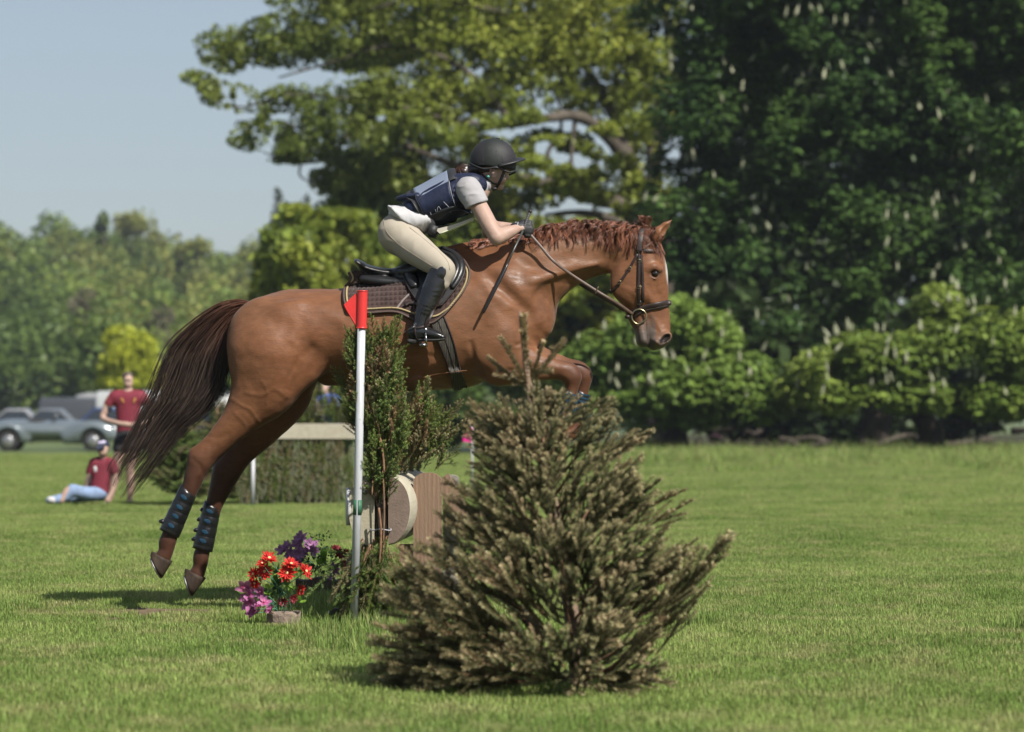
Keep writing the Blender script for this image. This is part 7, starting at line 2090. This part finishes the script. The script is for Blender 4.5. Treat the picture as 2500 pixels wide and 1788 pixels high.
def van(x, d, L, W, Ht, col, label, face=1, group='vehicles parked along the far side of the field', cab=.25):
    m = mat('vehicle_paint', col, rough=.25, spec=.6, coat=.5, noise_scale=3, noise_amt=.05)
    root = empty('parked_van', (P(x, 0, d)[0], d, 0), label, 'van', group)
    s = face; z0 = .35
    def prof(h, w): return [(w, z0), (w * 1.0, z0 + .35 * (h - z0)), (w * .98, z0 + .62 * (h - z0)), (w * .90, h - .12), (w * .80, h), (0, h + .03)]
    secs = [(-L/2, prof(Ht * .96, W/2 * .96)), (-L/2 + .1, prof(Ht, W/2)), (L/2 - L * cab, prof(Ht, W/2)), (L/2 - L * cab * .62, prof(Ht * .97, W/2)), (L/2 - L * cab * .30, prof(Ht * .60, W/2 * .98)), (L/2 - .1, prof(Ht * .52, W/2 * .95)), (L/2, prof(Ht * .42, W/2 * .86))]
    secs = [(s * a, b_) for a, b_ in secs]
    loft_body('body', secs if s > 0 else secs[::-1], m, root)
    o = np.array(root.location)
    wx = s * (L/2 - L * cab * .62)
    b = MB(); b.box(o + [s * (L/2 - L * cab * .72), -W/2 * .965, Ht * .70], (L * cab * .42, .05, Ht * .22)); b.obj('side_window', M_glass, root, False)
    b = MB(); rm = np.array(Matrix.Rotation(s * math.radians(-52), 3, 'Y')); b.box(o + [s * (L/2 - L * cab * .44), 0, Ht * .79], (.04, W * .78, Ht * .30), np.array(Matrix.Rotation(s * math.radians(-38), 3, 'Y'))); b.obj('windscreen', M_glass, root, False)
    for q in (-.30, .27): wheel(root, o + np.array([s * L * q, -W/2 + .12, .34]), .34, .22); wheel(root, o + np.array([s * L * q, W/2 - .12, .34]), .34, .22)
    b = MB(); b.box(o + [s * (L/2 - .02), -W/2 * .62, Ht * .33], (.08, .26, .16)); b.obj('headlight', M_lamp, root, False)
    b = MB(); b.box(o + [0, -W/2 - .004, .52], (L * .8, .02, .10)); b.obj('side_trim', M_tyre, root, False)
    return root
def saloon(x, d, L, W, Ht, col, label, face=1, group='vehicles parked along the far side of the field'):
    m = mat('vehicle_paint', col, rough=.22, spec=.6, coat=.6)
    root = empty('parked_car', (P(x, 0, d)[0], d, 0), label, 'car', group)
    s = face; z0 = .28; o = np.array(root.location)
    def prof(h, w, hb): return [(w * .96, z0), (w, z0 + .25), (w * .98, hb), (w * .74 if h > hb + .1 else w * .9, h - .04 if h > hb + .1 else h), (w * .5, h), (0, h + .02)]
    sh = Ht * .60
    secs = [(-L/2, prof(sh * .86, W/2 * .86, sh * .82)), (-L*.44, prof(sh, W/2, sh * .96)), (-L*.30, prof(sh * 1.03, W/2, sh)), (-L*.17, prof(Ht, W/2, sh)), (L*.05, prof(Ht, W/2, sh)), (L*.20, prof(sh * 1.02, W/2, sh)), (L*.42, prof(sh * .92, W/2 * .97, sh * .88)), (L/2, prof(sh * .72, W/2 * .82, sh * .68))]
    secs = [(s * a, b_) for a, b_ in secs]
    loft_body('body', secs if s > 0 else secs[::-1], m, root)
    for q in (-1, 1):
        b = MB(); v = [o + np.array([s * L * a, q * W/2 * w_, z]) for a, w_, z in ((-.27, .97, sh * 1.05), (-.16, .83, Ht * .94), (.04, .83, Ht * .94), (.165, .97, sh * 1.05))]
        v += [p + np.array([0, q * .02, 0]) for p in v]; b.add(v, [(0, 1, 2, 3), (4, 7, 6, 5), (0, 4, 5, 1), (1, 5, 6, 2), (2, 6, 7, 3), (3, 7, 4, 0)]); b.obj('side_window', M_glass, root, False)
        for a in (-.31, .30): wheel(root, o + np.array([s * L * a, q * (W/2 - .09), .31]), .31, .2)
        b = MB(); b.box(o + [s * L * .485, q * W * .30, sh * .62], (.10, .28, .13)); b.obj('headlight', M_lamp, root, False)
    return root
# silver classic roadster in the foreground of the car park: swelling front wing and long bonnet
cl = empty('parked_car', (P(130, 0, 98)[0], 98, 0), 'silver classic roadster with a swelling front wing behind the seated man', 'car')
o = np.array(cl.location); cx = lambda px: P(px, 0, 98)[0] - o[0]
pr = [chain([(*(o + [-2.1, 0, .55]), .28, .62), (*(o + [-1.4, 0, .68]), .36, .75), (*(o + [-.3, 0, .66]), .34, .78), (*(o + [.8, 0, .66]), .34, .66), (*(o + [1.75, 0, .60]), .26, .42)], .1)]
for q in (-1, 1):
    pr += [chain([(*(o + [.55, q * .62, .48]), .24, .16), (*(o + [1.15, q * .66, .66]), .33, .19), (*(o + [1.7, q * .66, .62]), .30, .18), (*(o + [2.05, q * .62, .50]), .18, .14)], .08), chain([(*(o + [-2.0, q * .62, .50]), .24, .16), (*(o + [-1.35, q * .66, .62]), .33, .19), (*(o + [-.8, q * .62, .46]), .2, .16)], .08)]
    for xx in (1.38, -1.35): pr += [(*seg(o + [xx, q * .95, .36], o + [xx, q * .60, .36], .40, .40, .40, .40, .02, 's'),)]
    pr = pr
fld = Field(pr, .03); v, f = fld.surface(2)
link('body', mesh('roadster_body', v, f), mat('silver_blue_paint', (0.13, 0.155, 0.17), rough=.25, metal=.35, coat=.8), cl)
for xx in (1.38, -1.35):
    for q in (-1, 1): wheel(cl, o + np.array([xx, q * .66, .33]), .33, .17)
b = MB(); v, f = uvsphere(o + [.05, 0, 1.08], (.05, .55, .22), 14, 8); b.add(v, f); b.obj('windscreen', M_glass, cl)
for q in (-.45, .45): b = MB(); b.add(*uvsphere(o + [1.98, q, .70], (.10, .10, .10), 12, 8)); b.obj('headlight', M_lamp, cl)
b = MB(); b.add(*uvsphere(o + [-.55, 0, .95], (.45, .50, .10), 14, 8)); b.obj('cockpit', M_tyre, cl)
van(222, 142, 4.6, 1.9, 2.0, (0.045, 0.047, 0.052), 'dark grey van parked far behind the roadster')
van(275, 150, 4.8, 1.9, 2.3, (0.20, 0.20, 0.205), 'pale van parked between the dark grey and the navy vehicle', -1)
saloon(140, 135, 4.3, 1.8, 1.48, (0.10, 0.105, 0.115), 'dark grey car at the left end of the parked row')
saloon(30, 140, 4.3, 1.8, 1.5, (0.20, 0.20, 0.205), 'pale grey car at the far left of the parked row', -1)
saloon(276, 126, 4.3, 1.8, 1.50, (0.020, 0.035, 0.11), 'navy hatchback behind the standing woman')
van(372, 140, 5.0, 2.0, 2.3, (0.38, 0.385, 0.39), 'white van just right of the standing woman')
saloon(455, 120, 4.4, 1.8, 1.48, (0.30, 0.32, 0.35), 'pale silver car showing through the tail hair')
van(525, 138, 5.0, 2.0, 2.2, (0.38, 0.38, 0.38), 'white van beside the hind legs, right of the tail', -1)
saloon(530, 112, 4.3, 1.8, 1.46, (0.030, 0.032, 0.036), 'black car in front of the right hand white van', -1)
saloon(640, 124, 4.3, 1.8, 1.46, (0.10, 0.12, 0.15), 'slate grey car partly behind the hedge')
# ---------------------------------------------------------------- the cut spruce in front
DT = 12.0
g = np.random.default_rng(900)
M_needle_deep = needle_material('deep_spruce_needles', (0.070, 0.094, 0.036), None, (0.290, 0.255, 0.125))
spr = empty('spruce_tree', P(1415, 1682, DT), 'browning cut spruce tree in the foreground, out of focus, right of the flag pole', 'tree')
def T(px, py, dy=0.0): return P(px, py, DT + dy)
b = MB(); tp = spline([T(1415, 1690), T(1395, 1500), T(1352, 1250), T(1312, 1070), T(1292, 950), T(1280, 860), T(1268, 760)], 40)
b.tube(tp, np.concatenate([np.linspace(.036, .013, 30), np.linspace(.011, .005, 10)]), 9); b.obj('trunk', mat('spruce_bark', (0.17, 0.115, 0.075), rough=.9, noise_scale=30, noise_amt=.35, bump=.4, bump_scale=80), spr)
BF_ = [spruce_branch('spruce_branch', .45, 660 + i, n_lat=11, lat=.56, nl=.0165, step=.0006, nw=.0028, lift=.5, bend=.16, sub=False, ang=(.25, .6)) for i in range(6)]
BT_ = [spruce_branch('spruce_shoot', .26, 680 + i, n_lat=2, lat=.2, nl=.022, step=.00028, nw=.0042, sub=False, bend=.12) for i in range(4)]
MM = [M_needle_olive, M_needle_deep, M_needle_brown, M_needle_deep, M_needle_olive]
n_left = 0
# leader whorl
for (x, y), s in zip([(1270, 772), (1183, 884), (1226, 824), (1330, 836), (1376, 830), (1210, 905)], (.74, .62, .55, .50, .58, .45)):
    base = T(1291, 944); tip = T(x, y, g.normal() * .05); d = tip - base
    place_branch(BT_[g.integers(4)], spr, base, d, np.linalg.norm(d) / .26, g.random() * 6, M_needle_brown, 'shoot')
outl = np.array([(940, 1450, 1170), (1000, 1510, 1140), (1100, 1600, 1110), (1200, 1680, 1095), (1300, 1710, 1060), (1373, 1715, 985), (1441, 1720, 930), (1577, 1720, 885), (1690, 1700, 885)], float)
n = 285
for i in range(n):
    q = ((i + g.random()) / n) ** 1.08
    ty = 985 + (1690 - 985) * q                                    # tip height in the picture
    right = np.interp(ty, outl[:, 0], outl[:, 1]); left = np.interp(ty, outl[:, 0], outl[:, 2])
    u = g.random()
    a = g.uniform(-1, 1)
    if i % 5 == 0 and q > .6: a = -g.uniform(.6, 1)
    ax = np.interp(ty, [950, 1070, 1250, 1500, 1690], [1292, 1312, 1352, 1395, 1415])
    tx = ax + (right - ax) * a if a > 0 else ax + (ax - left) * a
    half = (right - left) / 2 / F * DT
    dep = -math.sqrt(max(0, 1 - a * a)) * half * (.9 if g.random() < .68 else -.8) * g.uniform(.55, 1)
    rise = 60 + 95 * q - 90 * max(0, q - .72) / .28
    by = ty + rise * g.uniform(.7, 1.25); by = min(by, 1672)
    bx = np.interp(by, [950, 1070, 1250, 1500, 1690], [1292, 1312, 1352, 1395, 1415])
    k = g.uniform(.25, .45)
    base = T(bx, by); tip = T(tx, ty, dep)
    st = base * (1 - k) + tip * k; st[2] = max(st[2], .03)
    d = tip - st; d[2] += (.28 - .30 * max(0, q - .6) / .4) * np.linalg.norm(d)
    ln = np.linalg.norm(d)
    place_branch(BF_[g.integers(6)], spr, st, d, np.clip(ln / .45, .45, 1.3), g.normal() * .5, MM[g.integers(5)])
# bare inner boughs
b = MB()
for i in range(46):
    q = g.random(); k = int(2 + q * 17); o_ = tp[k]; a = g.random() * 6.28; r = (.50 - .34 * q) * g.uniform(.4, .7)
    b.tube(spline([o_, o_ + [math.cos(a) * r * .5, math.sin(a) * r * .5, .06], o_ + [math.cos(a) * r, math.sin(a) * r, .16]], 6), np.linspace(.008, .003, 6), 5)
tag(b.obj('boughs', M_stem, spr), kind='stuff')
# the long low limb reaching right
for (x0, y0), (x1, y1), s in (((1560, 1610), (1780, 1298), 1.0), ((1600, 1520), (1735, 1345), .8), ((1560, 1560), (1680, 1395), .8), ((1650, 1490), (1770, 1330), .6), ((1600, 1600), (1705, 1470), .6), ((1480, 1660), (1640, 1520), .7), ((1690, 1420), (1788, 1292), .5), ((1640, 1440), (1700, 1370), .5)):
    A, B_ = T(x0, y0, -.25), T(x1, y1, -.3); d = B_ - A
    place_branch(BF_[g.integers(6)], spr, A, d, np.linalg.norm(d) / .45, g.normal() * .3, M_needle_olive)
b = MB(); b.tube(spline([T(1425, 1660, -.02), T(1500, 1625, -.15), T(1600, 1530, -.25), T(1690, 1420, -.28), T(1775, 1305, -.3)], 20), np.linspace(.011, .003, 20), 6); b.obj('low_bough', M_stem, spr)
